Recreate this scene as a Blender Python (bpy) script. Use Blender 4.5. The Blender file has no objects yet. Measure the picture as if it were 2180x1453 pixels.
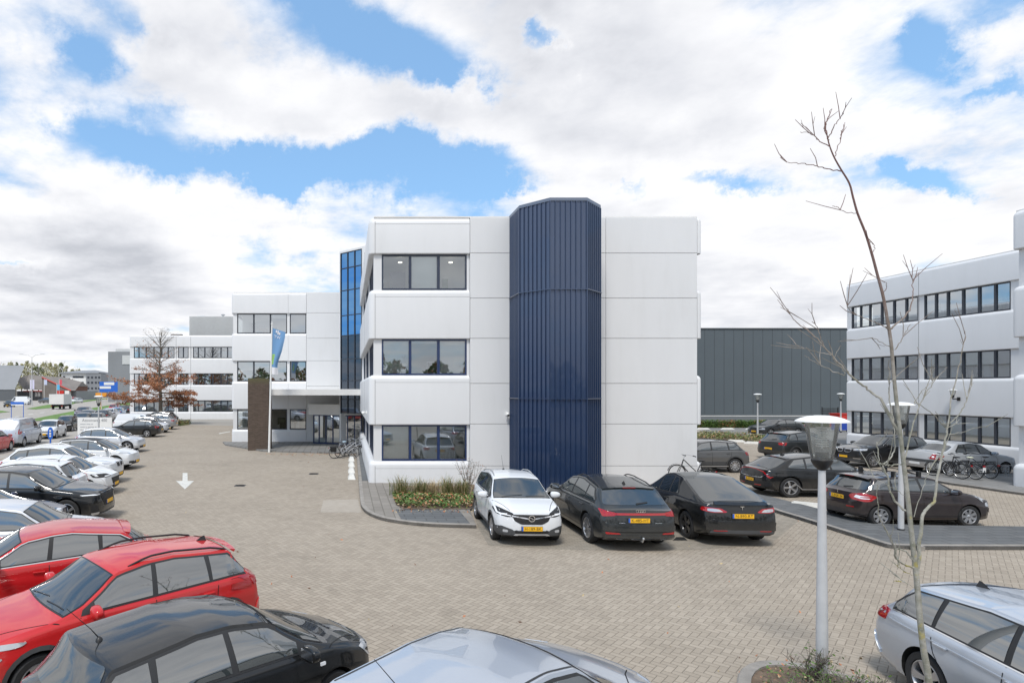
import bpy, bmesh, math, random
from mathutils import Vector, Matrix
from mathutils.bvhtree import BVHTree
R_ = math.radians
rnd = random.Random(7)
S = bpy.context.scene
C = S.collection

# ------------------------------------------------------------------ camera
CX, CY, F, H0 = 737.0, 828.0, 1290.0, 4.0     # photograph calibration (2180 x 1453)
cam_d = bpy.data.cameras.new('camera'); cam = bpy.data.objects.new('camera', cam_d); C.objects.link(cam)
cam.location = (0, 0, H0); cam.rotation_euler = (R_(90), 0, 0)
cam_d.sensor_width = 36.0; cam_d.lens = F / 2180 * 36
cam_d.shift_x = (1090 - CX) / 2180; cam_d.shift_y = (CY - 726.5) / 2180
cam_d.clip_start = 0.1; cam_d.clip_end = 3000
S.camera = cam
S.render.resolution_x = 1024; S.render.resolution_y = 682

def G(px, py, z=0.0):
    """photo pixel -> point on the horizontal plane z"""
    s = (py - CY) / (H0 - z)
    return Vector(((px - CX) / s, F / s, z))
def P(px, py, Y):
    """photo pixel at a known distance"""
    return Vector(((px - CX) * Y / F, Y, H0 + (CY - py) * Y / F))

# ------------------------------------------------------------------ node helpers
class NT:
    def __init__(s, nt): s.nt = nt
    def n(s, t, **kw):
        nd = s.nt.nodes.new(t)
        for k, v in kw.items():
            if k.startswith('_'): setattr(nd, k[1:], v)
        return nd
    def link(s, a, b): s.nt.links.new(a, b)
    def set(s, sock, v):
        if hasattr(v, 'is_output') or isinstance(v, bpy.types.NodeSocket): s.link(v, sock)
        else:
            try: sock.default_value = v
            except Exception: sock.default_value = (v, v, v)
    def m(s, op, a, b=0.0, c=0.0, clamp=False):
        nd = s.nt.nodes.new('ShaderNodeMath'); nd.operation = op; nd.use_clamp = clamp
        s.set(nd.inputs[0], a); s.set(nd.inputs[1], b)
        if op in ('MULTIPLY_ADD', 'WRAP', 'COMPARE'): s.set(nd.inputs[2], c)
        return nd.outputs[0]
    def mix(s, f, a, b, blend='MIX'):
        nd = s.nt.nodes.new('ShaderNodeMix'); nd.data_type = 'RGBA'; nd.blend_type = blend
        s.set(nd.inputs[0], f); s.setc(nd.inputs[6], a); s.setc(nd.inputs[7], b)
        return nd.outputs[2]
    def setc(s, sock, v):
        if isinstance(v, bpy.types.NodeSocket): s.link(v, sock)
        elif isinstance(v, (int, float)): sock.default_value = (v, v, v, 1)
        else: sock.default_value = (v[0], v[1], v[2], 1)
    def noise(s, vec, scale, detail=3.0, rough=0.5, dim='3D', dist=0.0):
        nd = s.nt.nodes.new('ShaderNodeTexNoise'); nd.noise_dimensions = dim
        if vec is not None: s.link(vec, nd.inputs['Vector'])
        nd.inputs['Scale'].default_value = scale; nd.inputs['Detail'].default_value = detail
        nd.inputs['Roughness'].default_value = rough; nd.inputs['Distortion'].default_value = dist
        return nd.outputs['Fac']
    def ramp(s, f, stops, interp='LINEAR'):
        nd = s.nt.nodes.new('ShaderNodeValToRGB'); nd.color_ramp.interpolation = interp
        cr = nd.color_ramp
        while len(cr.elements) < len(stops): cr.elements.new(0.5)
        for e, (p, c) in zip(cr.elements, stops):
            e.position = p; e.color = (c, c, c, 1) if isinstance(c, (int, float)) else (c[0], c[1], c[2], 1)
        s.link(f, nd.inputs[0]); return nd.outputs[0]
    def smooth(s, v, a, b):
        nd = s.nt.nodes.new('ShaderNodeMapRange'); nd.interpolation_type = 'SMOOTHSTEP'
        s.set(nd.inputs[0], v); nd.inputs[1].default_value = a; nd.inputs[2].default_value = b
        return nd.outputs[0]
    def comb(s, x, y, z):
        nd = s.nt.nodes.new('ShaderNodeCombineXYZ')
        s.set(nd.inputs[0], x); s.set(nd.inputs[1], y); s.set(nd.inputs[2], z); return nd.outputs[0]
    def sep(s, v):
        nd = s.nt.nodes.new('ShaderNodeSeparateXYZ'); s.link(v, nd.inputs[0]); return nd.outputs

# ------------------------------------------------------------------ world: Nishita sky and cumulus clouds
SUN_EL, SUN_AZ = 58.0, 205.0    # sun behind the camera and to the right (azimuth clockwise from +Y)
w = bpy.data.worlds.new('World'); S.world = w; w.use_nodes = True
t = NT(w.node_tree); w.node_tree.nodes.clear()
tc = t.n('ShaderNodeTexCoord'); d = tc.outputs['Generated']
dx, dy, dz = t.sep(d)
sky = t.n('ShaderNodeTexSky'); sky.sky_type = 'NISHITA'; sky.sun_disc = False
sky.sun_elevation = R_(SUN_EL); sky.sun_rotation = R_(SUN_AZ); sky.altitude = 0; sky.air_density = 1.2; sky.dust_density = 1.0; sky.ozone_density = 1.6
zc = t.m('ADD', t.m('MAXIMUM', dz, 0.0), 0.16)
u = t.m('DIVIDE', dx, zc); v = t.m('DIVIDE', dy, zc)
pl = t.comb(u, v, 0.37)
n1 = t.noise(pl, 1.15, 10.0, 0.62)
n2 = t.noise(pl, 0.42, 3.0, 0.5)
# gaps of blue and the big banks of cloud, placed in the sky by direction (u = x/y, v = z/y)
ay = t.m('MAXIMUM', t.m('ABSOLUTE', dy), 0.05)
gu = t.m('DIVIDE', dx, ay); gv = t.m('DIVIDE', dz, ay)
wob = t.m('SUBTRACT', t.noise(d, 4.2, 8.0, 0.66), 0.5)
gu = t.m('ADD', gu, t.m('MULTIPLY', wob, 0.42)); gv = t.m('ADD', gv, t.m('MULTIPLY', wob, -0.34))
def blob(px, py, rx, ry, ang, amp):
    cu, cv = (px - CX) / F, (CY - py) / F; a = R_(ang); rx /= F; ry /= F
    du = t.m('SUBTRACT', gu, cu); dv = t.m('SUBTRACT', gv, cv)
    p = t.m('DIVIDE', t.m('ADD', t.m('MULTIPLY', du, math.cos(a)), t.m('MULTIPLY', dv, math.sin(a))), rx)
    q = t.m('DIVIDE', t.m('SUBTRACT', t.m('MULTIPLY', dv, math.cos(a)), t.m('MULTIPLY', du, math.sin(a))), ry)
    e = t.m('EXPONENT', t.m('MULTIPLY', t.m('ADD', t.m('MULTIPLY', p, p), t.m('MULTIPLY', q, q)), -1.0))
    return t.m('MULTIPLY', e, amp)
cov = t.m('MULTIPLY_ADD', n2, 0.28, 0.36)
for a in [(760, 55, 190, 60, -22, -.42), (930, 140, 120, 55, -20, -.3), (880, 350, 225, 56, 0, -.42), (130, 240, 140, 60, -10, -.17), (420, 290, 110, 40, 0, -.12), (620, 385, 170, 34, -8, -.36), (290, 330, 130, 45, -18, -.28),
          (180, 105, 140, 42, -25, -.30), (310, 70, 90, 40, -30, -.2), (1170, 85, 50, 38, 10, -.36), (1925, 60, 62, 48, -40, -.36), (2080, 165, 110, 20, 12, -.14), (2110, 50, 130, 60, 10, .22), (40, 200, 120, 60, 0, .16), (20, 60, 70, 40, 0, .12),
          (1950, 370, 90, 26, -6, -.28), (1560, 400, 110, 30, 0, -.24), (1040, 400, 70, 60, 0, -.26), (1370, 420, 40, 50, 0, -.22), (30, 560, 90, 18, 0, -.28),
          (560, 210, 330, 110, -12, .22), (1000, 230, 220, 90, -20, .2), (1400, 220, 240, 170, 0, .3), (1300, 40, 180, 80, 0, .15), (250, 520, 300, 110, 5, .26), (600, 500, 170, 70, 0, .18),
          (1900, 300, 200, 60, 10, .16), (1750, 480, 330, 80, 0, .26), (100, 700, 500, 90, 0, .3), (1150, 430, 120, 25, 0, .1), (2100, 450, 200, 80, 0, .22), (1750, 640, 500, 80, 0, .3)]:
    cov = t.m('ADD', cov, blob(*a))
dens = t.m('ADD', cov, t.m('MULTIPLY', t.m('SUBTRACT', n1, 0.5), 1.25))
mask = t.smooth(dens, 0.34, 0.62)
# cloud shading: thick parts grey underneath, edges bright
n3 = t.noise(t.comb(t.m('ADD', u, 0.06), t.m('ADD', v, -0.10), 0.37), 1.15, 6.0, 0.55)
lit = t.m('MULTIPLY_ADD', t.m('SUBTRACT', n1, n3), 2.3, 0.66)
thick = t.smooth(t.m('ADD', dens, t.m('MULTIPLY', t.m('SUBTRACT', t.noise(pl, 0.9, 4.0, 0.5), 0.5), 1.6)), 0.55, 1.15)
low = t.smooth(gv, 0.24, 0.02)
shade = t.m('SUBTRACT', lit, t.m('ADD', t.m('MULTIPLY', thick, 0.42), t.m('MULTIPLY', t.m('MULTIPLY', low, t.m('GREATER_THAN', dy, 0.0)), t.m('MULTIPLY', thick, 0.05))), clamp=True)
ccol = t.ramp(shade, [(0.0, (0.54, 0.56, 0.61)), (0.3, (0.73, 0.745, 0.79)), (0.6, (0.90, 0.905, 0.93)), (1.0, (1.0, 1.0, 1.0))])
SKYS = 0.10
cc = t.mix(1.0, ccol, 1.0 / SKYS * 0.80, 'MULTIPLY')
blue = t.mix(1.0, sky.outputs[0], (0.72, 1.0, 1.22), 'MULTIPLY')
haz = t.smooth(dz, 0.0, 0.5)
blue = t.mix(t.m('MULTIPLY_ADD', haz, -0.15, 0.58), blue, (3.2, 5.5, 8.4))
col = t.mix(mask, blue, cc)
bg = t.n('ShaderNodeBackground'); bg.inputs['Strength'].default_value = SKYS
t.link(col, bg.inputs['Color']); wo = t.n('ShaderNodeOutputWorld'); t.link(bg.outputs[0], wo.inputs[0])
w.cycles.sampling_method = 'MANUAL'; w.cycles.sample_map_resolution = 512

sd = bpy.data.lights.new('sun', 'SUN'); sun = bpy.data.objects.new('sun', sd); C.objects.link(sun)
sd.energy = 2.1; sd.angle = R_(14); sd.color = (1.0, 0.96, 0.90)
az = R_(SUN_AZ); el = R_(SUN_EL)
sdir = Vector((math.sin(az) * math.cos(el), math.cos(az) * math.cos(el), math.sin(el)))
sun.rotation_euler = sdir.to_track_quat('Z', 'Y').to_euler()
S.view_settings.view_transform = 'Standard'; S.view_settings.look = 'None'; S.view_settings.gamma = 1; S.view_settings.exposure = 0.46
S.render.engine = 'CYCLES'
S.cycles.max_bounces = 8; S.cycles.transparent_max_bounces = 16

# ------------------------------------------------------------------ materials
MATS = {}
def mat(name, col, rough=0.6, metal=0.0, coat=0.0, var=0.0, vscale=3.0, ior=1.5, bump=0.0, bscale=40.0, emis=None):
    if name in MATS: return MATS[name]
    m = bpy.data.materials.new(name); m.use_nodes = True; MATS[name] = m
    t = NT(m.node_tree); b = m.node_tree.nodes['Principled BSDF']
    b.inputs['Base Color'].default_value = (*col, 1); b.inputs['Roughness'].default_value = rough
    b.inputs['Metallic'].default_value = metal; b.inputs['IOR'].default_value = ior
    if coat: b.inputs['Coat Weight'].default_value = coat; b.inputs['Coat Roughness'].default_value = 0.03
    if var or bump:
        tc = t.n('ShaderNodeTexCoord')
        if var:
            f = t.noise(tc.outputs['Object'], vscale, 5.0, 0.6)
            a = tuple(c * (1 - var) for c in col); c2 = tuple(min(1, c * (1 + var)) for c in col)
            t.link(t.ramp(f, [(0.3, a), (0.7, c2)]), b.inputs['Base Color'])
        if bump:
            bn = t.n('ShaderNodeBump'); bn.inputs['Strength'].default_value = bump; bn.inputs['Distance'].default_value = 0.02
            t.link(t.noise(tc.outputs['Object'], bscale, 4.0, 0.6), bn.inputs['Height']); t.link(bn.outputs[0], b.inputs['Normal'])
    if emis: b.inputs['Emission Color'].default_value = (*emis[:3], 1); b.inputs['Emission Strength'].default_value = emis[3]
    return m
def glassmat(name, tint, refl=(0.9, 0.95, 1.0), ior=1.55, base=0.03):
    """window glass: mirror reflection over a tinted see-through pane"""
    if name in MATS: return MATS[name]
    m = bpy.data.materials.new(name); m.use_nodes = True; MATS[name] = m; nt = m.node_tree; nt.nodes.clear(); t = NT(nt)
    fr = t.n('ShaderNodeFresnel'); fr.inputs[0].default_value = ior
    tr = t.n('ShaderNodeBsdfTransparent'); tr.inputs[0].default_value = (*tint, 1)
    gl = t.n('ShaderNodeBsdfGlossy'); gl.inputs['Color'].default_value = (*refl, 1); gl.inputs['Roughness'].default_value = 0.01
    mx = t.n('ShaderNodeMixShader'); t.link(t.m('ADD', fr.outputs[0], base, clamp=True), mx.inputs[0]); t.link(tr.outputs[0], mx.inputs[1]); t.link(gl.outputs[0], mx.inputs[2])
    o = t.n('ShaderNodeOutputMaterial'); t.link(mx.outputs[0], o.inputs[0]); return m
def paint(name, col, metal=0.0, rough=0.35):
    if name in MATS: return MATS[name]
    m = mat(name, col, 0.45 if not metal else rough, metal, 1.0)
    m.node_tree.nodes['Principled BSDF'].inputs['Specular IOR Level'].default_value = 0.15
    t = NT(m.node_tree); b = m.node_tree.nodes['Principled BSDF']; tc = t.n('ShaderNodeTexCoord')
    # road film: a little dust, more towards the sills
    z = t.sep(tc.outputs['Object'])[2]
    dirt = t.m('MULTIPLY', t.m('MULTIPLY_ADD', t.smooth(z, 0.75, 0.2), 0.20, 0.015), t.noise(tc.outputs['Object'], 4.0, 6.0, 0.65))
    t.link(t.mix(dirt, col, (0.30, 0.27, 0.23)), b.inputs['Base Color'])
    t.link(t.m('MULTIPLY_ADD', dirt, 0.25, 0.008), b.inputs['Coat Roughness'])
    return m

M = dict(
 white_panel=None,
 joint=mat('joint_dark', (0.10, 0.10, 0.10), 0.8),
 frame=mat('window_frame_blue', (0.022, 0.032, 0.062), 0.35, coat=0.3),
 frame_dark=mat('window_frame_dark', (0.035, 0.04, 0.052), 0.4),
 frame_navy=mat('window_frame_navy', (0.012, 0.03, 0.10), 0.35, coat=0.3),
 inner=mat('interior_wall', (0.62, 0.60, 0.54), 0.9, var=0.1, vscale=0.4),
 inner_dark=mat('interior_dark', (0.14, 0.13, 0.12), 0.9, var=0.3, vscale=0.5),
 blind=mat('blind_white', (0.78, 0.80, 0.78), 0.7),
 concrete=mat('concrete', (0.36, 0.34, 0.31), 0.9, var=0.2, vscale=2.5, bump=0.3),
 kerb=mat('kerb_concrete', (0.27, 0.25, 0.225), 0.9, var=0.22, vscale=3.0, bump=0.35),
 stop=mat('white_concrete', (0.62, 0.61, 0.57), 0.85, var=0.12, vscale=6.0, bump=0.3),
 worn=mat('worn_road_paint', (0.58, 0.57, 0.53), 0.85, var=0.2, vscale=7.0),
 white=mat('white_paint', (0.78, 0.78, 0.76), 0.5, var=0.05),
 offwhite=mat('off_white_metal', (0.70, 0.69, 0.67), 0.5, var=0.06, vscale=1.0),
 black=mat('black_plastic', (0.014, 0.014, 0.015), 0.45),
 trim=mat('dark_trim', (0.028, 0.029, 0.031), 0.55),
 clad=mat('dark_cladding', (0.055, 0.057, 0.06), 0.6, var=0.15),
 well=mat('wheel_well', (0.008, 0.008, 0.008), 0.95),
 tyre=mat('tyre_rubber', (0.022, 0.022, 0.023), 0.8, var=0.25, vscale=9.0),
 alloy=mat('alloy_silver', (0.50, 0.50, 0.51), 0.32, 0.8),
 alloy_dark=mat('alloy_black', (0.02, 0.02, 0.022), 0.35, 0.2, 0.4),
 chrome=mat('chrome', (0.75, 0.76, 0.78), 0.12, 1.0),
 satin=mat('satin_silver', (0.52, 0.53, 0.54), 0.35, 0.7),
 grey_pole=mat('grey_lacquered_pole', (0.50, 0.505, 0.51), 0.45, var=0.12, vscale=3.0),
 red=mat('red_lens', (0.36, 0.006, 0.008), 0.12, coat=1.0),
 lens=mat('clear_lens', (0.50, 0.52, 0.55), 0.08, coat=1.0, metal=0.3),
 drl=mat('white_light_strip', (0.85, 0.87, 0.9), 0.2),
 orange=mat('orange_lens', (0.6, 0.16, 0.02), 0.2, coat=1.0),
 plate=mat('yellow_plate', (0.86, 0.47, 0.015), 0.45),
 blue=mat('eu_blue', (0.03, 0.12, 0.50), 0.4),
 ink=mat('black_ink', (0.02, 0.018, 0.015), 0.6),
 grille=mat('grille_black', (0.012, 0.012, 0.013), 0.5, bump=0.8, bscale=60),
 sideglass=mat('car_side_glass', (0.03, 0.038, 0.038), 0.02, ior=3.1),
 carglass=mat('car_glass', (0.016, 0.022, 0.024), 0.015, coat=0.0, ior=2.35),
 soil=mat('soil', (0.16, 0.115, 0.08), 0.95, var=0.35, vscale=6.0, bump=0.6),
 green=mat('leaf_green', (0.085, 0.15, 0.028), 0.6, var=0.45, vscale=5.0),
 green2=mat('leaf_olive', (0.13, 0.155, 0.04), 0.65, var=0.45, vscale=4.0),
 straw=mat('dry_grass', (0.42, 0.33, 0.19), 0.8, var=0.35, vscale=6.0),
 rust=mat('leaf_rust', (0.33, 0.15, 0.07), 0.75, var=0.5, vscale=0.7),
 rust2=mat('leaf_red_orange', (0.44, 0.18, 0.085), 0.7, var=0.4, vscale=2.0),
 yellowleaf=mat('leaf_yellow_green', (0.42, 0.40, 0.22), 0.8, var=0.4, vscale=0.2),
 bark=mat('bark_grey', (0.16, 0.14, 0.115), 0.9, var=0.3, vscale=2.0),
 lightgrey=mat('light_grey_cladding', (0.52, 0.53, 0.53), 0.5, var=0.04),
 darkgrey=mat('dark_grey_wall', (0.11, 0.12, 0.13), 0.6, var=0.1, vscale=0.1),
 midgrey=mat('mid_grey_wall', (0.22, 0.23, 0.245), 0.6, var=0.1, vscale=0.1),
 rooft=mat('grey_roof_tiles', (0.20, 0.18, 0.165), 0.8, var=0.15, vscale=0.3),
 brick=mat('brown_brick', (0.17, 0.085, 0.06), 0.9, var=0.25, vscale=1.0),
 bin_blue=mat('blue_bin', (0.02, 0.07, 0.42), 0.5), bin_red=mat('red_container', (0.55, 0.03, 0.02), 0.5),
)
def panel_mat():
    m = mat('white_facade_panel', (0.74, 0.755, 0.775), 0.42)
    t = NT(m.node_tree); b = m.node_tree.nodes['Principled BSDF']; tc = t.n('ShaderNodeTexCoord')
    mp = t.n('ShaderNodeMapping'); mp.inputs['Scale'].default_value = (1.0, 1.0, 0.16); t.link(tc.outputs['Object'], mp.inputs[0])
    streak = t.noise(mp.outputs[0], 2.2, 6.0, 0.62); big = t.noise(tc.outputs['Object'], 0.35, 3.0, 0.5)
    f = t.m('MULTIPLY_ADD', streak, 0.6, t.m('MULTIPLY', big, 0.5))
    t.link(t.ramp(f, [(0.25, (0.64, 0.642, 0.642)), (0.5, (0.69, 0.694, 0.70)), (0.75, (0.712, 0.716, 0.723))]), b.inputs['Base Color'])
    return m
M['white_panel'] = panel_mat()

def pavers(name, bw, c1, c2, c3, mortar, rot=45.0, big=1.0, straight=False):
    """brick paving computed from position: herringbone (or running bond) of 2:1 bricks of width bw"""
    m = bpy.data.materials.new(name); m.use_nodes = True; MATS[name] = m; t = NT(m.node_tree)
    b = m.node_tree.nodes['Principled BSDF']; b.inputs['Roughness'].default_value = 0.88
    tc = t.n('ShaderNodeTexCoord'); mp = t.n('ShaderNodeMapping'); t.link(tc.outputs['Object'], mp.inputs[0])
    mp.inputs['Rotation'].default_value = (0, 0, R_(rot)); mp.inputs['Scale'].default_value = (1 / bw, 1 / bw, 1 / bw)
    x, y, _ = t.sep(mp.outputs[0])
    if straight:
        j = t.m('FLOOR', y); x2 = t.m('ADD', x, t.m('MULTIPLY', j, 1.0)); k = t.m('FLOOR', t.m('DIVIDE', x2, 2.0))
        uu = t.m('SUBTRACT', x2, t.m('MULTIPLY', k, 2.0)); vv = t.m('SUBTRACT', y, j); ida, idb = k, j
        dd = t.m('MINIMUM', t.m('MINIMUM', uu, t.m('SUBTRACT', 2.0, uu)), t.m('MINIMUM', vv, t.m('SUBTRACT', 1.0, vv)))
    else:
        i = t.m('FLOOR', x); j = t.m('FLOOR', y); fx = t.m('SUBTRACT', x, i); fy = t.m('SUBTRACT', y, j)
        k = t.m('FLOORED_MODULO', t.m('SUBTRACT', i, j), 4.0)
        hor = t.m('LESS_THAN', k, 1.5); k1 = t.m('COMPARE', k, 1.0, 0.1); k2 = t.m('COMPARE', k, 2.0, 0.1)
        nh = t.m('SUBTRACT', 1.0, hor)
        uu = t.m('ADD', t.m('MULTIPLY', hor, t.m('ADD', fx, k1)), t.m('MULTIPLY', nh, t.m('ADD', fy, k2)))
        vv = t.m('ADD', t.m('MULTIPLY', hor, fy), t.m('MULTIPLY', nh, fx))
        dd = t.m('MINIMUM', t.m('MINIMUM', uu, t.m('SUBTRACT', 2.0, uu)), t.m('MINIMUM', vv, t.m('SUBTRACT', 1.0, vv)))
        ida = t.m('SUBTRACT', i, k1); idb = t.m('SUBTRACT', j, k2)
    wn = t.n('ShaderNodeTexWhiteNoise'); wn.noise_dimensions = '3D'; t.link(t.comb(ida, idb, 0.5), wn.inputs[0])
    fine = t.noise(tc.outputs['Object'], 90.0, 3.0, 0.7); patch = t.noise(tc.outputs['Object'], 0.22, 6.0, 0.6)
    mid = t.noise(tc.outputs['Object'], 1.3, 5.0, 0.65)
    f = t.m('ADD', t.m('MULTIPLY', wn.outputs['Value'], 0.34), t.m('ADD', t.m('MULTIPLY', patch, 0.78), t.m('MULTIPLY_ADD', fine, 0.3, -0.2)))
    col = t.ramp(f, [(0.15, c1), (0.5, c2), (0.9, c3)])
    col = t.mix(t.m('MULTIPLY', t.smooth(mid, 0.52, 0.75), 0.35), col, tuple(0.72 * q for q in c1))
    oil = t.smooth(t.noise(tc.outputs['Object'], 0.9, 2.0, 0.4), 0.70, 0.80); col = t.mix(t.m('MULTIPLY', oil, 0.40), col, (0.12, 0.105, 0.09))
    e = t.smooth(t.m('ADD', dd, t.m('MULTIPLY', t.m('SUBTRACT', fine, 0.5), 0.05)), 0.015, 0.085)
    gap = t.m('MULTIPLY', t.m('SUBTRACT', 1.0, e), 0.72)
    t.link(t.mix(gap, col, mortar), b.inputs['Base Color'])
    bn = t.n('ShaderNodeBump'); bn.inputs['Strength'].default_value = 0.6; bn.inputs['Distance'].default_value = 0.008
    hgt = t.m('ADD', t.m('MULTIPLY', e, 0.9), t.m('ADD', t.m('MULTIPLY', wn.outputs['Value'], 0.25), t.m('MULTIPLY', fine, 0.25)))
    t.link(hgt, bn.inputs['Height']); t.link(bn.outputs[0], b.inputs['Normal'])
    return m
M['paving'] = pavers('clinker_paving', 0.108, (0.272, 0.231, 0.183), (0.336, 0.288, 0.230), (0.41, 0.354, 0.286), (0.138, 0.116, 0.088))
M['paving_light'] = pavers('new_clinker_paving', 0.108, (0.33, 0.29, 0.24), (0.38, 0.335, 0.28), (0.42, 0.375, 0.32), (0.29, 0.26, 0.22))
M['paving_bay'] = pavers('bay_paving', 0.108, (0.215, 0.188, 0.15), (0.275, 0.242, 0.196), (0.345, 0.305, 0.25), (0.12, 0.108, 0.09), rot=0.0, straight=True)
M['slabs'] = pavers('dark_slab_paving', 0.30, (0.085, 0.09, 0.095), (0.12, 0.125, 0.128), (0.16, 0.163, 0.163), (0.05, 0.05, 0.045), rot=0.0, straight=True)
M['slabs_beige'] = pavers('beige_slab_paving', 0.30, (0.19, 0.172, 0.15), (0.235, 0.215, 0.19), (0.29, 0.265, 0.235), (0.11, 0.10, 0.08), rot=90.0, straight=True)
M['slabs_grey'] = pavers('grey_slab_paving', 0.45, (0.17, 0.165, 0.155), (0.205, 0.2, 0.19), (0.25, 0.245, 0.235), (0.10, 0.095, 0.085), rot=90.0, straight=True)
M['asphalt'] = mat('asphalt_road', (0.35, 0.325, 0.29), 0.9, var=0.12, vscale=0.25, bump=0.2)
M['ground'] = mat('ground_base', (0.31, 0.29, 0.26), 0.9, var=0.12, vscale=0.1)
M['grass'] = mat('grass_blades', (0.10, 0.19, 0.03), 0.8, var=0.4, vscale=0.6)

# ------------------------------------------------------------------ mesh helpers
def tag(o, label=None, cat=None, group=None, kind=None):
    if label: o['label'] = label
    if cat: o['category'] = cat
    if group: o['group'] = group
    if kind: o['kind'] = kind
    return o
class MB:
    def __init__(s): s.v = []; s.f = []; s.mi = []; s.mats = []; s.sm = []
    def mid(s, m):
        if m not in s.mats: s.mats.append(m)
        return s.mats.index(m)
    def add(s, vs, fs, m, smooth=False, T=None):
        o = len(s.v); k = s.mid(m)
        s.v += [(T @ Vector(p)) if T else Vector(p) for p in vs]
        for f in fs: s.f.append([o + i for i in f]); s.mi.append(k); s.sm.append(smooth)
        return s
    def box(s, a, b, m, T=None, bev=0.0):
        x0, x1 = sorted((a[0], b[0])); y0, y1 = sorted((a[1], b[1])); z0, z1 = sorted((a[2], b[2]))
        if bev > 0:
            bm = bmesh.new(); bmesh.ops.create_cube(bm, size=1.0)
            for v in bm.verts: v.co = Vector((x0 + (v.co.x + .5) * (x1 - x0), y0 + (v.co.y + .5) * (y1 - y0), z0 + (v.co.z + .5) * (z1 - z0)))
            bmesh.ops.bevel(bm, geom=bm.edges[:], offset=bev, segments=2, affect='EDGES', profile=0.6)
            s.bm(bm, m, T); return s
        vs = [(x0, y0, z0), (x1, y0, z0), (x1, y1, z0), (x0, y1, z0), (x0, y0, z1), (x1, y0, z1), (x1, y1, z1), (x0, y1, z1)]
        fs = [(0, 3, 2, 1), (4, 5, 6, 7), (0, 1, 5, 4), (1, 2, 6, 5), (2, 3, 7, 6), (3, 0, 4, 7)]
        return s.add(vs, fs, m, False, T)
    def bm(s, bm, m, T=None, smooth=False):
        bm.verts.ensure_lookup_table(); bm.verts.index_update()
        s.add([v.co.copy() for v in bm.verts], [[v.index for v in f.verts] for f in bm.faces], m, smooth, T); bm.free(); return s
    def tube(s, pts, r, m, n=8, caps=True, T=None):
        pts = [Vector(p) for p in pts]; rs = r if isinstance(r, (list, tuple)) else [r] * len(pts)
        vs = []; fs = []; up = None
        for i, p in enumerate(pts):
            d = (pts[min(i + 1, len(pts) - 1)] - pts[max(i - 1, 0)]).normalized()
            if up is None: up = Vector((0, 0, 1)) if abs(d.z) < .9 else Vector((1, 0, 0))
            a = d.cross(up)
            if a.length < 1e-4: a = d.cross(Vector((0.3, 1, 0.2)))
            a.normalize(); b = d.cross(a).normalized(); up = -b if False else up
            for k in range(n):
                t_ = 2 * math.pi * k / n; vs.append(p + a * (math.cos(t_) * rs[i]) + b * (math.sin(t_) * rs[i]))
        for i in range(len(pts) - 1):
            for k in range(n):
                k2 = (k + 1) % n; fs.append((i * n + k, i * n + k2, (i + 1) * n + k2, (i + 1) * n + k))
        if caps: fs.append(list(range(n))[::-1]); fs.append([(len(pts) - 1) * n + k for k in range(n)])
        return s.add(vs, fs, m, True, T)
    def lathe(s, prof, m, n=24, T=None, smooth=True, close=False):
        """prof: list of (r, z) about the z axis"""
        vs = []; fs = []
        for (r, z) in prof:
            for k in range(n):
                a = 2 * math.pi * k / n; vs.append((r * math.cos(a), r * math.sin(a), z))
        L = len(prof)
        for i in range(L if close else L - 1):
            i2 = (i + 1) % L
            for k in range(n):
                k2 = (k + 1) % n; fs.append((i * n + k, i * n + k2, i2 * n + k2, i2 * n + k))
        return s.add(vs, fs, m, smooth, T)
    def prism(s, poly, z0, z1, m, T=None):
        n = len(poly); vs = [(p[0], p[1], z0) for p in poly] + [(p[0], p[1], z1) for p in poly]
        a = sum(poly[i][0] * poly[(i + 1) % n][1] - poly[(i + 1) % n][0] * poly[i][1] for i in range(n))
        idx = list(range(n))
        fs = [idx[::-1], [n + i for i in idx]] + [(i, (i + 1) % n, n + (i + 1) % n, n + i) for i in range(n)]
        if a < 0: fs = [f[::-1] for f in fs]
        return s.add(vs, fs, m, False, T)
    def build(s, name, parent=None, sharp=35.0):
        me = bpy.data.meshes.new(name); me.from_pydata([tuple(v) for v in s.v], [], s.f)
        for m in s.mats: me.materials.append(m)
        me.polygons.foreach_set('material_index', s.mi); me.polygons.foreach_set('use_smooth', s.sm)
        me.update()
        if any(s.sm): me.set_sharp_from_angle(angle=R_(sharp))
        o = bpy.data.objects.new(name, me); C.objects.link(o)
        if parent: o.parent = parent
        return o
def thing(name, label, cat, loc=(0, 0, 0), rz=0.0, group=None):
    o = bpy.data.objects.new(name, None); C.objects.link(o); o.location = loc; o.rotation_euler = (0, 0, rz)
    o.empty_display_size = 0.2
    return tag(o, label, cat, group)
def copy_tree(o, parent=None):
    c = o.copy(); C.objects.link(c); c.parent = parent
    for ch in o.children: copy_tree(ch, c)
    return c
def text_mb(mb, txt, size, m, T, align='CENTER', bold=0.0):
    cu = bpy.data.curves.new('txt', 'FONT'); cu.body = txt; cu.size = size; cu.align_x = align; cu.align_y = 'CENTER'; cu.offset = bold; cu.resolution_u = 2
    o = bpy.data.objects.new('txt', cu); C.objects.link(o)
    dg = bpy.context.evaluated_depsgraph_get(); me = bpy.data.meshes.new_from_object(o.evaluated_get(dg))
    mb.add([v.co.copy() for v in me.vertices], [list(p.vertices) for p in me.polygons], m, False, T)
    bpy.data.objects.remove(o); bpy.data.curves.remove(cu); bpy.data.meshes.remove(me)
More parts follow.
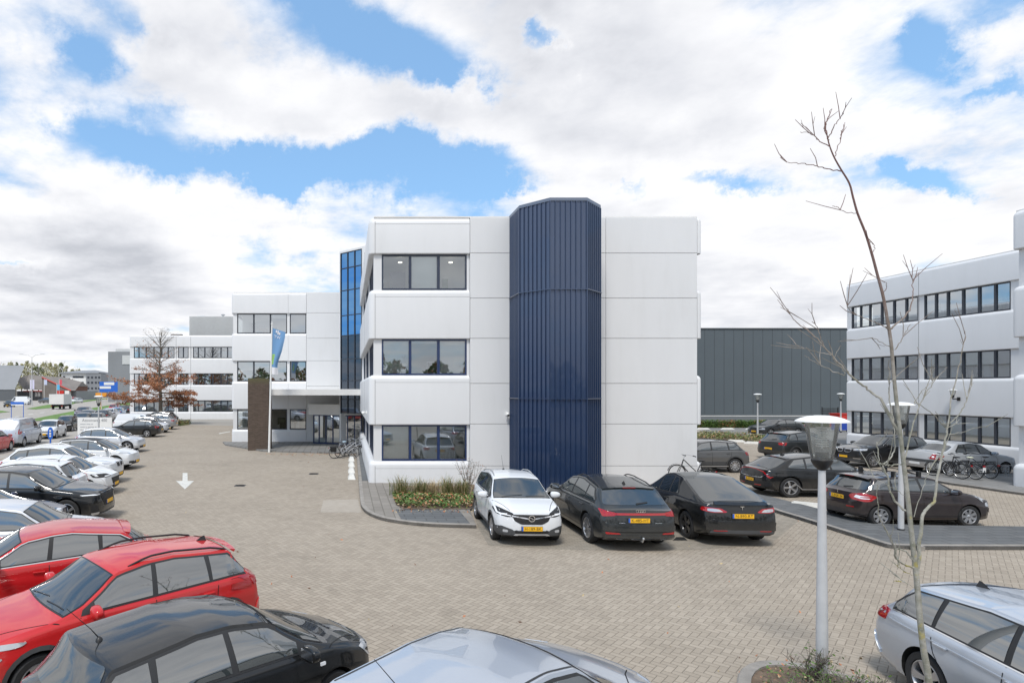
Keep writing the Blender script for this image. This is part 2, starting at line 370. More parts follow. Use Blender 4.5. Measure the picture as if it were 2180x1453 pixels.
def sheet(name, poly, z, m, label=None, kind='structure', cat=None, skirt=0.0):
    mb = MB()
    poly = [(p[0], p[1]) for p in poly]
    a = sum(poly[i][0] * poly[(i + 1) % len(poly)][1] - poly[(i + 1) % len(poly)][0] * poly[i][1] for i in range(len(poly)))
    if a < 0: poly = poly[::-1]
    if skirt: mb.prism(poly, z - skirt, z, m)
    else: mb.add([(p[0], p[1], z) for p in poly], [list(range(len(poly)))], m)
    return tag(mb.build(name), label, cat, None, kind)
def leaves(mb, pts, size, m, flat=0.0, r=rnd):
    for p in pts:
        a = r.uniform(0, 6.28); b = r.uniform(-1, 1) * (1 - flat); s_ = size * r.uniform(.6, 1.4)
        n = Vector((math.cos(a) * (1 - abs(b)), math.sin(a) * (1 - abs(b)), b if not flat else 1.0)).normalized()
        x = n.cross(Vector((r.uniform(-1, 1), r.uniform(-1, 1), r.uniform(-1, 1)))).normalized(); y = n.cross(x)
        p = Vector(p); mb.add([p - x * s_, p - y * s_ * .5, p + x * s_, p + y * s_ * .5], [(0, 1, 2, 3)], m)

# ------------------------------------------------------------------ cars
def lerp(a, b, t): return a + (b - a) * t
def interp(pts, x):
    if x <= pts[0][0]: return pts[0][1]
    for (x0, y0), (x1, y1) in zip(pts, pts[1:]):
        if x <= x1: return y0 + (y1 - y0) * (x - x0) / max(1e-6, x1 - x0)
    return pts[-1][1]
def sinterp(pts, x, h=0.09):
    return sum(interp(pts, x + h * k / 4) for k in range(-4, 5)) / 9
#          L      W      H     wb     fo    R     nz   hz    cx    rx    rrx   rrz   tx    tz    beltr
TYPES = {
 'small_suv':(4.212, 1.765, 1.605, 2.604, .86, .335, .84, 1.07, 1.02, 1.72, 3.72, 1.50, 4.10, 1.02, 1.10),
 'big_suv':(4.901, 1.935, 1.62, 2.928, .92, .385, .88, 1.10, 1.28, 2.10, 4.12, 1.50, 4.74, 1.06, 1.12),
 'coupe_suv':(4.75, 1.92, 1.62, 2.89, .86, .365, .74, 1.00, 1.02, 1.95, 3.10, 1.58, 4.48, 1.13, 1.10),
 'cross':(4.68, 1.88, 1.55, 2.90, .85, .37, .76, 1.00, .98, 1.82, 3.72, 1.45, 4.46, 1.06, 1.08),
 'hatch':(3.962, 1.739, 1.48, 2.538, .80, .31, .76, 1.00, .90, 1.56, 3.50, 1.41, 3.86, .99, 1.07),
 'mid_suv':(4.439, 1.82, 1.61, 2.67, .83, .35, .90, 1.10, 1.16, 1.86, 3.85, 1.51, 4.32, 1.05, 1.12),
 'sedan':(4.25, 1.735, 1.53, 2.63, .75, .30, .80, 1.00, 1.0, 1.62, 2.95, 1.47, 3.62, 1.09, 1.02),
 'cross2':(4.30, 1.77, 1.55, 2.605, .83, .345, .88, 1.06, 1.1, 1.8, 3.68, 1.47, 4.16, 1.03, 1.10),
 'kam':(4.241, 1.793, 1.553, 2.651, .80, .335, .86, 1.04, 1.06, 1.76, 3.78, 1.47, 4.13, 1.02, 1.08),
 'redcx':(4.395, 1.795, 1.52, 2.655, .92, .34, .83, 1.04, 1.26, 1.98, 3.78, 1.42, 4.28, 1.06, 1.12),
 'corsa':(3.999, 1.737, 1.488, 2.511, .82, .31, .74, .98, .90, 1.58, 3.58, 1.40, 3.88, 1.00, 1.04),
 'focus':(4.337, 1.84, 1.48, 2.64, .86, .32, .76, .99, .98, 1.66, 3.72, 1.40, 4.18, 1.02, 1.04),
 'wagon':(4.767, 1.832, 1.50, 2.791, .87, .335, .76, .98, 1.2, 1.98, 4.20, 1.42, 4.68, 1.0, 1.03),
 'egolf':(4.261, 1.809, 1.55, 2.765, .80, .36, .80, 1.02, .82, 1.78, 3.62, 1.48, 4.10, 1.07, 1.08),
 'leon':(4.549, 1.816, 1.45, 2.68, .87, .325, .74, .96, 1.12, 1.85, 3.95, 1.38, 4.42, .98, 1.03),
 'van':(4.90, 1.904, 1.97, 3.0, .90, .34, .95, 1.20, .72, 1.45, 4.80, 1.93, 4.87, 1.15, 1.20),
 'bigvan':(5.9, 2.0, 2.6, 3.6, 1.0, .35, 1.0, 1.30, .75, 1.5, 5.78, 2.55, 5.87, 1.2, 1.30),
 'city':(3.60, 1.645, 1.48, 2.42, .62, .29, .78, .98, .66, 1.30, 3.30, 1.40, 3.52, .95, 1.02),
}
class Shape:
    def __init__(s, key, lod=1, tum=0.40, arch=1.13):
        s.lod = lod; s.L, s.W, s.H, s.wb, s.fo, s.R, s.nz, s.hz, s.cx, s.rx, s.rrx, s.rrz, s.tx, s.tz, s.br = TYPES[key]
        s.tum = 0.16 if 'van' in key else tum
        s.gc = .19 if s.H < 1.52 else .23
        m = (s.rx + s.rrx) / 2
        s.top = [(0, s.nz), (.12, s.nz + .055), (s.cx * .55, lerp(s.nz, s.hz, .72)), (s.cx, s.hz), (s.rx, s.H - .075), (s.rx + .45, s.H - .012), (m, s.H),
                 (s.rrx, s.rrz), (s.tx, s.tz), (s.L, s.tz - .05)]
        s.top.sort()
        s.belt = [(0, s.nz - .04), (s.cx * .5, lerp(s.nz, s.hz, .55) - .04), (s.cx, s.hz - .06), (s.cx + .5, s.hz - .035), (s.rrx, s.br - .03), (s.L, s.tz - .08)]
        s.key = key; s.arch = arch
        s.cache = {}
        s.make_body()
    def lx(s, xf): return s.fo + s.wb / 2 - xf
    def geo(s, xf):
        k = round(xf, 3)
        if k in s.cache: return s.cache[k]
        zt = sinterp(s.top, xf, .11); zb = min(sinterp(s.belt, xf, .12), zt - .03)
        a = max(0, (1.0 - xf) / 1.0); b = max(0, (xf - (s.L - .9)) / .9)
        hw = s.W / 2 * (1 - .085 * a ** 2.0 - .07 * b ** 2.0)
        sl = abs(sinterp(s.top, xf + .05) - sinterp(s.top, xf - .05)) / .1
        h = zt - zb
        c = min(.035 + .13 * sl, .5 * h)
        ze = zt - c
        yb = .925 * hw; ye = yb - s.tum * (ze - zb) - .02
        zb0 = s.gc + .05 * a ** 3 + .10 * b ** 2.5
        s.cache[k] = (hw, zb0, zb, zt, ze, yb, ye, c); return s.cache[k]
    def disp(s, xf, y, z):
        """plan rounding and fascia profile near both ends"""
        W2 = s.W / 2; k = min(1, abs(y) / W2)
        f = max(0, 1 - xf / .85) ** 1.6; r = max(0, 1 - (s.L - xf) / .75) ** 1.6
        zn = (z - .5) / .4
        df = .27 * k ** 3.2 + (.06 * zn * zn if z > .5 else .05 * zn * zn)
        dr = .20 * k ** 3.5 + (.05 * zn * zn if z > .5 else .07 * zn * zn)
        return xf + df * f - dr * r
    def section(s, xf):
        hw, z0, zb, zt, ze, yb, ye, c = s.geo(xf)
        n = [(0, z0), (.55 * hw, z0), (.90 * hw, z0), (.95 * hw, z0 + .03), (.975 * hw, z0 + .12), (.993 * hw, lerp(z0, zb, .38)),
             (hw, lerp(z0, zb, .58)), (1.0 * hw, lerp(z0, zb, .70)), (.985 * hw, lerp(z0, zb, .76)), (.978 * hw, lerp(z0, zb, .86)), (.965 * hw, zb - .035), (.948 * hw, zb - .008), (yb, zb + .004)]
        for k in (.3, .6, .85):
            n.append((lerp(yb, ye, k) + .02 * math.sin(math.pi * k) * min(1, (ze - zb) / .3), lerp(zb, ze, k)))
        n.append((ye, ze))
        for k in (.96, .9, .75, .5, .25, 0): n.append((ye * k * .995, zt - c * k ** 2.4))
        return n
    def pt(s, xf, y, z): return Vector((s.lx(s.disp(xf, y, z)), y, z))
    def make_body(s):
        xs = []
        x = 0.0
        step = .055 if s.lod >= 1 else .16
        if s.lod >= 2: step = .04
        while x < s.L - 1e-6:
            xs.append(x); e = min(x, s.L - x); x += step * (.35 if e < .12 else .7 if e < .4 else 1)
        xs.append(s.L)
        V = []; Fc = []; half = None; rows = []
        for x in xs:
            sec = s.section(x); n = len(sec)
            ring = [(-y, z) for y, z in sec[1:-1]][::-1]      # right side from top to bottom
            full = [sec[0]] + sec[1:-1] + [sec[-1]] + ring
            e = min(x, s.L - x); kk = 1 - .035 * max(0, 1 - e / .12) ** 2
            full = [(y * kk, z) for y, z in full]
            rows.append(len(V)); V += [s.pt(x, y, z) for y, z in full]
        N = len(full); s.N = N
        for i in range(len(rows) - 1):
            for k in range(N):
                k2 = (k + 1) % N; Fc.append((rows[i] + k, rows[i] + k2, rows[i + 1] + k2, rows[i + 1] + k))
        for end, x, flip in ((0, 0.0, False), (len(rows) - 1, s.L, True)):
            prev = rows[end]; sec = s.section(x); zc = (sec[0][1] + sec[-1][1]) / 2
            base = [(v.y, v.z) for v in V[prev:prev + N]]
            for q in (.93, .75, .5, .25):
                cur = len(V)
                for (y, z) in base: V.append(s.pt(x, y * q, zc + (z - zc) * q))
                for k in range(N):
                    k2 = (k + 1) % N; f = (prev + k, cur + k, cur + k2, prev + k2)
                    Fc.append(f[::-1] if flip else f)
                prev = cur
            c = len(V); V.append(s.pt(x, 0, zc))
            for k in range(N):
                f = (prev + k, c, prev + (k + 1) % N); Fc.append(f[::-1] if flip else f)
        s.V = V; s.F = Fc
        # orient outward
        bm = bmesh.new(); vs = [bm.verts.new(v) for v in V]
        for f in Fc: bm.faces.new([vs[i] for i in f])
        bmesh.ops.recalc_face_normals(bm, faces=bm.faces[:]); bm.faces.ensure_lookup_table()
        s.bvh = BVHTree.FromBMesh(bm); s.bmesh_ = bm
    # ---- things laid on the shell
    def cast(s, a, b, axis, off):
        """axis: l / r side, f front, b back, t top; a,b the 2D coordinates"""
        if axis in 'lr':
            sg = 1 if axis == 'l' else -1; o = Vector((s.lx(a), sg * 2, b)); d = Vector((0, -sg, 0))
        elif axis == 'f': o = Vector((4, a, b)); d = Vector((-1, 0, 0))
        elif axis == 'b': o = Vector((-5, a, b)); d = Vector((1, 0, 0))
        else: o = Vector((s.lx(a), b, 4)); d = Vector((0, 0, -1))
        h, n, i, _ = s.bvh.ray_cast(o, d)
        if h is None:
            h, n, i, _ = s.bvh.find_nearest(o + d * (2 - s.W / 2 if axis in 'lr' else 1.9))
        if n.dot(d) > 0: n = -n
        return h + n * off
    def decal(s, mb, poly, axis, off, m, grid=.07, skirt=True, smooth=True):
        bm = bmesh.new(); vs = [bm.verts.new((p[0], p[1], 0)) for p in poly]
        try: f = bm.faces.new(vs)
        except ValueError: bm.free(); return
        f.normal_update()
        want = 1
        for ax in (0, 1):
            lo = min(p[ax] for p in poly); hi = max(p[ax] for p in poly); k = math.ceil(lo / grid) * grid
            while k < hi - 1e-4:
                co = [0, 0, 0]; no = [0, 0, 0]; co[ax] = k; no[ax] = 1
                bmesh.ops.bisect_plane(bm, geom=bm.verts[:] + bm.edges[:] + bm.faces[:], plane_co=co, plane_no=no, dist=1e-5); k += grid
        bm.verts.ensure_lookup_table()
        for v in bm.verts: v.co = s.cast(v.co.x, v.co.y, axis, off)
        ref = {'l': (0, 1, 0), 'r': (0, -1, 0), 'f': (1, 0, 0), 'b': (-1, 0, 0), 't': (0, 0, 1)}[axis]
        bm.normal_update(); tot = Vector((0, 0, 0))
        for f in bm.faces: tot += f.normal * f.calc_area()
        if tot.dot(Vector(ref)) < 0: bmesh.ops.reverse_faces(bm, faces=bm.faces[:])
        if skirt:
            bm.normal_update(); be = [e for e in bm.edges if e.is_boundary]
            vn = {v: v.normal.copy() for e in be for v in e.verts}
            r = bmesh.ops.extrude_edge_only(bm, edges=be)
            for v in [g for g in r['geom'] if isinstance(g, bmesh.types.BMVert)]:
                o = min(vn, key=lambda q: (q.co - v.co).length_squared) if False else None
                v.co = v.co - (s._n(v.co, ref)) * (off + .004)
        mb.bm(bm, m, smooth=smooth)
    def _n(s, co, ref):
        h, n, i, _ = s.bvh.find_nearest(co)
        return n if n.dot(Vector(ref)) > -0.3 else -n
    def strip(s, mb, pts, w, axis, off, m):
        for (a, b) in zip(pts, pts[1:]):
            dx, dy = b[0] - a[0], b[1] - a[1]; L = math.hypot(dx, dy)
            if L < 1e-4: continue
            nx, ny = -dy / L * w / 2, dx / L * w / 2
            s.decal(mb, [(a[0] + nx, a[1] + ny), (b[0] + nx, b[1] + ny), (b[0] - nx, b[1] - ny), (a[0] - nx, a[1] - ny)], axis, off, m, .09, False)

WHEELS = {}
def wheel_mesh(R, style):
    key = (R, style)
    if key in WHEELS: return WHEELS[key]
    w = .215; rr = R * .69
    rx90 = Matrix.Rotation(R_(-90), 4, 'X')         # z axis -> +y outward (built for the left side)
    t = MB(); t.lathe([(rr, -w / 2), (R * .93, -w / 2), (R * .985, -w / 2 + .025), (R, -w / 2 + .05), (R, w / 2 - .05), (R * .985, w / 2 - .02), (R * .93, w / 2), (rr + .012, w / 2 - .004), (rr, w / 2 - .02)], M['tyre'], 32, rx90, close=True)
    r = MB(); am = {'dark': M['alloy_dark'], 'bright': M['alloy'], 'cap': M['alloy'], 'mach': M['alloy']}[style[0]]
    r.lathe([(rr, w / 2 - .012), (rr - .014, w / 2 - .008), (rr - .022, w / 2 - .02), (rr - .03, -.03)], am, 32, rx90)
    r.lathe([(rr - .03, w / 2 - .10), (.001, w / 2 - .10)], M['well'], 24, rx90)
    r.lathe([(.0, w / 2 - .012), (.035, w / 2 - .014), (.055, w / 2 - .028), (.06, w / 2 - .08)], am, 16, rx90)
    n, wid, dbl = style[1], style[2], style[3]
    for i in range(n):
        for off in ((-dbl, dbl) if dbl else (0,)):
            a = 2 * math.pi * i / n + off
            T = rx90 @ Matrix.Rotation(a, 4, 'Z')
            z1 = w / 2 - .014; z0 = w / 2 - .03
            vs = [(.03, -wid * .42, z0), (rr - .02, -wid * .6, z1), (rr - .02, wid * .6, z1), (.03, wid * .42, z0), (.03, -wid * .3, z0 - .05), (rr - .02, -wid * .4, z1 - .05), (rr - .02, wid * .4, z1 - .05), (.03, wid * .3, z0 - .05)]
            r.add(vs, [(0, 1, 2, 3), (0, 4, 5, 1), (3, 2, 6, 7), (1, 5, 6, 2)], am, False, T)
    if style[0] == 'mach':
        for i in range(n):
            T = rx90 @ Matrix.Rotation(2 * math.pi * (i + .5) / n, 4, 'Z')
            r.add([(.10, -.02, w / 2 - .035), (rr - .05, -.055, w / 2 - .03), (rr - .05, .055, w / 2 - .03), (.10, .02, w / 2 - .035)], [(0, 1, 2, 3)], M['alloy_dark'], False, T)
    to = t.build('tyre_proto'); ro = r.build('rim_proto'); me = (to.data, ro.data)
    bpy.data.objects.remove(to); bpy.data.objects.remove(ro)
    WHEELS[key] = me; return me

def rounded(pts, r=.03, n=3):
    """round the corners of a polygon"""
    out = []; N = len(pts)
    for i in range(N):
        p0, p, p1 = Vector(pts[i - 1]), Vector(pts[i]), Vector(pts[(i + 1) % N])
        a = (p0 - p); b = (p1 - p); ra = min(r, a.length * .45); rb = min(r, b.length * .45)
        A = p + a.normalized() * ra; B = p + b.normalized() * rb
        for k in range(n + 1):
            t_ = k / n; q = A * (1 - t_) ** 2 + p * 2 * t_ * (1 - t_) + B * t_ * t_; out.append((q.x, q.y))
    return out
def plate(parent, sh, txt, axis, y, z, w=.52, h=.11, bare=False):
    """number plate standing 1 cm off the bodywork, upright; EU strip, letters"""
    mb = MB(); c = sh.cast(y, z, axis, 0); sg = 1 if axis == 'f' else -1
    x = c.x + sg * .012
    T = Matrix.Translation((x, c.y, c.z)) @ Matrix(((0, 0, sg, 0), (sg, 0, 0, 0), (0, 1, 0, 0), (0, 0, 0, 1)))   # local x -> +-y, y -> z, z -> outward
    mb.box((-w / 2, -h / 2, -.03), (w / 2, h / 2, .008), M['plate'], T)
    mb.box((-w / 2 - .006, -h / 2 - .006, -.03), (w / 2 + .006, h / 2 + .006, .005), M['trim'], T)
    mb.box((-w / 2, -h / 2 + .002, .0), (-w / 2 + .045, h / 2 - .002, .0095), M['blue'], T)
    if txt: text_mb(mb, txt, h * .92, M['ink'], T @ Matrix.Translation((.022, -.002, .0105)) @ Matrix.Diagonal((1.02, 1, 1, 1)))
    return mb.build('number_plate', parent)

def car(key, pos, yaw, col, label, cat='car', name='parked_car', group=None, lod=1, **o):
    """one parked car; pos is the ground point under the middle of its wheelbase"""
    sh = Shape(key, lod, tum=o.get('tum', .40)); s = sh
    th = thing(name, label, cat, (pos[0], pos[1], o.get('z', 0.0)), R_(yaw), group)
    pm = col; s.pm = pm
    # body ------------------------------------------------------------
    bm = s.bmesh_; bod = MB(); roofm = o.get('roof', None); clad = o.get('clad', 0)
    mats = [pm, M['well'], M['clad'], roofm or pm]
    me = bpy.data.meshes.new('body')
    for f in bm.faces:
        c = f.calc_center_median(); n = f.normal; xf = s.fo + s.wb / 2 - c.x; hw, z0, zb, zt, ze, yb, ye, cc = s.geo(max(0, min(s.L, xf)))
        k = 0
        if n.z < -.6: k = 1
        elif clad and c.z < s.gc + clad: k = 2
        elif roofm and c.z > ze - .03 and xf > s.cx + .35 and xf < s.rrx + .1: k = 3
        f.material_index = k; f.smooth = True
    bm.to_mesh(me)
    for m_ in mats: me.materials.append(m_)
    body = bpy.data.objects.new('body', me); C.objects.link(body)
    arch = s.R * s.arch
    if lod >= 1:
        cut = MB()
        for xw in (s.wb / 2, -s.wb / 2):
            for sg in (1, -1):
                T = Matrix.Translation((xw, sg * (s.W / 2 - .10), s.R + .012)) @ Matrix.Rotation(R_(90), 4, 'X')
                cut.lathe([(0.0005, -.22), (arch, -.22), (arch, .22), (0.0005, .22)], M['well'], 36, T, False, close=True)
        co = cut.build('cut'); md = body.modifiers.new('b', 'BOOLEAN'); md.operation = 'DIFFERENCE'; md.object = co; md.solver = 'EXACT'; md.use_self = True
        try: md.material_mode = 'TRANSFER'
        except Exception: pass
        dg = bpy.context.evaluated_depsgraph_get(); dg.update()
        nm = bpy.data.meshes.new_from_object(body.evaluated_get(dg)); body.modifiers.clear()
        if len(nm.polygons) > 500: body.data = nm
        bpy.data.objects.remove(co)
    body.data.name = 'body'; body.data.set_sharp_from_angle(angle=R_(42)); body.parent = th
    # wheels ------------------------------------------------------------
    tm, rm = wheel_mesh(s.R, o.get('wheel', ('bright', 5, .07, .16)))
    for xw in (s.wb / 2, -s.wb / 2):
        for sg in (1, -1):
            if lod == 0 and False: continue
            wo = bpy.data.objects.new('wheel', tm); C.objects.link(wo); wo.parent = th
            wo.location = (xw, sg * (s.W / 2 - .125), s.R)
            if sg < 0: wo.rotation_euler = (0, 0, math.pi)
            ri = bpy.data.objects.new('rim', rm); C.objects.link(ri); ri.parent = wo
    # windows ------------------------------------------------------------
    glass = o.get('glass', M['carglass']); sglass = o.get('glass', M['sideglass']); trim = o.get('trim', M['trim'])
    A = s.cx + .20; D = o.get('dlo', s.rrx + .10); sp = o.get('pillars', (lerp(s.cx, s.rrx, .47), lerp(s.cx, s.rrx, .80)))
    def lo(x): return s.geo(x)[2] + .030
    def hi(x): return s.geo(x)[4] - o.get('hdr', .045)
    kick = o.get('kick', .30)
    def band(e, d0=0, d1=0):
        """outline of the side glass, grown by e"""
        a = A; st = .08; xs = []
        x = a
        while hi(x) - lo(x) < .03 and x < a + .6: x += .02
        a = x; n = 18; xe = D
        top = []
        for i in range(n + 1):
            x = lerp(a, xe - kick * .9, i / n); top.append((x, hi(x) + e))
        bot = [(lerp(a - e, xe, i / n), lo(lerp(a, xe, i / n)) - e) for i in range(n + 1)]
        return [(a - e * 2, lo(a) - e)] + bot[1:] + [(xe + e, lo(xe) + .10)] + top[::-1]
    def pane(x0, x1, s0, s1, e=.0):
        """pane between two leaning pillar lines; s = shift of the top end"""
        n = 8; t0 = x0 + s0; t1 = x1 + s1
        bot = [(lerp(x0, x1, i / n), lo(lerp(x0, x1, i / n)) + .012) for i in range(n + 1)]
        top = [(lerp(t0, t1, i / n), hi(lerp(t0, t1, i / n)) - .012) for i in range(n + 1)]
        return bot + top[::-1]
    if not o.get('blank_side'):
        for ax in 'lr':
            tr = MB()
            if o.get('chrome'):
                s.decal(tr, band(.024), ax, .003, M['chrome'], .10)
                s.decal(tr, band(.008), ax, .006, M['black'], .10)
            else: s.decal(tr, band(.014), ax, .005, trim, .10)
            tro = tr.build('window_trim', th)
            a0 = A + .02
            while hi(a0) - lo(a0) < .06: a0 += .02
            # first pane is a triangle-ish shape running up the windscreen pillar
            n = 10; g = MB(); x1 = sp[0] - .035
            q = [(lerp(a0 + .10, x1, i / n), lo(lerp(a0 + .10, x1, i / n)) + .012) for i in range(n + 1)]
            xt = [lerp(a0 + .10, x1 + .04, i / n) for i in range(n + 1)]
            q += [(x, max(hi(x) - .014, lo(x) + .014)) for x in xt][::-1]
            s.decal(g, q, ax, .009, sglass, .08, False); g.build('side_window', tro)
            g = MB(); s.decal(g, pane(sp[0] + .045, sp[1] - .03, .03, -.02), ax, .009, o.get('glass2', sglass), .08, False); g.build('side_window', tro)
            if D - sp[1] > .28:
                g = MB(); x0 = sp[1] + .03; e = D - .03
                q = [(x0, lo(x0) + .012), (lerp(x0, e, .5), lo(lerp(x0, e, .5)) + .012), (e, lo(e) + .02), (e, lo(e) + .07)]
                xe = D - kick * .9 - .02
                if xe > x0 + .03: q += [(xe, hi(xe) - .014), (lerp(x0, xe, .4), hi(lerp(x0, xe, .4)) - .012), (x0 + .0, hi(x0) - .012)]
                else: q += [(x0, hi(x0) - .03)]
                s.decal(g, q, ax, .009, o.get('glass2', sglass), .08, False); g.build('side_window', tro)
    else:
        for ax in 'lr':
            g = MB(); x0 = s.cx + .42; x1 = s.cx + 1.25
            q = [(x0 + .0, lo(x0) + .0), (x1, lo(x1)), (x1, hi(x1) - .10)] + [(x, hi(x) - .10) for x in (x0 + .5, x0 + .3)] + [(x0 + .14, lo(x0) + .25)]
            s.decal(g, q, ax, .006, glass, .1); g.build('side_window', th)
    # windscreen (plan outline)
    def screen(e):
        x0, x1 = s.cx + .055, s.rx + .03; n = 10; L_ = []; 
        for i in range(n + 1):
            x = lerp(x0, x1, i / n); g_ = s.geo(x); L_.append((x - e * (1 if i == 0 else -1 if i == n else 0), g_[6] - .035 + e))
        front = [(x0 - e - .07 * (1 - (k / 4) ** 2), L_[0][1] * k / 4) for k in range(-3, 4)]
        back = [(x1 + e - .05 * (1 - (k / 4) ** 2), L_[-1][1] * k / 4) for k in range(3, -4, -1)]
        return [(x, -y) for x, y in L_][::-1] + front + L_ + back
    g = MB(); s.decal(g, screen(.018), 't', .004, M['black'], .10); fr = g.build('windscreen_seal', th)
    g = MB(); s.decal(g, screen(-.004), 't', .008, o.get('screen', glass), .10, False)
    g.build('windscreen', fr)
    if lod >= 1:
        g = MB()
        for (y0, y1, x1) in ((.10, .62, s.cx + .16), (-.55, .02, s.cx + .17)):
            s.strip(g, [(s.cx + .04, y0), (s.cx + .10, y1)], .014, 't', .016, M['black'])
        g.build('wiper', th)
    # rear glass
    if not o.get('blank_rear'):
        g = MB(); wt = s.geo(s.rrx)[6] - .10; xm = lerp(s.rrx, s.tx, .75); wb_ = s.geo(xm)[6] - .03
        if key in ('coupe_suv', 'sedan', 'cross') :
            x0 = s.rrx + (.12 if key != 'cross' else .10); x1 = s.tx - .06; n = 8
            if key == 'coupe_suv': x0 = s.rx + .12; x1 = s.tx - .05
            L_ = [(lerp(x0, x1, i / n), s.geo(lerp(x0, x1, i / n))[6] - .05) for i in range(n + 1)]
            s.decal(g, rounded([(x, -y) for x, y in L_][::-1] + L_, .03), 't', .007, glass, .10)
        else:
            zt_ = s.rrz - .03; zb_ = s.tz + .05
            s.decal(g, rounded([(-wt, zt_), (wt, zt_), (wb_, zb_), (-wb_, zb_)], .06), 'b', .006, glass, .08)
            if lod >= 1: s.strip(g, [(0.0, zb_ + .02), (-.30, zb_ + .05)], .025, 'b', .02, M['black'])
        g.build('rear_window', th)
        if lod >= 1 and not o.get('nospoil') and key not in ('sedan', 'coupe_suv'):
            g = MB(); 
            y = wt + .01; x = s.rrx; z = s.rrz
            vs = []; n = 8
            for i in range(n + 1):
                yy = lerp(-y, y, i / n); dz = -.05 * (yy / y) ** 2; dx = .06 * (yy / y) ** 2
                vs += [(s.lx(x - .10), yy, z + .022 + dz), (s.lx(x + .075 - dx), yy, z - .004 + dz), (s.lx(x + .06 - dx), yy, z - .034 + dz), (s.lx(x - .02), yy, z - .04 + dz)]
            fs = []
            for i in range(n):
                for k in range(4): fs.append((i * 4 + k, i * 4 + (k + 1) % 4, i * 4 + 4 + (k + 1) % 4, i * 4 + 4 + k))
            fs += [(0, 1, 2, 3), tuple(n * 4 + k for k in (3, 2, 1, 0))]
            g.add(vs, fs, o.get('spoil', roofm or pm)); sp_o = g.build('roof_spoiler', th)
            g = MB(); g.box((s.lx(x + .080), -.16, z - .026), (s.lx(x + .05), .16, z - .010), M['red']); g.build('brake_light', sp_o)
    # lamps, grille, plates -------------------------------------------------
    W2 = s.W / 2; nz = s.nz
    for item in o.get('front', default_front(s)):
        nm, poly, mm, off = item[:4]; mir = item[4] if len(item) > 4 else True
        for sg in ((1, -1) if mir else (1,)):
            g = MB(); s.decal(g, [(y * sg, z) for y, z in poly], 'f', off, mm, .06, off > .004); g.build(nm, th)
    for item in o.get('rear', default_rear(s)):
        nm, poly, mm, off = item[:4]; mir = item[4] if len(item) > 4 else True
        for sg in ((1, -1) if mir else (1,)):
            g = MB(); s.decal(g, [(y * sg, z) for y, z in poly], 'b', off, mm, .06, off > .004); g.build(nm, th)
    for item in o.get('side', ()):
        nm, poly, mm, off = item[:4]
        for ax in 'lr':
            g = MB(); s.decal(g, poly, ax, off, mm, .08, off > .004); g.build(nm, th)
    fp = o.get('fplate', ('', .40)); rp = o.get('rplate', ('', .62))
    if fp: plate(th, s, fp[0], 'f', 0, fp[1])
    if rp: plate(th, s, rp[0], 'b', rp[2] if len(rp) > 2 else 0, rp[1])
    # mirrors, seams, handles ------------------------------------------------
    xm = s.cx + .42; g_ = s.geo(xm)
    for sg in (1, -1):
        mb = MB(); cy = g_[0] + .10; cz = g_[2] + .07
        bm2 = bmesh.new(); bmesh.ops.create_uvsphere(bm2, u_segments=14, v_segments=8, radius=1)
        for v in bm2.verts:
            x_, y_, z_ = [math.copysign(abs(q) ** .65, q) for q in v.co]; v.co = Vector((s.lx(xm) + (x_ * .10 if x_ > 0 else x_ * .03), sg * (cy + .01 + y_ * .135), cz + z_ * .088 * (1 - .25 * max(0, y_ * 1))))
        for f in bm2.faces: f.smooth = True
        mb.bm(bm2, o.get('mirror', pm), smooth=True)
        mb.box((s.lx(xm) - .02, sg * (cy - .16), cz - .085), (s.lx(xm) + .05, sg * (cy - .02), cz - .05), M['black'])
        mb.box((s.lx(xm) - .034, sg * (cy - .10), cz - .05), (s.lx(xm) - .028, sg * (cy + .10), cz + .05), M['chrome'])
        mb.build('wing_mirror', th)
    if lod >= 1:
        sm = MB(); seam = M['well']
        xd = s.cx + .30; xb = sp[0]; xr = min(sp[1] + .05, s.fo + s.wb - s.R * .4)
        if not o.get('blank_side') or True:
            for ax in 'lr':
                s.strip(sm, [(xd - .05, s.geo(xd)[2] - .0), (xd - .16, .75), (xd - .14, s.gc + .14)], .012, ax, .0025, seam)
                s.strip(sm, [(xb, s.geo(xb)[2]), (xb + .01, s.gc + .14)], .012, ax, .0025, seam)
                s.strip(sm, [(xd - .14, s.gc + .14), (xb, s.gc + .14), (xr - .25, s.gc + .14)], .012, ax, .0025, seam)
                s.strip(sm, [(xr + .06, s.geo(xr)[2]), (xr + .02, .80), (xr - .22, s.gc + .14 + .12), (xr - .25, s.gc + .14)], .012, ax, .0025, seam)
            # bonnet and tailgate gaps
            s.strip(sm, [(s.cx - .02, g_[6] + .10), (.5, .60), (.22, .50)], .012, 't', .0025, seam); s.strip(sm, [(s.cx - .02, -g_[6] - .10), (.5, -.60), (.22, -.50)], .012, 't', .0025, seam)
            s.strip(sm, [(-.62, s.gc + .27), (.62, s.gc + .27)], .01, 'b', .0025, seam)
        sm.build('panel_gap', th)
        for ax, sg in (('l', 1), ('r', -1)):
            for xh in (xb - .16, xr - .12):
                if o.get('blank_side') and xh > xb: continue
                mb = MB(); zz = lerp(s.gc, s.geo(xh)[2], .84); c = s.cast(xh, zz, ax, 0)
                mb.box((c.x - .10, c.y - .01 * sg, c.z - .012), (c.x + .09, c.y + .032 * sg, c.z + .014), o.get('handle', pm), bev=.008); mb.build('door_handle', th)
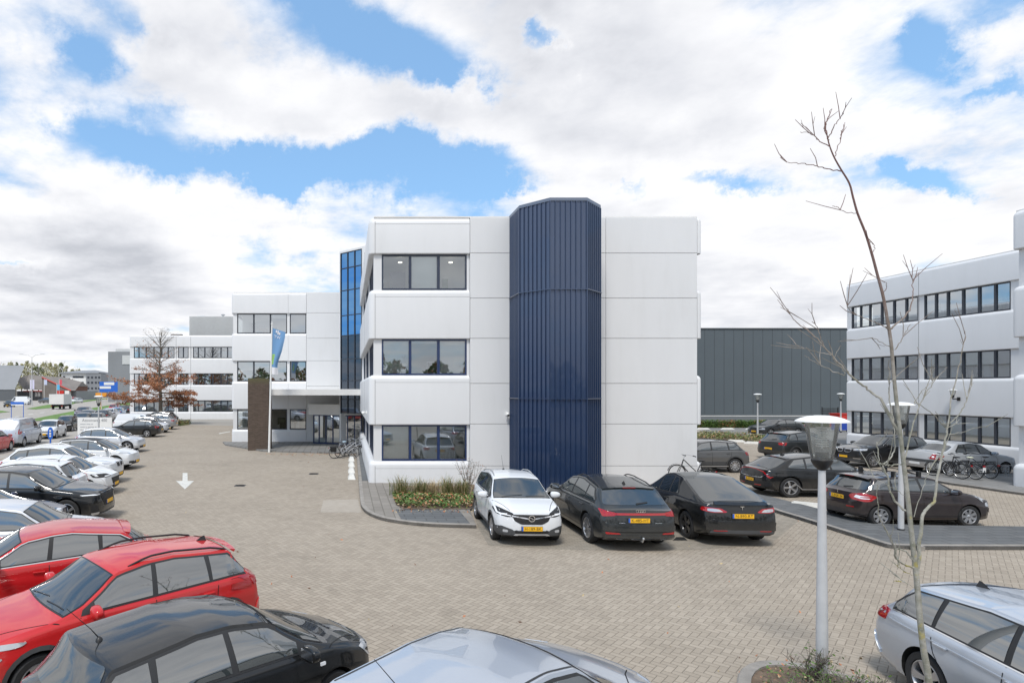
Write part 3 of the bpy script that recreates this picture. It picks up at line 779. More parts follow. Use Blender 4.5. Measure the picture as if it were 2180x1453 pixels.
        if clad:
            for ax in 'lr':
                for xw in (s.fo, s.fo + s.wb):
                    g = MB(); n = 14; a0 = R_(-12); r0 = arch + .002; r1 = arch + .06
                    pin = [(xw + r0 * math.cos(a0 + (math.pi - 2 * a0) * i / n), s.R + .012 + r0 * math.sin(a0 + (math.pi - 2 * a0) * i / n)) for i in range(n + 1)]
                    pout = [(xw + r1 * math.cos(a0 + (math.pi - 2 * a0) * i / n), s.R + .012 + r1 * math.sin(a0 + (math.pi - 2 * a0) * i / n)) for i in range(n + 1)]
                    for i in range(n): s.decal(g, [pin[i], pin[i + 1], pout[i + 1], pout[i]], ax, .006, M['clad'], .2, False)
                    g.build('wheel_arch_trim', th)
    rails = o.get('rails')
    if rails:
        for sg in (1, -1):
            mb = MB(); pts = []
            n = 14
            for i in range(n + 1):
                x = lerp(s.rx + .28, s.rrx - .08, i / n); g2 = s.geo(x); e = min(i, n - i) / 3
                pts.append((s.lx(x), sg * (g2[6] - .05), s.cast(x, sg * (g2[6] - .05), 't', 0).z + (.045 if e >= 1 else lerp(-.005, .045, e))))
            mb.tube(pts, .016, rails, 8); mb.build('roof_rail', th)
    if o.get('crossbars'):
        for x in (s.rx + .45, s.rrx - .75):
            mb = MB(); g2 = s.geo(x); zc_ = s.geo(x)[3] + .09
            mb.box((s.lx(x) - .02, -g2[6] + .02, zc_), (s.lx(x) + .02, g2[6] - .02, zc_ + .025), M['black'], bev=.008)
            for sg in (1, -1): mb.box((s.lx(x) - .045, sg * (g2[6] - .09), g2[4] - .01), (s.lx(x) + .045, sg * (g2[6] + .0), zc_ + .03), M['black'], bev=.012)
            mb.build('roof_bar', th)
    if o.get('ditch'):
      for sg in (1, -1):
        g = MB(); s.strip(g, [(lerp(s.rx + .05, s.rrx + .0, i / 10), sg * (s.geo(lerp(s.rx + .05, s.rrx, i / 10))[6] - .035)) for i in range(11)], .022, 't', .003, M['trim']); g.build('roof_moulding', th)
    an = o.get('antenna')
    if an:
        x = o.get('anx', s.rrx - .28); z = s.geo(x)[3]; mb = MB()
        if an == 'fin':
            mb.add([(s.lx(x - .10), 0, z), (s.lx(x + .09), .03, z - .01), (s.lx(x + .09), -.03, z - .01), (s.lx(x + .07), 0, z + .075), (s.lx(x + .03), 0, z + .07)], [(0, 1, 3, 4), (0, 4, 3, 2), (1, 2, 3), (0, 2, 1)], M['black'])
        else:
            mb.lathe([(.04, -.012), (.032, .015), (.012, .035), (.001, .04)], M['black'], 12, Matrix.Translation((s.lx(x), 0, z)))
            k = .40 if an == 'whip' else .22
            mb.tube([(s.lx(x), 0, z + .02), (s.lx(x + k * .22), 0, z + k * .35), (s.lx(x + k * .8), 0, z + k)], [.008, .0045, .003], M['black'], 6)
        mb.build('antenna', th)
    if o.get('towbar'):
        mb = MB(); xe = s.L - .06
        mb.tube([(s.lx(xe - .1), 0, .30), (s.lx(xe + .09), 0, .28), (s.lx(xe + .14), 0, .36)], .02, M['satin'], 8); mb.lathe([(.001, -.03), (.02, -.024), (.03, 0), (.02, .024), (.001, .03)], M['satin'], 12, Matrix.Translation((s.lx(xe + .14), 0, .37)))
        mb.build('towbar', th)
    s.bmesh_.free()
    return th, s
def ring_badge(th, s, ax, y, z, r, kind='ring'):
    mb = MB(); c = s.cast(y, z, ax, 0); sg = 1 if ax == 'f' else -1
    T = Matrix.Translation((c.x + sg * .016, c.y, c.z)) @ Matrix(((0, 0, sg, 0), (sg, 0, 0, 0), (0, 1, 0, 0), (0, 0, 0, 1)))
    def ring(cx_, r_):
        n = 20; vs = []; fs = []
        for k in range(n):
            a = 2 * math.pi * k / n
            for q, zz in ((r_, 0), (r_, .006), (r_ * .74, .006), (r_ * .74, 0)): vs.append((cx_ + q * math.cos(a), q * math.sin(a), zz))
        for k in range(n):
            for j in range(4): fs.append((k * 4 + j, ((k + 1) % n) * 4 + j, ((k + 1) % n) * 4 + (j + 1) % 4, k * 4 + (j + 1) % 4))
        mb.add(vs, fs, M['chrome'], False, T)
    if kind == 'ring':
        ring(0, r); mb.add([(-r * 1.3, r * .14, .007), (0, r * .30, .007), (r * .1, -.10 * r, .007), (r * 1.3, -r * .14, .007), (0, -r * .30, .007), (-.1 * r, .10 * r, .007)], [(0, 5, 2, 1), (5, 4, 3, 2)], M['chrome'], False, T)
    elif kind == 'four':
        for k in range(4): ring((k - 1.5) * r * 1.45, r)
    elif kind == 'disc': mb.lathe([(r, 0), (r, .006), (.001, .008)], M['drl'], 16, T)
    elif kind == 'tee':
        mb.add([(-r, r * .75, .006), (-r * .8, r, .006), (r * .8, r, .006), (r, r * .75, .006), (r * .2, r * .62, .006), (0, -r, .006), (-r * .2, r * .62, .006)], [(6, 5, 4), (0, 6, 4, 3, 2, 1)], M['chrome'], False, T)
    elif kind == 'lion':
        mb.add([(-r * .2, -r, .006), (r * .5, -r, .006), (r * .1, 0, .006), (r * .7, r * .4, .006), (0, r, .006), (-r * .5, r * .3, .006), (-r * .1, 0, .006)], [(0, 1, 2, 6), (6, 2, 3, 4, 5)], M['chrome'], False, T)
    return mb.build('badge', th)
def default_front(s):
    W2 = s.W / 2; z = s.nz - .06
    return [('headlight', rounded([(W2 * .94, z - .10), (W2 * .91, z + .02), (W2 * .55, z - .05), (W2 * .55, z - .13)], .02), M['lens'], .008),
            ('bumper', rounded([(-W2 * .90, .56), (W2 * .90, .56), (W2 * .90, .42), (-W2 * .90, .42)], .05), s.pm, .016, False),
            ('grille', rounded([(-W2 * .48, z - .05), (W2 * .48, z - .05), (W2 * .40, z - .17), (-W2 * .40, z - .17)], .02), M['grille'], .006, False),
            ('air_intake', rounded([(-W2 * .62, .38), (W2 * .62, .38), (W2 * .55, .27), (-W2 * .55, .27)], .03), M['grille'], .006, False)]
def default_rear(s):
    W2 = s.W / 2; z = s.tz - .05
    return [('taillight', rounded([(W2 * .94, z - .16), (W2 * .93, z), (W2 * .60, z - .02), (W2 * .66, z - .13)], .02), M['red'], .008),
            ('bumper', rounded([(-W2 * .90, .60), (W2 * .90, .60), (W2 * .90, .40), (-W2 * .90, .40)], .05), s.pm, .018, False),
            ('diffuser', rounded([(-W2 * .74, .36), (W2 * .74, .36), (W2 * .66, s.gc + .05), (-W2 * .66, s.gc + .05)], .03), M['clad'], .008, False)]

# ------------------------------------------------------------------ ground
def stuffmesh(name, label, cat='vegetation'): pass
gnd = sheet('ground', [(-900, -900), (900, -900), (900, 1500), (-900, 1500)], -0.012, M['ground'])
sheet('parking_ground', [tuple(G(x, y).xy) for x, y in [(-2600, 2400), (3400, 2400), (3400, 905), (1495, 905), (1495, 925), (410, 904), (372, 904), (300, 928), (-60, 985)]], 0.0, M['paving'])
def road(name, px, z, m): return sheet(name, [tuple(G(x, y).xy) for x, y in px], z, m)
road('parking_strip', [(-60, 985), (300, 928), (372, 904), (300, 893), (-400, 960)], -.004, M['asphalt'])
road('main_road', [(-900, 990), (64, 896.5), (120, 892.5), (165, 884), (240, 866), (330, 853), (400, 842), (120, 842), (0, 850), (-900, 885)], -.008, M['asphalt'])
sheet('far_parking_ground', [tuple(G(x, y).xy) for x, y in [(1495, 925), (1495, 908), (2300, 905), (2300, 945), (1720, 957)]], .004, M['slabs_grey'])
# lane lines on the road
mb = MB()
for x0, y0, x1, y1 in [(30, 887, 41, 885.5), (60, 882, 70, 880.8), (85, 878.5, 95, 877.2), (112, 874, 122, 872.8), (-30, 872, -5, 870), (10, 866, 24, 864.8)]:
    a, b = G(x0, y0), G(x1, y1); d = (b - a).normalized(); n = Vector((-d.y, d.x, 0)) * .16
    mb.add([(a + n).xy.to_3d() + Vector((0, 0, .004)), (a - n).xy.to_3d() + Vector((0, 0, .004)), (b - n).xy.to_3d() + Vector((0, 0, .004)), (b + n).xy.to_3d() + Vector((0, 0, .004))], [(0, 1, 2, 3)], M['white'])
tag(mb.build('road_marking'), kind='structure')
# arrow painted on the driveway (points to the camera)
a = [G(*p) for p in [(389, 1006), (399, 1006), (399.5, 1023), (413, 1023), (393.5, 1041), (375, 1023), (388.5, 1023)]]
sheet('road_arrow', [p.xy for p in a], .004, M['worn'])
sheet('parking_line', [G(*p).xy for p in [(466, 921.5), (490, 917.5), (490.5, 918.6), (467, 923)]], .004, M['worn'])
# patch of newly laid clinkers by the kerb
sheet('new_paving', [G(*p).xy for p in [(689, 1064), (762, 1062), (770, 1090), (682, 1090)]], .004, M['paving_light'])
# parking bays in front of the building, laid straight
sheet('bay_ground', [G(*p).xy for p in [(1003, 1075), (1640, 1075), (1700, 1108), (1640, 1158), (1470, 1170), (1230, 1170), (1040, 1160), (1018, 1122)]], .0035, M['paving_bay'])
sheet('drain_ground', [G(*p).xy for p in [(1440, 1143), (1456, 1143), (1464, 1150), (1432, 1150)]], .009, M['well'])

def kerb(name, pts, w, h, side=1, m=None):
    """kerb stones along a ground polyline: bevelled section, w wide to the given side"""
    pts = [Vector((p[0], p[1], 0)) for p in pts]; mb = MB(); sec = [(0, -.05), (0, h - .02), (.02, h), (w, h), (w, -.05)]; vs = []; fs = []
    n = len(sec)
    for i, p in enumerate(pts):
        d = (pts[min(i + 1, len(pts) - 1)] - pts[max(0, i - 1)]).normalized(); nn = Vector((-d.y, d.x, 0)) * side
        for (a, z) in sec: vs.append(p + nn * a + Vector((0, 0, z)))
    for i in range(len(pts) - 1):
        for k in range(n - 1): 
            f = (i * n + k, i * n + k + 1, (i + 1) * n + k + 1, (i + 1) * n + k); fs.append(f if side > 0 else f[::-1])
    fs.append(list(range(n))); fs.append([(len(pts) - 1) * n + k for k in range(n)][::-1])
    mb.add(vs, fs, m or M['kerb']); return tag(mb.build(name), kind='structure')
def bez(pts, n=24):
    """Catmull-Rom through points"""
    out = []; P_ = [pts[0]] + list(pts) + [pts[-1]]
    for i in range(len(pts) - 1):
        p0, p1, p2, p3 = [Vector(q) for q in P_[i:i + 4]]
        k = max(2, n // (len(pts) - 1))
        for j in range(k):
            t_ = j / k; out.append(.5 * ((2 * p1) + (p2 - p0) * t_ + (2 * p0 - 5 * p1 + 4 * p2 - p3) * t_ ** 2 + (3 * p1 - p0 - 3 * p2 + p3) * t_ ** 3))
    out.append(Vector(pts[-1])); return out
KP = [(758, 960), (760, 985), (763, 1020), (766, 1060), (772, 1085), (800, 1103), (850, 1114), (920, 1121), (1014, 1124)]
kl = [G(*p).xy for p in KP]; kc = bez([tuple(p) for p in kl], 40)
kerb('kerb', kc, .14, .11, side=1)
inner = [(758 + 0, 958)]
sw = [p for p in kc]
# pavement inside that kerb: dark slabs along the wall, beige slabs round the corner, dark slabs in front of the bed
sheet('pavement', [tuple(p) for p in kc] + [tuple(G(1000, 1090).xy), tuple(G(1003, 1030).xy), (2.2, 25.6), (1.1, 26), (1.1, 41), tuple(G(758, 958).xy)], .095, M['slabs_beige'], skirt=.1)
sheet('pavement_slabs', [(.62, 25.9), (1.2, 25.9), (1.2, 41), (.62, 41)], .101, M['slabs'])
sheet('pavement_slabs', [tuple(G(*p, .1).xy) for p in [(842, 1083), (977, 1085), (1003, 1116), (930, 1114), (855, 1106)]], .101, M['slabs'])
# entrance forecourt, dark, one step up
sheet('forecourt', [tuple(G(*p).xy) for p in [(480, 948), (560, 961), (700, 965), (758, 966)]] + [(1.1, 45.2), (-9.2, 45.2)], .09, M['slabs_grey'], skirt=.1)
# pavement to the right of the bays
K2 = [(1575, 1062), (1610, 1074), (1650, 1090.6), (1700, 1106), (1757, 1124), (1830, 1147), (1870, 1160), (1899, 1167), (1962, 1169), (2070, 1170), (3400, 1172)]
k2 = bez([tuple(G(*p).xy) for p in K2], 40); kerb('kerb', k2, .14, .11, side=1)
sheet('pavement', [tuple(p) for p in k2] + [tuple(G(*p).xy) for p in [(3400, 1129), (2180, 1127), (1960, 1124), (1872, 1121), (1800, 1104), (1720, 1082), (1640, 1062), (1580, 1050)]], .10, M['slabs'], skirt=.12)
K3 = [(1930, 1004), (1960, 1016), (2008, 1029), (2070, 1038), (2130, 1047), (2180, 1054), (2300, 1070)]
k3 = bez([tuple(G(*p).xy) for p in K3], 24); kerb('kerb', k3, .12, .10, side=1)
sheet('pavement', [tuple(p) for p in k3] + [(40, 24), (40, 31), tuple(G(2150, 1010).xy), tuple(G(1990, 1004).xy)], .09, M['slabs_grey'], skirt=.1)

# ------------------------------------------------------------------ facade kit
def arcpath(pts, r, n=6):
    out = [Vector((*pts[0], 0))]
    for i in range(1, len(pts) - 1):
        p0, p, p1 = [Vector((*q, 0)) for q in pts[i - 1:i + 2]]
        a = (p0 - p).normalized() * r; b = (p1 - p).normalized() * r
        for k in range(n + 1):
            t_ = k / n; A = R_(90) * t_
            out.append(p + a * (1 - math.sin(A)) + b * (1 - math.cos(A)))
    out.append(Vector((*pts[-1], 0))); return out
def band(parent, path, z0, z1, th=.30, r=.16, name='spandrel', outward=1, rbot=0.03, closed_ends=True):
    """facade band swept along a plan path; rounded upper edge; outward = +1 when outside is left of the path"""
    sec = [(-th, z0), (-rbot, z0), (0, z0 + rbot)] + [(-r * (1 - math.cos(R_(a))), z1 - r + r * math.sin(R_(a))) for a in (0, 18, 36, 54, 72, 90)] + [(-th, z1)]
    vs = []; fs = []; n = len(sec); P_ = path
    for i, p in enumerate(P_):
        d0 = (P_[i] - P_[i - 1]).normalized() if i else (P_[1] - P_[0]).normalized()
        d1 = (P_[i + 1] - P_[i]).normalized() if i < len(P_) - 1 else d0
        d = (d0 + d1).normalized(); nn = Vector((-d.y, d.x, 0)) * outward; k = 1 / max(.5, d.dot(d1))
        for (a, z) in sec: q = p + nn * a * k; vs.append((q.x, q.y, z))
    for i in range(len(P_) - 1):
        for k in range(n):
            f = (i * n + k, i * n + (k + 1) % n, (i + 1) * n + (k + 1) % n, (i + 1) * n + k); fs.append(f[::-1] if outward > 0 else f)
    fs.append(list(range(n))); fs.append([(len(P_) - 1) * n + k for k in range(n)][::-1])
    mb = MB(); mb.add(vs, fs, M['white_panel'], True); 
    return mb
def split_build(mb, name, parent):
    """every box of the builder becomes a part of its own"""
    for i in range(0, len(mb.v), 8):
        m = MB(); m.add(mb.v[i:i + 8], [[k - i for k in f] for f in mb.f if i <= f[0] < i + 8], mb.mats[0]); m.build(name, parent)
FL = [(1.0, 2.51), (4.59, 6.10), (8.16, 9.65)]      # window rows
BANDS = [(-.1, 1.0), (2.51, 4.59), (6.10, 8.16), (9.65, 11.2)]
GLASS = glassmat('window_glass', (0.80, 0.84, 0.81), ior=1.6, base=0.42)
GLASSF = glassmat('office_glass', (0.85, 0.88, 0.86), ior=1.5, base=0.24)
GLASSB = glassmat('blue_tower_glass', (0.10, 0.13, 0.16), refl=(0.25, 0.56, 1.0), ior=2.1, base=0.42)
GLASSD = glassmat('tower_glass_dark_reflection', (0.15, 0.16, 0.17), refl=(0.6, 0.72, 0.9), ior=1.6, base=0.10)  # lower shaft panes: reflection of a dark building put into the glass colour
def window(parent, T, w, h, n, fm, blinds=(), widths=None, fr=.055, gm=None, depth=.10, name='window'):
    """window in local (x along wall, y inward, z up): frame ring with mullions, one pane of glass each, optional blinds"""
    fb = MB(); xs = [0]
    ws = widths or [1.0] * n
    for q in ws: xs.append(xs[-1] + q / sum(ws) * w)
    fb.box((0, 0, 0), (w, depth, fr), fm, T); fb.box((0, 0, h - fr), (w, depth, h), fm, T)
    for i, x in enumerate(xs):
        k = fr if i in (0, len(xs) - 1) else fr * .8
        a = 0 if i == 0 else (w - fr if i == len(xs) - 1 else x - k)
        fb.box((a, -.002, fr - .002), (a + (fr if i in (0, len(xs) - 1) else 2 * k), depth - .002, h - fr + .002), fm, T)
    fo = fb.build(name, parent)
    for i in range(len(xs) - 1):
        g = MB(); g.add([(xs[i] + fr * .5, depth * .6, fr * .5), (xs[i + 1] - fr * .5, depth * .6, fr * .5), (xs[i + 1] - fr * .5, depth * .6, h - fr * .5), (xs[i] + fr * .5, depth * .6, h - fr * .5)], [(0, 1, 2, 3)], gm or GLASS, False, T)
        g.build('pane', fo)
        for (bi, frac, kind) in blinds:
            if bi != i: continue
            b = MB(); x0, x1 = xs[i] + fr * .9, xs[i + 1] - fr * .9; z1 = h - fr; z0 = z1 - (h - 2 * fr) * frac
            if kind == 'slat':
                nn = int((z1 - z0) / .05)
                for k in range(nn):
                    z = z1 - (k + .5) * .05; b.add([(x0, depth + .03, z - .022), (x1, depth + .03, z - .022), (x1, depth + .055, z + .022), (x0, depth + .055, z + .022)], [(0, 1, 2, 3)], M['blind'], False, T)
            elif kind == 'cloth': b.box((x0, depth + .03, z0), (x1, depth + .035, z1), M['blind'], T)
            elif kind == 'paper': b.box((x0, depth + .01, fr), (x1, depth + .015, fr + (h - 2 * fr) * frac), M['blind'], T)
            elif kind == 'curtain':
                for k in range(5): b.tube([(lerp(x0, x1, .12 + .1 * k), depth + .08, fr), (lerp(x0, x1, .08 + .07 * k), depth + .08, h - fr)], .05, M['curtain'], 6, T=T)
            b.build('blind' if kind != 'curtain' else 'curtain', fo)
    return fo
M['curtain'] = mat('pale_blue_curtain', (0.50, 0.58, 0.66), 0.8)
def frameT(origin, ang):
    return Matrix.Translation(origin) @ Matrix.Rotation(R_(ang), 4, 'Z')
def panel(mb, x0, x1, z0, z1, T, th=.08, g=.008, y=0.0):
    mb.box((x0 + g, y, z0 + g), (x1 - g, y + th, z1 - g), M['white_panel'], T, bev=.008)

def furniture(b, boxes, seed, floors=(.10, 3.7, 7.25)):
    """desks, cupboards, plants and partitions seen dimly through the windows; boxes = (x0, x1, y0, y1)"""
    r = random.Random(seed)
    ms = [M['blind'], M['inner'], M['inner_dark'], M['frame_dark'], M['wood'], M['green']]
    m = MB()
    for z in floors:
        for (x0, x1, y0, y1) in boxes:
            k = 0
            while k < 1:
                n = max(2, int(max(x1 - x0, y1 - y0) / .8))
                for i in range(n):
                    x = r.uniform(x0, x1); y = r.uniform(y0, y1); w_ = r.uniform(.2, .7); h = r.uniform(.9, 2.1); z0 = z + r.choice([0, .0, .7]); m.box((x - w_ / 2, y - .1, z0), (x + w_ / 2, y + .12, z0 + h * (.5 if z0 > z else 1)), r.choice(ms))
                k = 1
    m.build('office_furniture', b)
M['wood'] = mat('pale_wood', (.35, .24, .14), .6)
# ------------------------------------------------------------------ main office building
YF, X0, X1, YB = 25.3, 1.14, 14.67, 41.2
def main_building():
    b = thing('office_building', 'white three storey office block with a ribbed blue stair tower on its front', 'office building', (0, 0, 0))
    # core walls, floor slabs behind the bands
    core = MB(); core.box((X0 + 1.6, YF + 1.6, 0), (X1 - .4, 70, 11.0), M['inner'])
    core.box((5.35, YF + .14, 0), (X1 - .1, YF + 1.7, 11.0), M['joint'])
    core.build('core_wall', b)
    sl = MB()
    for z0, z1 in BANDS: sl.box((X0 + .18, YF + .22, z0 + .12), (X1 - .2, 69, z1 - .2), M['inner'])
    sl.build('floor_slab', b)
    # bands round the left corner
    XS = .94
    path = arcpath([(XS, 70), (XS, YF), (5.16, YF)], .24)
    for z0, z1 in BANDS:
        band(b, path, z0, z1, outward=-1, r=.20 if z1 < 11 else .28).build('spandrel', b)
    cap = MB(); cap.box((1.16, YF + .09, 11.17), (X1 + .02, 70, 11.235), M['offwhite']); cap.build('parapet_cap', b)
    # thin joints in the bands
    j = MB()
    for z0, z1 in BANDS:
        j.box((1.20, YF - .003, z0), (1.214, YF + .02, z1 - .2), M['joint'])
        j.box((1.20, YF - .0025, z1 - .31), (5.16, YF + .02, z1 - .303), M['joint'])
        for y in (31.1, 36.2): j.box((XS - .003, y, z0), (XS + .02, y + .014, z1 - .2), M['joint'])
    j.build('band_joint', b)
    # recessed white wall between and round the windows
    pw = MB(); y0 = YF + .12
    for z0, z1 in FL:
        pw.box((X0 + .02, y0, z0 - .02), (1.49, YF + .5, z1 + .02), M['white_panel'])
        pw.box((5.06, y0, z0 - .02), (5.18, YF + .5, z1 + .02), M['white_panel'])
        for ya, yb in ((YF + .13, 25.95), (30.9, 31.35), (36.0, 36.45)):
            pw.box((X0 + .02, ya if ya > 26 else YF + .501, z0 - .02), (X0 + .45, yb, z1 + .02), M['white_panel'])
        if z0 > 2: pass
    split_build(pw, 'wall_pier', b)
    # flush panels right of the windows
    p = MB(); T = frameT((0, YF, 0), 0)
    zs = [0.02, .80, 2.55, 4.24, 6.12, 7.80, 9.68, 11.17]
    xs = [5.17, 10.84, 14.66]
    for a, c in zip(xs, xs[1:]):
        for z0, z1 in zip(zs, zs[1:]): panel(p, a, c, z0, z1, T, y=.0)
    p.build('facade_panel', b)
    # right hand corner bands
    pr = arcpath([(14.67, YF + .01), (14.86, YF + .01), (14.86, 70)], .12)
    for z0, z1 in BANDS: band(b, pr, z0, z1, outward=-1, r=.20).build('spandrel', b)
    pw = MB(); pw.box((14.55, YF + .1, 0), (14.70, 70, 11.0), M['white_panel']); pw.build('side_wall', b)
    # windows, front
    bl = {0: [(0, 1, 'slat'), (2, .12, 'slat')], 1: [(0, 1, 'slat'), (1, .10, 'slat'), (2, 1, 'slat')], 2: [(1, 1, 'cloth')]}
    for i, (z0, z1) in enumerate(FL):
        window(b, frameT((1.49, YF + .14, z0), 0), 3.58, z1 - z0, 3, M['frame'] if i == 2 else M['frame_navy'], bl[i], fr=.07, gm=GLASSF)
    # windows, left side (x inward): local x runs towards the camera
    for i, (z0, z1) in enumerate(FL):
        for ya, yb, n in ((25.98, 30.9, 6), (31.35, 36.0, 6), (36.45, 41.1, 6)):
            window(b, frameT((X0 + .06, yb, z0), -90), yb - ya, z1 - z0, n, M['frame'], [(0, .5, 'cloth')] if i == 1 else (), fr=.06)
    # rooms: ceiling lights of the top floor
    lm = mat('ceiling_lamp', (.9, .9, .85), .5, emis=(1, .95, .8, 2.2)); l = MB()
    for x, y in ((2.35, 26.4), (4.55, 26.4)): l.lathe([(.001, 0), (.09, 0), (.09, .03), (.001, .03)], lm, 12, Matrix.Translation((x, y, 9.5)))
    l.build('ceiling_lamp', b)
    furniture(b, [(1.7, 5.0, 26.1, 26.8), (1.9, 2.5, 27, 41)], 3)
    # ribbed stair tower
    tower = MB(); NAVY = M['navy_sheet']
    plan = [(6.86, 25.42), (6.86, 23.93), (7.72, 22.95), (9.10, 22.95), (9.99, 23.88), (9.99, 25.42)]
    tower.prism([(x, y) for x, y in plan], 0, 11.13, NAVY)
    for (ax, ay), (bx, by) in zip(plan, plan[1:]):
        a, c = Vector((ax, ay, 0)), Vector((bx, by, 0)); L = (c - a).length; d = (c - a) / L; nn = Vector((d.y, -d.x, 0))
        if nn.dot(Vector((ax - 8.4, ay - 25.5, 0))) < 0: nn = -nn
        n = max(4, round(L / .185)); 
        for k in range(n + 1):
            q = a + d * (L * k / n); w_ = .022
            vs = [q - d * w_ , q - d * w_ * .5 + nn * .06, q + d * w_ * .5 + nn * .06, q + d * w_]
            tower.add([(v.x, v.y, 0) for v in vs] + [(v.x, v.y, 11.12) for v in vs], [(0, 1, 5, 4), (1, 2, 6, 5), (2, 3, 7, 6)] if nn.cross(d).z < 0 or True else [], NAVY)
    to = tower.build('stair_tower', b)
    for z, h, o_ in ((7.77, .03, .07), (3.62, .03, .07)):
        r = MB(); r.prism([(8.4 + (x - 8.4) * (1 + o_ / 1.6), 25.3 + (y - 25.3) * (1 + o_ / 2.4)) for x, y in plan], z, z + h, NAVY); r.build('seam_flashing', to)
    r = MB(); r.prism([(8.425 + (x - 8.425) * 1.022, 25.3 + (y - 25.3) * 1.016) for x, y in plan], 11.12, 11.24, M['tower_cap']); r.build('tower_cap', to)
    # camera on the wall
    return b
M['navy_sheet'] = None
def navy():
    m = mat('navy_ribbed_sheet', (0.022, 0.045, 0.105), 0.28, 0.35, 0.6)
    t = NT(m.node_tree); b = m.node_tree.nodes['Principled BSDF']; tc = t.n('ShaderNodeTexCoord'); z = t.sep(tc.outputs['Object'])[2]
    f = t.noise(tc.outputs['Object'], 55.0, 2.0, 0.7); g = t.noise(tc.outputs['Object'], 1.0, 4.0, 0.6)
    # base colour goes from deep navy to a lighter greyish blue with height
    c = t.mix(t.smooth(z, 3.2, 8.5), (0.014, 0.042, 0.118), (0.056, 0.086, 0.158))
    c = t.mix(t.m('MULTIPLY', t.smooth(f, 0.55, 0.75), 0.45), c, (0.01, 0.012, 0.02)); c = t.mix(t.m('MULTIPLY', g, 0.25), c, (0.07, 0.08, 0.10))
    t.link(c, b.inputs['Base Color']); return m
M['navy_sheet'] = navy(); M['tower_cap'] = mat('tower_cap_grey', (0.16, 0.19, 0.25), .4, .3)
OFFICE = main_building()
def cctv(pos, ang, parent_label):
    t_ = thing('security_camera', parent_label, 'camera', pos, R_(ang), 'security cameras on the walls')
    mb = MB(); mb.box((-.05, -.02, -.06), (.05, .03, .06), M['white'], bev=.01); mb.tube([(0, -.02, 0), (0, -.12, .02)], .02, M['white']); mb.build('bracket', t_)
    mb = MB(); bm_ = bmesh.new(); bmesh.ops.create_uvsphere(bm_, u_segments=12, v_segments=8, radius=.075); mb.bm(bm_, M['white'], Matrix.Translation((0, -.15, -.03)), True); mb.tube([(0, -.19, -.05), (0, -.235, -.07)], .045, M['black']); mb.build('lens_housing', t_)
cctv(P(1079, 880, YF - .02), 0, 'small white security camera on the wall beside the blue stair tower')
cctv(Vector((.92, 27.6, P(785, 878, 27).z)), -90, 'small white security camera at the corner above the entrance drive')

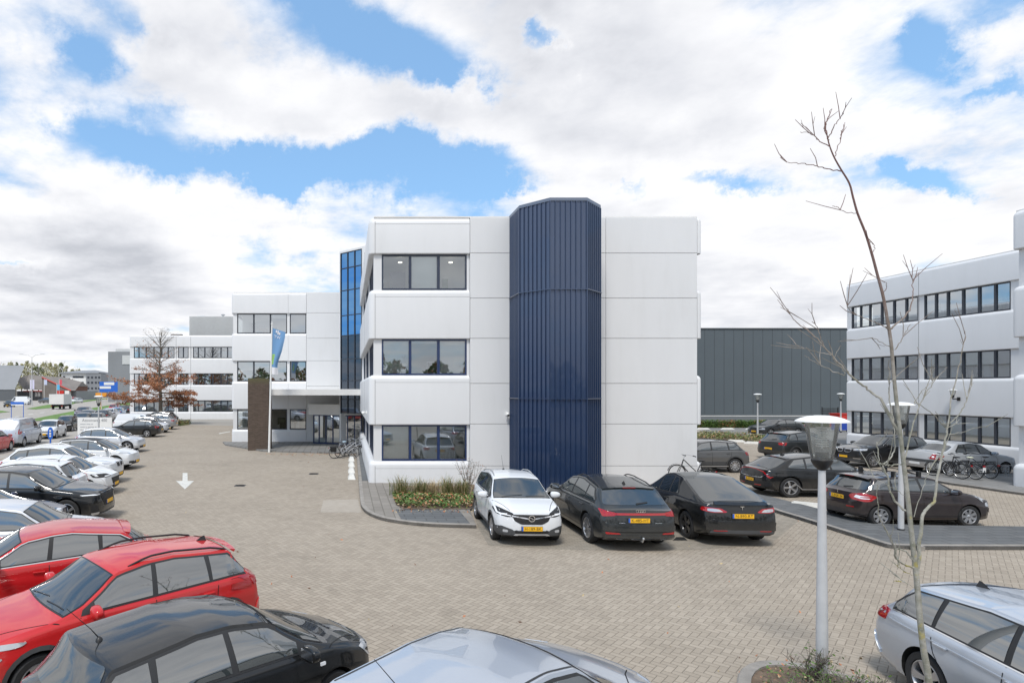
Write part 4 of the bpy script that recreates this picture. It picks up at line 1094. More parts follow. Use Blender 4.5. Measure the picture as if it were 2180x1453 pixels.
# ------------------------------------------------------------------ entrance wing with the blue glass stair shaft
def wing():
    Yw, xa, xb = 45.2, -8.5, -.46
    b = thing('entrance_wing', 'white three storey entrance wing with tall blue glass stair shaft', 'office building', (0, 0, 0))
    c = MB(); c.box((xa + .5, Yw + 1.5, 0), (.9, 79, 11.0), M['inner']); c.box((-2.9, Yw + .14, 0), (-.3, Yw + 1.6, 11), M['joint']); c.build('core_wall', b)
    sl = MB()
    for z0, z1 in BANDS: sl.box((xa + .1, Yw + .22, z0 + .12), (xb, 79, z1 - .2), M['inner'])
    sl.build('floor_slab', b)
    path = arcpath([(xa - .06, 79), (xa - .06, Yw), (-4.33, Yw)], .22)
    for z0, z1 in BANDS:
        band(b, path, z0, z1, outward=-1, r=.2).build('spandrel', b)
        band(b, [Vector((-4.32, Yw, 0)), Vector((-2.98, Yw, 0))], z0, z1, outward=-1, r=.2).build('spandrel', b)
    cap = MB(); cap.box((xa + .1, Yw + .1, 11.17), (xb, 79, 11.24), M['offwhite']); cap.build('parapet_cap', b)
    pw = MB()
    for z0, z1 in FL:
        for a, c_ in ((xa + .04, -8.16), (-4.42, -4.22), (-2.98, -2.93)): pw.box((a, Yw + .12, z0 - .02), (c_, Yw + .5, z1 + .02), M['white_panel'])
    for z0, z1 in BANDS: pw.box((xa - .062, Yw + .3, z0), (xa + .3, 79, z1), M['white_panel'])
    split_build(pw, 'wall_pier', b)
    p = MB(); zs = [0.02, 2.55, 4.24, 6.12, 7.80, 9.68, 11.17]; T = frameT((0, Yw, 0), 0)
    for z0, z1 in zip(zs, zs[1:]): panel(p, -2.97, xb, z0, z1, T)
    p.build('facade_panel', b)
    for i, (z0, z1) in enumerate(FL):
        window(b, frameT((-8.16, Yw + .14, z0), 0), 3.74, z1 - z0, 3, M['frame_dark'], [[(1, .3, 'cloth')], [(0, .45, 'cloth'), (1, .3, 'cloth')], [(2, .2, 'cloth')]][i], fr=.07)
        window(b, frameT((-4.22, Yw + .14, z0), 0), 1.24, z1 - z0, 1, M['frame_dark'], (), fr=.07)
    furniture(b, [(-8.0, -3.1, 45.9, 46.6)], 5)
    # glass shaft: plan from (-.43,42.75) to (1.09,41.2)
    A, Bp = Vector((-.43, 42.75, 0)), Vector((1.09, 41.2, 0)); L = (Bp - A).length; ang = math.degrees(math.atan2(Bp.y - A.y, Bp.x - A.x))
    T = frameT(A, ang); zt = 13.55
    s_ = MB(); s_.box((-.0, .25, 2.9), (L, 1.2, zt - .05), M['inner_dark'], T); s_.box((-.06, .0, 0), (.06, 3.0, zt + .12), M['white_panel'], T); s_.box((L - .05, .0, 2.9), (L + .35, 3.0, zt + .12), M['white_panel'], T)
    s_.box((-.06, -.004, zt), (L + .35, 3.0, zt + .15), M['white_panel'], T); s_.build('shaft_wall', b)
    rows = [2.95, 4.05, 5.0, 6.35, 7.9, 9.1, 10.75, 12.1, 12.95, zt]; rows = [2.35, 3.3, 4.6, 6.1, 7.75, 9.15, 10.9, 12.45, zt - .02]
    fb = MB(); cols = [.07, .07 + (L - .12) / 3, .07 + 2 * (L - .12) / 3, L - .05]
    for x in cols: fb.box((x - .024, -.03, 2.3), (x + .024, .12, zt - .01), M['frame_dark'], T)
    for z in rows: fb.box((.07, -.028, z - .024), (L - .05, .118, z + .024), M['frame_dark'], T)
    fo = fb.build('glazing_frame', b)
    for z0, z1 in zip(rows, rows[1:]):
        for x0, x1 in zip(cols, cols[1:]):
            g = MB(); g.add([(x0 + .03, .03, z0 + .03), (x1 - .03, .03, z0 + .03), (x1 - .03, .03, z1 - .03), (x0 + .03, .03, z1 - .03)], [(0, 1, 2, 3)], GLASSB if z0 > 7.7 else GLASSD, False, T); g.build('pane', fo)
    # entrance: canopy beam, roof, curved fascia, doors
    cb = MB(); cb.box((-6.42, 40.0, 3.60), (1.10, 40.22, 4.0), M['offwhite'], bev=.01); cb.box((-6.30, 40.22, 3.66), (.9, 45.19, 3.94), M['offwhite']); cb.build('canopy', b)
    fa = MB(); pts = [(-2.72, 43.9), (-1.6, 43.35), (-.4, 43.0), (1.08, 42.9)]; pts = [tuple(q) for q in bez(pts, 12)]
    fa.prism(pts + [(1.08, 45.18), (-2.72, 45.18)], 2.16, 2.92, M['offwhite']); fa.build('entrance_fascia', b)
    n = len(pts); en = MB(); xs = [-2.35, -1.95, -1.45, -.95, -.45, .1, .6, 1.08]
    def yy(x): return interp(pts, x) + .12
    gl = []
    for i, x in enumerate(xs): en.box((x - .04, yy(x) - .04, .1), (x + .04, yy(x) + .06, 2.16), M['frame_navy'])
    for x0, x1 in zip(xs, xs[1:]): 
        for z in (.1, 2.08): en.add([(x0, yy(x0) - .04, z), (x1, yy(x1) - .04, z), (x1, yy(x1) - .04, z + .08), (x0, yy(x0) - .04, z + .08)], [(0, 1, 2, 3)], M['frame_navy'])
    eo = en.build('entrance_door', b)
    for x0, x1 in zip(xs, xs[1:]):
        g = MB(); g.add([(x0 + .03, yy(x0), .16), (x1 - .03, yy(x1), .16), (x1 - .03, yy(x1), 2.1), (x0 + .03, yy(x0), 2.1)], [(0, 1, 2, 3)], GLASS); g.build('pane', eo)
    ex = MB(); ex.box((-2.28, yy(-2.2) + .12, 1.45), (-2.05, yy(-2.2) + .14, 1.62), mat('exit_green', (.02, .35, .18), .5)); ex.build('door_sticker', b)
    inn = MB(); inn.box((-2.5, 45.0, .1), (1.1, 45.18, 2.16), M['inner']); inn.box((-1.2, 44.2, .1), (-1.0, 44.6, 1.8), M['brick']); inn.build('lobby_wall', b)
    return b
WING = wing()
# brown brick pillar carrying the canopy
def bricks():
    m = mat('brown_brick_pillar', (0.12, 0.085, 0.06), .9); t = NT(m.node_tree); b = m.node_tree.nodes['Principled BSDF']; tc = t.n('ShaderNodeTexCoord')
    x, y, z = t.sep(tc.outputs['Object']); bk = t.n('ShaderNodeTexBrick'); t.link(t.comb(t.m('ADD', x, y), z, 0), bk.inputs['Vector'])
    bk.inputs['Scale'].default_value = 1; bk.inputs['Brick Width'].default_value = .21; bk.inputs['Row Height'].default_value = .06; bk.inputs['Mortar Size'].default_value = .008
    bk.inputs['Color1'].default_value = (.06, .04, .028, 1); bk.inputs['Color2'].default_value = (.10, .068, .05, 1); bk.inputs['Mortar'].default_value = (.11, .09, .075, 1)
    n = t.noise(tc.outputs['Object'], 6.0, 6.0, .7); sp = t.smooth(n, .66, .72)
    top = t.m('MULTIPLY', t.smooth(z, 4.2, 4.7), .6)
    c = t.mix(t.m('MULTIPLY', sp, .5), bk.outputs[0], (.35, .33, .30)); t.link(t.mix(top, c, (.10, .10, .04)), b.inputs['Base Color']); return m
BP = bricks(); mb = MB(); mb.box((-6.42, 39.55, 0), (-5.05, 39.99, 4.71), BP); mb.box((-5.049, 39.6, 0), (-4.93, 40.2, 3.58), BP)
tag(mb.build('brick_pillar'), 'dark brown brick pillar holding the end of the entrance canopy', 'pillar')

# ------------------------------------------------------------------ far wing (left), right building, hall
def plain_wing():
    Yw, xa, xb = 81.0, -29.0, -7.0
    b = thing('rear_office_building', 'long white three storey office block behind the rust coloured oak', 'office building', (0, 0, 0))
    c = MB(); c.box((xa + .5, Yw + 1.4, 0), (xb, 95, 11.0), M['inner_dark']); c.build('core_wall', b)
    sl = MB()
    for z0, z1 in BANDS: sl.box((xa + .1, Yw + .2, z0 + .12), (xb, 95, z1 - .2), M['inner'])
    sl.build('floor_slab', b)
    for z0, z1 in BANDS: band(b, arcpath([(xa, 95), (xa, Yw), (xb, Yw)], .22), z0, z1, outward=-1, r=.22).build('spandrel', b)
    pw = MB()
    for z0, z1 in FL:
        for a, c_ in ((xa + .06, -28.42), (-22.98, -22.5), (-21.1, -20.5), (-15.0, -14.5)): pw.box((a, Yw + .1, z0 - .02), (c_, Yw + .5, z1 + .02), M['white_panel'])
    j = MB(); [j.box((x, Yw - .003, 0), (x + .03, Yw + .02, 11.0), M['joint']) for x in (-22.75, -20.8)]; j.build('band_joint', b)
    split_build(pw, 'wall_pier', b)
    for i, (z0, z1) in enumerate(FL):
        bl = [(k, 1, 'cloth') for k in range(6)] if i == 0 else ([(4, 1, 'cloth'), (5, 1, 'cloth')] if i == 1 else ())
        window(b, frameT((-28.42, Yw + .12, z0), 0), 5.44, z1 - z0, 6, M['frame_dark'], bl if i != 1 else (), fr=.09, widths=[.7, 1, 1.1, 1.1, .9, .9])
        window(b, frameT((-22.5, Yw + .12, z0), 0), 1.4, z1 - z0, 2, M['frame_dark'], [(0, 1, 'cloth'), (1, 1, 'cloth')] if i == 0 else (), fr=.09)
        window(b, frameT((-20.5, Yw + .12, z0), 0), 5.5, z1 - z0, 6, M['frame_dark'], bl, fr=.09, widths=[.7, .9, 1.1, 1.1, .9, .9])
    furniture(b, [(-28.3, -23.1, 81.7, 82.3), (-22, -15, 81.7, 82.3)], 8)
    # plant room on the roof
    pr = MB(); xl = P(403, 700, 86).x; zt = P(403, 673, 86).z
    pr.box((xl, 86, 11.0), (-8, 92, zt), M['lightgrey'])
    n = 60
    for k in range(n): x = lerp(xl + .1, -13, k / n); pr.box((x, 85.95, 11.2), (x + .11, 86.0, zt - .06), M['lightgrey'])
    pro = pr.build('plant_room', b)
    v = MB(); x = P(430, 672, 88).x; v.lathe([(1.0, 0), (1.0, .12), (.5, .3), (.001, .32)], M['lightgrey'], 16, Matrix.Translation((x, 88, zt))); v.build('roof_vent', pro)
    v = MB(); x = P(475, 672, 88).x; v.tube([(x, 88, zt), (x, 88, zt + .45)], .14, M['satin']); v.lathe([(.3, 0), (.3, .08), (.001, .2)], M['satin'], 12, Matrix.Translation((x, 88, zt + .4))); v.build('chimney_pipe', pro)
    v = MB(); x = P(377, 710, 84).x; v.box((x - .9, 84, 11.3), (x + .6, 84.8, 11.62), M['rooft']); v.build('roof_hatch', b)
    return b
plain_wing()
def right_building():
    Xw, ya, yb = 34.65, 24.7, 42.1
    b = thing('side_office_building', 'white three storey office block on the right with dark framed ribbon windows', 'office building', (0, 0, 0))
    c = MB(); c.box((Xw + 1.5, ya, 0), (60, yb - .5, 11.0), M['inner']); c.box((28.4, 2, 0), (60, ya - .3, 11.0), M['inner']); c.build('core_wall', b)
    sl = MB()
    for z0, z1 in BANDS: sl.box((Xw + .22, ya, z0 + .12), (60, yb - .2, z1 - .2), M['inner']); sl.box((27.3, 2, z0 + .12), (60, ya - .2, z1 - .2), M['inner'])
    sl.build('floor_slab', b)
    pathA = arcpath([(60, yb), (Xw, yb), (Xw, ya)], .22)
    for z0, z1 in BANDS: band(b, pathA, z0, z1, outward=-1, r=.2).build('spandrel', b)
    pathB = arcpath([(Xw + .3, ya), (27.05, ya), (27.05, 2)], .24)
    for z0, z1 in BANDS: band(b, pathB, z0, z1, outward=-1, r=.22).build('spandrel', b)
    pw = MB()
    ws = []
    s1, s2 = [1290 / ((px - CX) / Xw) for px in (1, 1)] if False else (0, 0)
    def yo(px): return F * Xw / (px - CX)
    wins = [(yo(1809), yo(1950)), (yo(1963), yo(2147))]
    for z0, z1 in FL:
        for a, c_ in ((yb - .04, wins[0][0]), (wins[0][1], wins[1][0]), (wins[1][1], ya)): pw.box((Xw + .12, min(a, c_), z0 - .02), (Xw + .5, max(a, c_), z1 + .02), M['white_panel'])
        pw.box((27.29, 2, z0 - .02), (27.5, ya - .12, z1 + .02), M['white_panel'])
    j = MB(); j.box((Xw - .003, yo(1956), 0), (Xw + .02, yo(1956) + .02, 11.0), M['joint']); j.build('band_joint', b)
    split_build(pw, 'wall_pier', b)
    furniture(b, [(Xw + .6, Xw + 1.3, 31.5, 42)], 6)
    cap = MB(); cap.box((Xw + .1, ya, 11.17), (60, yb - .1, 11.24), M['offwhite']); cap.box((27.2, 2, 11.17), (60, ya - .1, 11.24), M['offwhite']); cap.build('parapet_cap', b)
    for i, (z0, z1) in enumerate(FL):
        for k, (a, c_) in enumerate(wins):
            bl = {(0, 0): (), (0, 1): [(0, .8, 'paper'), (1, .8, 'paper'), (2, .8, 'paper'), (3, .8, 'paper'), (4, 1, 'cloth'), (5, 1, 'cloth')],
                  (1, 0): [(0, 1, 'curtain'), (1, .5, 'cloth'), (2, .6, 'cloth'), (4, .5, 'cloth')], (1, 1): [(0, .5, 'cloth'), (1, .5, 'cloth'), (2, .5, 'cloth'), (3, .5, 'cloth'), (4, .5, 'cloth'), (2, 1, 'curtain'), (4, 1, 'curtain')],
                  (2, 0): [(1, .6, 'cloth')], (2, 1): ()}[(i, k)]
            window(b, frameT((Xw + .13, a, z0), -90), a - c_, z1 - z0, 6, M['frame_dark'], bl, fr=.065, widths=[.85, .85, 1.05, 1.05, 1.0, .95])
    return b
right_building()
def hall():
    Yh = 73.7; x0, x1 = 30.0, 75.0; zt = P(1500, 700, Yh).z
    b = thing('warehouse', 'long dark grey metal clad hall beyond the hedge', 'warehouse', (0, 0, 0))
    m = MB(); m.box((x0, Yh, 1.0), (x1, Yh + 30, zt), M['hall'])
    m.build('wall', b)
    m = MB(); m.box((x0, Yh - .05, 0), (x1, Yh + 30, .72), M['midgrey2']); m.build('plinth', b)
    m = MB(); m.box((x0 - .05, Yh - .08, .72), (x1, Yh - .0, .80), M['offwhite']); m.box((x0 + .02, Yh - .03, .80), (x1, Yh, 1.0), M['hall']); m.build('base_flashing', b)
    m = MB(); m.box((x0 - .1, Yh - .09, zt - .02), (x1, Yh + 30, zt + .12), M['hallcap']); m.build('roof_trim', b)
    j = MB(); n = 40; w_ = 20.6 / 17.52
    for k in range(40): j.box((P(1500, 700, Yh).x + k * w_, Yh - .012, 1.0), (P(1500, 700, Yh).x + k * w_ + .04, Yh - .0, zt - .03), M['hallcap'])
    j.build('panel_joint', b)
M['hall'] = mat('dark_metal_cladding', (0.085, 0.105, 0.118), .45, var=.06, vscale=.15); M['midgrey2'] = mat('plinth_grey', (0.14, 0.155, 0.165), .7)
M['hallcap'] = mat('dark_trim_metal', (0.05, 0.058, 0.065), .4)
hall()

# ------------------------------------------------------------------ the cars
P_BLK = paint('paint_black', (0.007, 0.008, 0.009)); P_GRY = paint('paint_anthracite', (0.028, 0.032, 0.034), .3); P_WHT = paint('paint_white', (0.70, 0.72, 0.74))
P_SIL = paint('paint_silver', (0.46, 0.50, 0.56), .45, .3); P_SIL2 = paint('paint_warm_silver', (0.36, 0.36, 0.36), .45, .3); P_RED = paint('paint_red', (0.52, 0.014, 0.016)); P_RED2 = paint('paint_deep_red', (0.50, 0.010, 0.014), .2)
P_BRN = paint('paint_dark_plum', (0.035, 0.026, 0.027), .35); P_BLU = paint('paint_midnight_blue', (0.012, 0.016, 0.05), .3); P_GUN = paint('paint_gunmetal', (0.13, 0.13, 0.13), .5); P_WS = paint('paint_white_silver', (0.58, 0.60, 0.64), .25); P_LSI = paint('paint_light_silver', (0.50, 0.51, 0.52), .15); P_LBL = paint('paint_light_blue', (0.22, 0.42, 0.66)); P_PUR = paint('paint_dark_purple', (0.05, 0.03, 0.055))
def W(*a): return a
# white compact crossover, seen from the front
W2 = 1.765 / 2
front = [('headlight', rounded([(.83, .80), (.86, .90), (.80, .95), (.44, .84), (.46, .77), (.58, .75)], .03), M['black'], .008),
         ('headlight_strip', [(.815, .815), (.835, .93), (.80, .935), (.79, .84), (.52, .80), (.50, .775)], M['drl'], .011),
         ('grille', rounded([(-.50, .82), (.50, .82), (.42, .66), (.26, .58), (-.26, .58), (-.42, .66)], .04), M['grille'], .008, False),
         ('grille_bar', [(.06, .70), (.10, .74), (.50, .80), (.47, .765), (.20, .725)], M['chrome'], .016),
         ('bumper_cover', rounded([(.84, .50), (.74, .53), (.46, .44), (.40, .36), (.44, .27), (.80, .27), (.85, .36)], .04), M['clad'], .014),
         ('fog_lamp', rounded([(.70, .44), (.58, .43), (.58, .37), (.70, .37)], .025), M['lens'], .020),
         ('air_intake', rounded([(-.42, .41), (.42, .41), (.40, .33), (-.40, .33)], .02), M['grille'], .008, False),
         ('skid_plate', rounded([(-.40, .345), (.40, .345), (.52, .23), (-.52, .23)], .03), M['satin'], .020, False),
         ('air_intake', rounded([(-.34, .31), (.34, .31), (.38, .27), (-.38, .27)], .015), M['black'], .025, False)]
c, s = car('small_suv', (4.80, 17.47), -92.8, P_WHT, 'white compact crossover facing the camera beside the flower bed', front=front, fplate=('H-189-BK', .475), clad=.20, rails=M['satin'], antenna='whip', wheel=('bright', 5, .075, .15), lod=2, rplate=('', .8))
ring_badge(c, s, 'f', 0, .73, .085)
# dark electric suv with the red light bar
rear = [('taillight', rounded([(.90, 1.02), (.88, .86), (.62, .885), (.60, .965), (.80, 1.00)], .02), M['red'], .010),
        ('light_bar', rounded([(-.62, .958), (.62, .958), (.62, .905), (-.62, .905)], .01), M['red'], .011, False),
        ('bumper_crease', rounded([(-.86, .66), (.86, .66), (.88, .52), (-.88, .52)], .04), P_GRY, .022, False),
        ('reflector', rounded([(.84, .49), (.82, .44), (.50, .45), (.54, .48)], .01), M['red'], .014),
        ('bumper', rounded([(-.86, .42), (.86, .42), (.84, .30), (-.84, .30)], .04), P_GRY, .026, False),
        ('diffuser', rounded([(-.80, .28), (.80, .28), (.74, .22), (-.74, .22)], .02), M['satin'], .020, False)]
c, s = car('big_suv', (7.27, 17.32), 89.0, P_GRY, 'dark grey electric suv with a full width red light bar and roof rails', rear=rear, rplate=('K-485-HT', .79, .06), rails=M['black'], antenna='fin', wheel=('bright', 10, .035, .07), lod=2, towbar=1)
ring_badge(c, s, 'b', 0, 1.01, .038, 'four')
for i, (y, w_) in enumerate(((.46, .13), (-.42, .17))):
    g = MB(); s2 = s; s.decal(g, [(y - w_ / 2, .715), (y + w_ / 2, .715), (y + w_ / 2, .73), (y - w_ / 2, .73)], 'b', .004, M['chrome'], .1, False); g.build('chrome_script', c)
# black electric fastback
rear = [('taillight', rounded([(.88, 1.00), (.90, .90), (.70, .865), (.40, .875), (.36, .895), (.50, .975), (.72, .985)], .03), M['red'], .009),
        ('taillight_lens', rounded([(.80, .96), (.80, .90), (.66, .885), (.46, .89), (.54, .95), (.68, .965)], .02), M['lens'], .012),
        ('bumper', rounded([(-.88, .64), (.88, .64), (.90, .42), (-.90, .42)], .06), P_BLK, .018, False),
        ('diffuser', rounded([(-.62, .45), (.62, .45), (.78, .40), (.74, .24), (-.74, .24), (-.78, .40)], .05), M['clad'], .022, False),
        ('reflector', rounded([(.70, .43), (.68, .41), (.38, .425), (.40, .44)], .006), M['red'], .026)]
c, s = car('coupe_suv', (10.18, 17.70), 86.0, P_BLK, 'black electric fastback parked furthest right in front of the tower', rear=rear, rplate=('N-890-RT', .80), wheel=('dark', 5, .07, .15), lod=2, roof=M['carglass'], nospoil=1, glass=M['carglass'])
ring_badge(c, s, 'b', 0, .985, .055, 'tee')
g = MB(); s.decal(g, rounded([(-.62, 1.09), (.62, 1.09), (.66, 1.055), (-.66, 1.055)], .012), 'b', .05, P_BLK, .08); g.build('boot_spoiler', c)
# black electric crossover with swept light line
rear = [('taillight', [(.88, .70), (.90, .76), (.66, .94), (.30, 1.0), (-.0, 1.01), (-.0, .985), (.30, .975), (.64, .91)], M['red'], .010),
        ('chrome_line', [(.84, .86), (.80, .86), (.58, .72), (0, .70), (0, .68), (.60, .70)], M['chrome'], .012),
        ('bumper', rounded([(-.88, .58), (.88, .58), (.88, .30), (-.88, .30)], .05), M['black'], .014, False),
        ('reflector', rounded([(.62, .44), (.62, .41), (.30, .40), (.30, .43)], .01), M['red'], .02)]
c, s = car('cross', (17.88, 23.19), -2.4, P_BLK, 'glossy black electric crossover with a curved red tail light line', rear=rear, rplate=('R-107-NF', .58), wheel=('mach', 5, .075, 0), antenna='fin', lod=2,
        side=[('chrome_strip', [(1.3, .30), (3.35, .30), (3.55, .48), (3.53, .49), (3.33, .32), (1.3, .32)], M['satin'], .008)])
# plum hatchback with roof bars
rear = [('taillight', rounded([(.84, .72), (.84, .90), (.76, .96), (.46, .92), (.40, .85), (.50, .76)], .04), M['red'], .012),
        ('reverse_lamp', rounded([(.82, .87), (.60, .90), (.56, .83), (.70, .80), (.82, .80), (.82, .82), (.70, .835), (.72, .85)], .01), M['drl'], .016),
        ('bumper', rounded([(-.80, .62), (.80, .62), (.82, .36), (-.82, .36)], .07), P_BRN, .022, False), ('reflector', rounded([(.60, .56), (.60, .53), (.38, .53), (.38, .56)], .01), M['red'], .028)]
c, s = car('hatch', (16.81, 18.42), -0.7, P_BRN, 'dark plum hatchback with black roof bars parked beside the far kerb', rear=rear, rplate=('1-SGR-34', .78), wheel=('cap', 7, .075, 0), crossbars=1, lod=2,
        side=[('taillight', rounded([(3.60, .93), (3.56, .88), (3.66, .80), (3.78, .76), (3.82, .92)], .02), M['red'], .008), ('headlight', rounded([(.30, .80), (.62, .93), (.60, .88), (.40, .72)], .02), M['lens'], .008)])
ring_badge(c, s, 'b', 0, .93, .05, 'lion')
front = [('headlight', rounded([(.86, .86), (.84, .95), (.50, .92), (.50, .84)], .03), M['lens'], .008),
         ('grille', rounded([(.40, .92), (.06, .92), (.06, .74), (.32, .74), (.42, .82)], .05), M['chrome'], .010), ('grille_mesh', rounded([(.37, .90), (.085, .90), (.085, .76), (.31, .76), (.38, .82)], .045), M['grille'], .016),
         ('bumper_cover', rounded([(-.80, .42), (.80, .42), (.76, .24), (-.76, .24)], .05), M['clad'], .012, False), ('chrome_line', rounded([(.80, .46), (.52, .46), (.52, .435), (.80, .435)], .01), M['chrome'], .018)]
c, s = car('mid_suv', (28.18, 31.91), 181.6 + 3, P_BLK, 'black suv with a chrome double grille facing left by the side office', front=front, fplate=('', .52), wheel=('bright', 10, .045, 0), chrome=1, clad=.16, lod=1, rails=M['black'], antenna='fin')
rear = [('taillight', rounded([(.84, .74), (.84, .98), (.70, .98), (.62, .76)], .02), M['red'], .012), ('taillight_lens', rounded([(.78, .82), (.76, .90), (.70, .90), (.70, .82)], .02), M['drl'], .016),
        ('bumper_strip', rounded([(-.84, .72), (.84, .72), (.84, .60), (-.84, .60)], .02), M['clad'], .02, False), ('bumper', rounded([(-.82, .58), (.82, .58), (.80, .34), (-.80, .34)], .04), P_SIL2, .016, False), ('plate_holder', rounded([(-.26, .56), (.26, .56), (.26, .46), (-.26, .46)], .01), M['white'], .024, False)]
c, s = car('sedan', (29.28, 28.95), 1.5, P_LSI, 'silver grey four door saloon parked behind the bicycles', rear=rear, rplate=None, wheel=('cap', 8, .06, 0), lod=1, side=[('rubbing_strip', [(1.25, .62), (3.2, .62), (3.2, .66), (1.25, .66)], M['clad'], .012)])
c, s = car('cross2', (17.30, 29.83), 181.1, P_GUN, 'grey crossover half hidden behind the right corner of the office block', wheel=('bright', 10, .05, 0), clad=.22, lod=1, side=[('sill_strip', [(1.2, .30), (3.1, .30), (3.1, .34), (1.2, .34)], M['satin'], .010)])
c, s = car('mid_suv', (26.4, 35.2), 12, P_GRY, 'dark grey suv behind the lamp head with its tail to the left', wheel=('bright', 5, .07, .1), clad=.2, lod=1)
c, s = car('leon', (37.2, 52.5), -170, P_GRY, 'dark car far back by the hedge next to the blue bin', lod=1)
# the left hand row, far to near
front = [('headlight', rounded([(.88, .84), (.82, .92), (.50, .84), (.52, .78)], .03), M['lens'], .008), ('air_intake', rounded([(-.62, .42), (.62, .42), (.56, .26), (-.56, .26)], .03), M['grille'], .008, False), ('bumper', rounded([(-.86, .62), (.86, .62), (.86, .46), (-.86, .46)], .05), P_WHT, .014, False)]
car('egolf', (-15.19, 38.9), 2.0, P_WS, 'pale silver electric hatchback, farthest of the long left row', front=front, wheel=('cap', 5, .09, 0), lod=1, side=[('roof_edge', [(3.4, 1.42), (4.0, 1.10), (4.02, 1.0), (3.9, 1.08)], M['trim'], .008)])
car('egolf', (-12.75, 30.6), 1.0, P_WHT, 'white electric hatchback with black roof, second from the far end', front=front, wheel=('cap', 5, .09, 0), lod=1, roof=M['black'], side=[('fog_intake', rounded([(.02, .5), (.14, .5), (.16, .36), (.04, .36)], .02), M['black'], .010)])
front = [('headlight', rounded([(.88, .86), (.86, .94), (.50, .90), (.50, .83)], .03), M['lens'], .010), ('grille', rounded([(.36, .92), (.04, .92), (.04, .72), (.32, .72)], .05), M['chrome'], .012), ('grille_mesh', rounded([(.33, .90), (.065, .90), (.065, .74), (.30, .74)], .04), M['grille'], .018),
         ('air_intake', rounded([(-.50, .46), (.50, .46), (.56, .30), (-.56, .30)], .03), M['grille'], .010, False), ('side_intake', rounded([(.84, .60), (.78, .60), (.76, .44), (.82, .44)], .01), M['black'], .012)]
car('big_suv', (-12.1, 26.0), 2.5, P_WHT, 'large white suv with a dark grille in the left row', front=front, wheel=('dark', 5, .07, .1), lod=1, clad=.12, rails=M['white'])
car('hatch', (-10.95, 23.3), 3.0, P_WHT, 'white hatchback with black headlight masks behind the red lamped wagon', wheel=('dark', 5, .07, .1), lod=1, front=[('headlight', rounded([(.84, .70), (.84, .84), (.46, .82), (.46, .74)], .03), M['grille'], .010), ('running_light', [(.80, .68), (.78, .70), (.70, .42), (.73, .42)], M['drl'], .014), ('grille', rounded([(-.44, .66), (.44, .66), (.34, .42), (-.34, .42)], .05), M['grille'], .010, False), ('air_intake', rounded([(-.7, .36), (.7, .36), (.6, .26), (-.6, .26)], .03), M['grille'], .010, False)])
rear = [('taillight', rounded([(.90, 1.03), (.90, .93), (.60, .90), (.44, .95), (.62, 1.0)], .02), M['red'], .012), ('bumper', rounded([(-.84, .62), (.84, .62), (.86, .30), (-.86, .30)], .06), P_WHT, .018, False)]
car('mid_suv', (-11.25, 20.6), 187, P_WHT, 'white suv parked tail out with red lamps and dark side windows', rear=rear, rplate=('', .7), wheel=('dark', 5, .07, .1), lod=1, antenna='short', side=[('taillight', rounded([(4.05, 1.02), (4.08, .93), (4.30, .93), (4.34, 1.03)], .02), M['red'], .010)])
front = [('headlight', rounded([(.92, .80), (.93, .90), (.52, .88), (.54, .80)], .03), M['black'], .010), ('headlight_strip', rounded([(.91, .89), (.54, .87), (.54, .85), (.90, .865)], .005), M['drl'], .014), ('grille', rounded([(-.44, .92), (.44, .92), (.50, .76), (.34, .50), (-.34, .50), (-.50, .76)], .04), M['grille'], .010, False),
         ('side_intake', rounded([(.88, .60), (.70, .56), (.62, .34), (.86, .34)], .04), M['grille'], .010), ('chrome_blade', rounded([(.86, .36), (.62, .36), (.64, .29), (.84, .30)], .02), M['satin'], .018), ('bumper', rounded([(-.6, .32), (.6, .32), (.6, .24), (-.6, .24)], .02), M['clad'], .02, False)]
c, s = car('big_suv', (-9.68, 18.60), 1.7, P_BLK, 'black electric suv with slotted grille beside the white suv, nose to the drive', front=front, fplate=('', .60), wheel=('mach', 5, .07, 0), lod=2, side=[('wheel_arch_gloss', [(2.1, .34), (2.9, .34), (2.9, .37), (2.1, .37)], M['satin'], .006)])
car('redcx', (-9.7, 15.75), 6, P_BLU, 'midnight blue car with only its bonnet and windscreen in view', lod=1)
car('cross2', (-7.25, 13.35), 13, P_WS, 'pale silver crossover squeezed between the blue car and the red ones', lod=1, chrome=1, wheel=('bright', 5, .07, .1))
car('redcx', (-5.65, 11.05), 207, P_RED2, 'deep red crossover with chrome window line, further of two red cars', chrome=1, lod=2, wheel=('bright', 5, .07, .1), spoil=P_RED2)
rear = [('taillight', rounded([(.88, .86), (.86, 1.04), (.60, 1.02), (.58, .90)], .03), M['red'], .012), ('bumper', rounded([(-.82, .62), (.82, .62), (.84, .32), (-.84, .32)], .06), P_RED, .018, False)]
front = [('headlight', rounded([(.86, .82), (.86, .88), (.46, .86), (.48, .81)], .02), M['lens'], .010), ('headlight', rounded([(.84, .74), (.84, .66), (.56, .68), (.56, .74)], .02), M['lens'], .010), ('grille', rounded([(-.44, .88), (.44, .88), (.38, .70), (-.38, .70)], .04), M['grille'], .010, False), ('air_intake', rounded([(-.7, .46), (.7, .46), (.6, .30), (-.6, .30)], .03), M['grille'], .010, False)]
car('kam', (-3.44, 9.14), 222, P_RED, 'bright red crossover with black roof rails, nearer of two red cars', front=front, rear=rear, rplate=('', .7), clad=.16, rails=M['black'], antenna='fin', lod=2, wheel=('bright', 5, .07, .1),
    side=[('taillight', rounded([(3.92, 1.0), (4.0, .86), (4.16, .88), (4.14, 1.02)], .02), M['red'], .012)])
front = [('headlight', rounded([(.78, .62), (.78, .78), (.60, .77), (.58, .66)], .04), M['lens'], .010), ('grille', rounded([(-.36, .66), (.36, .66), (.30, .56), (-.30, .56)], .03), M['grille'], .010, False)]
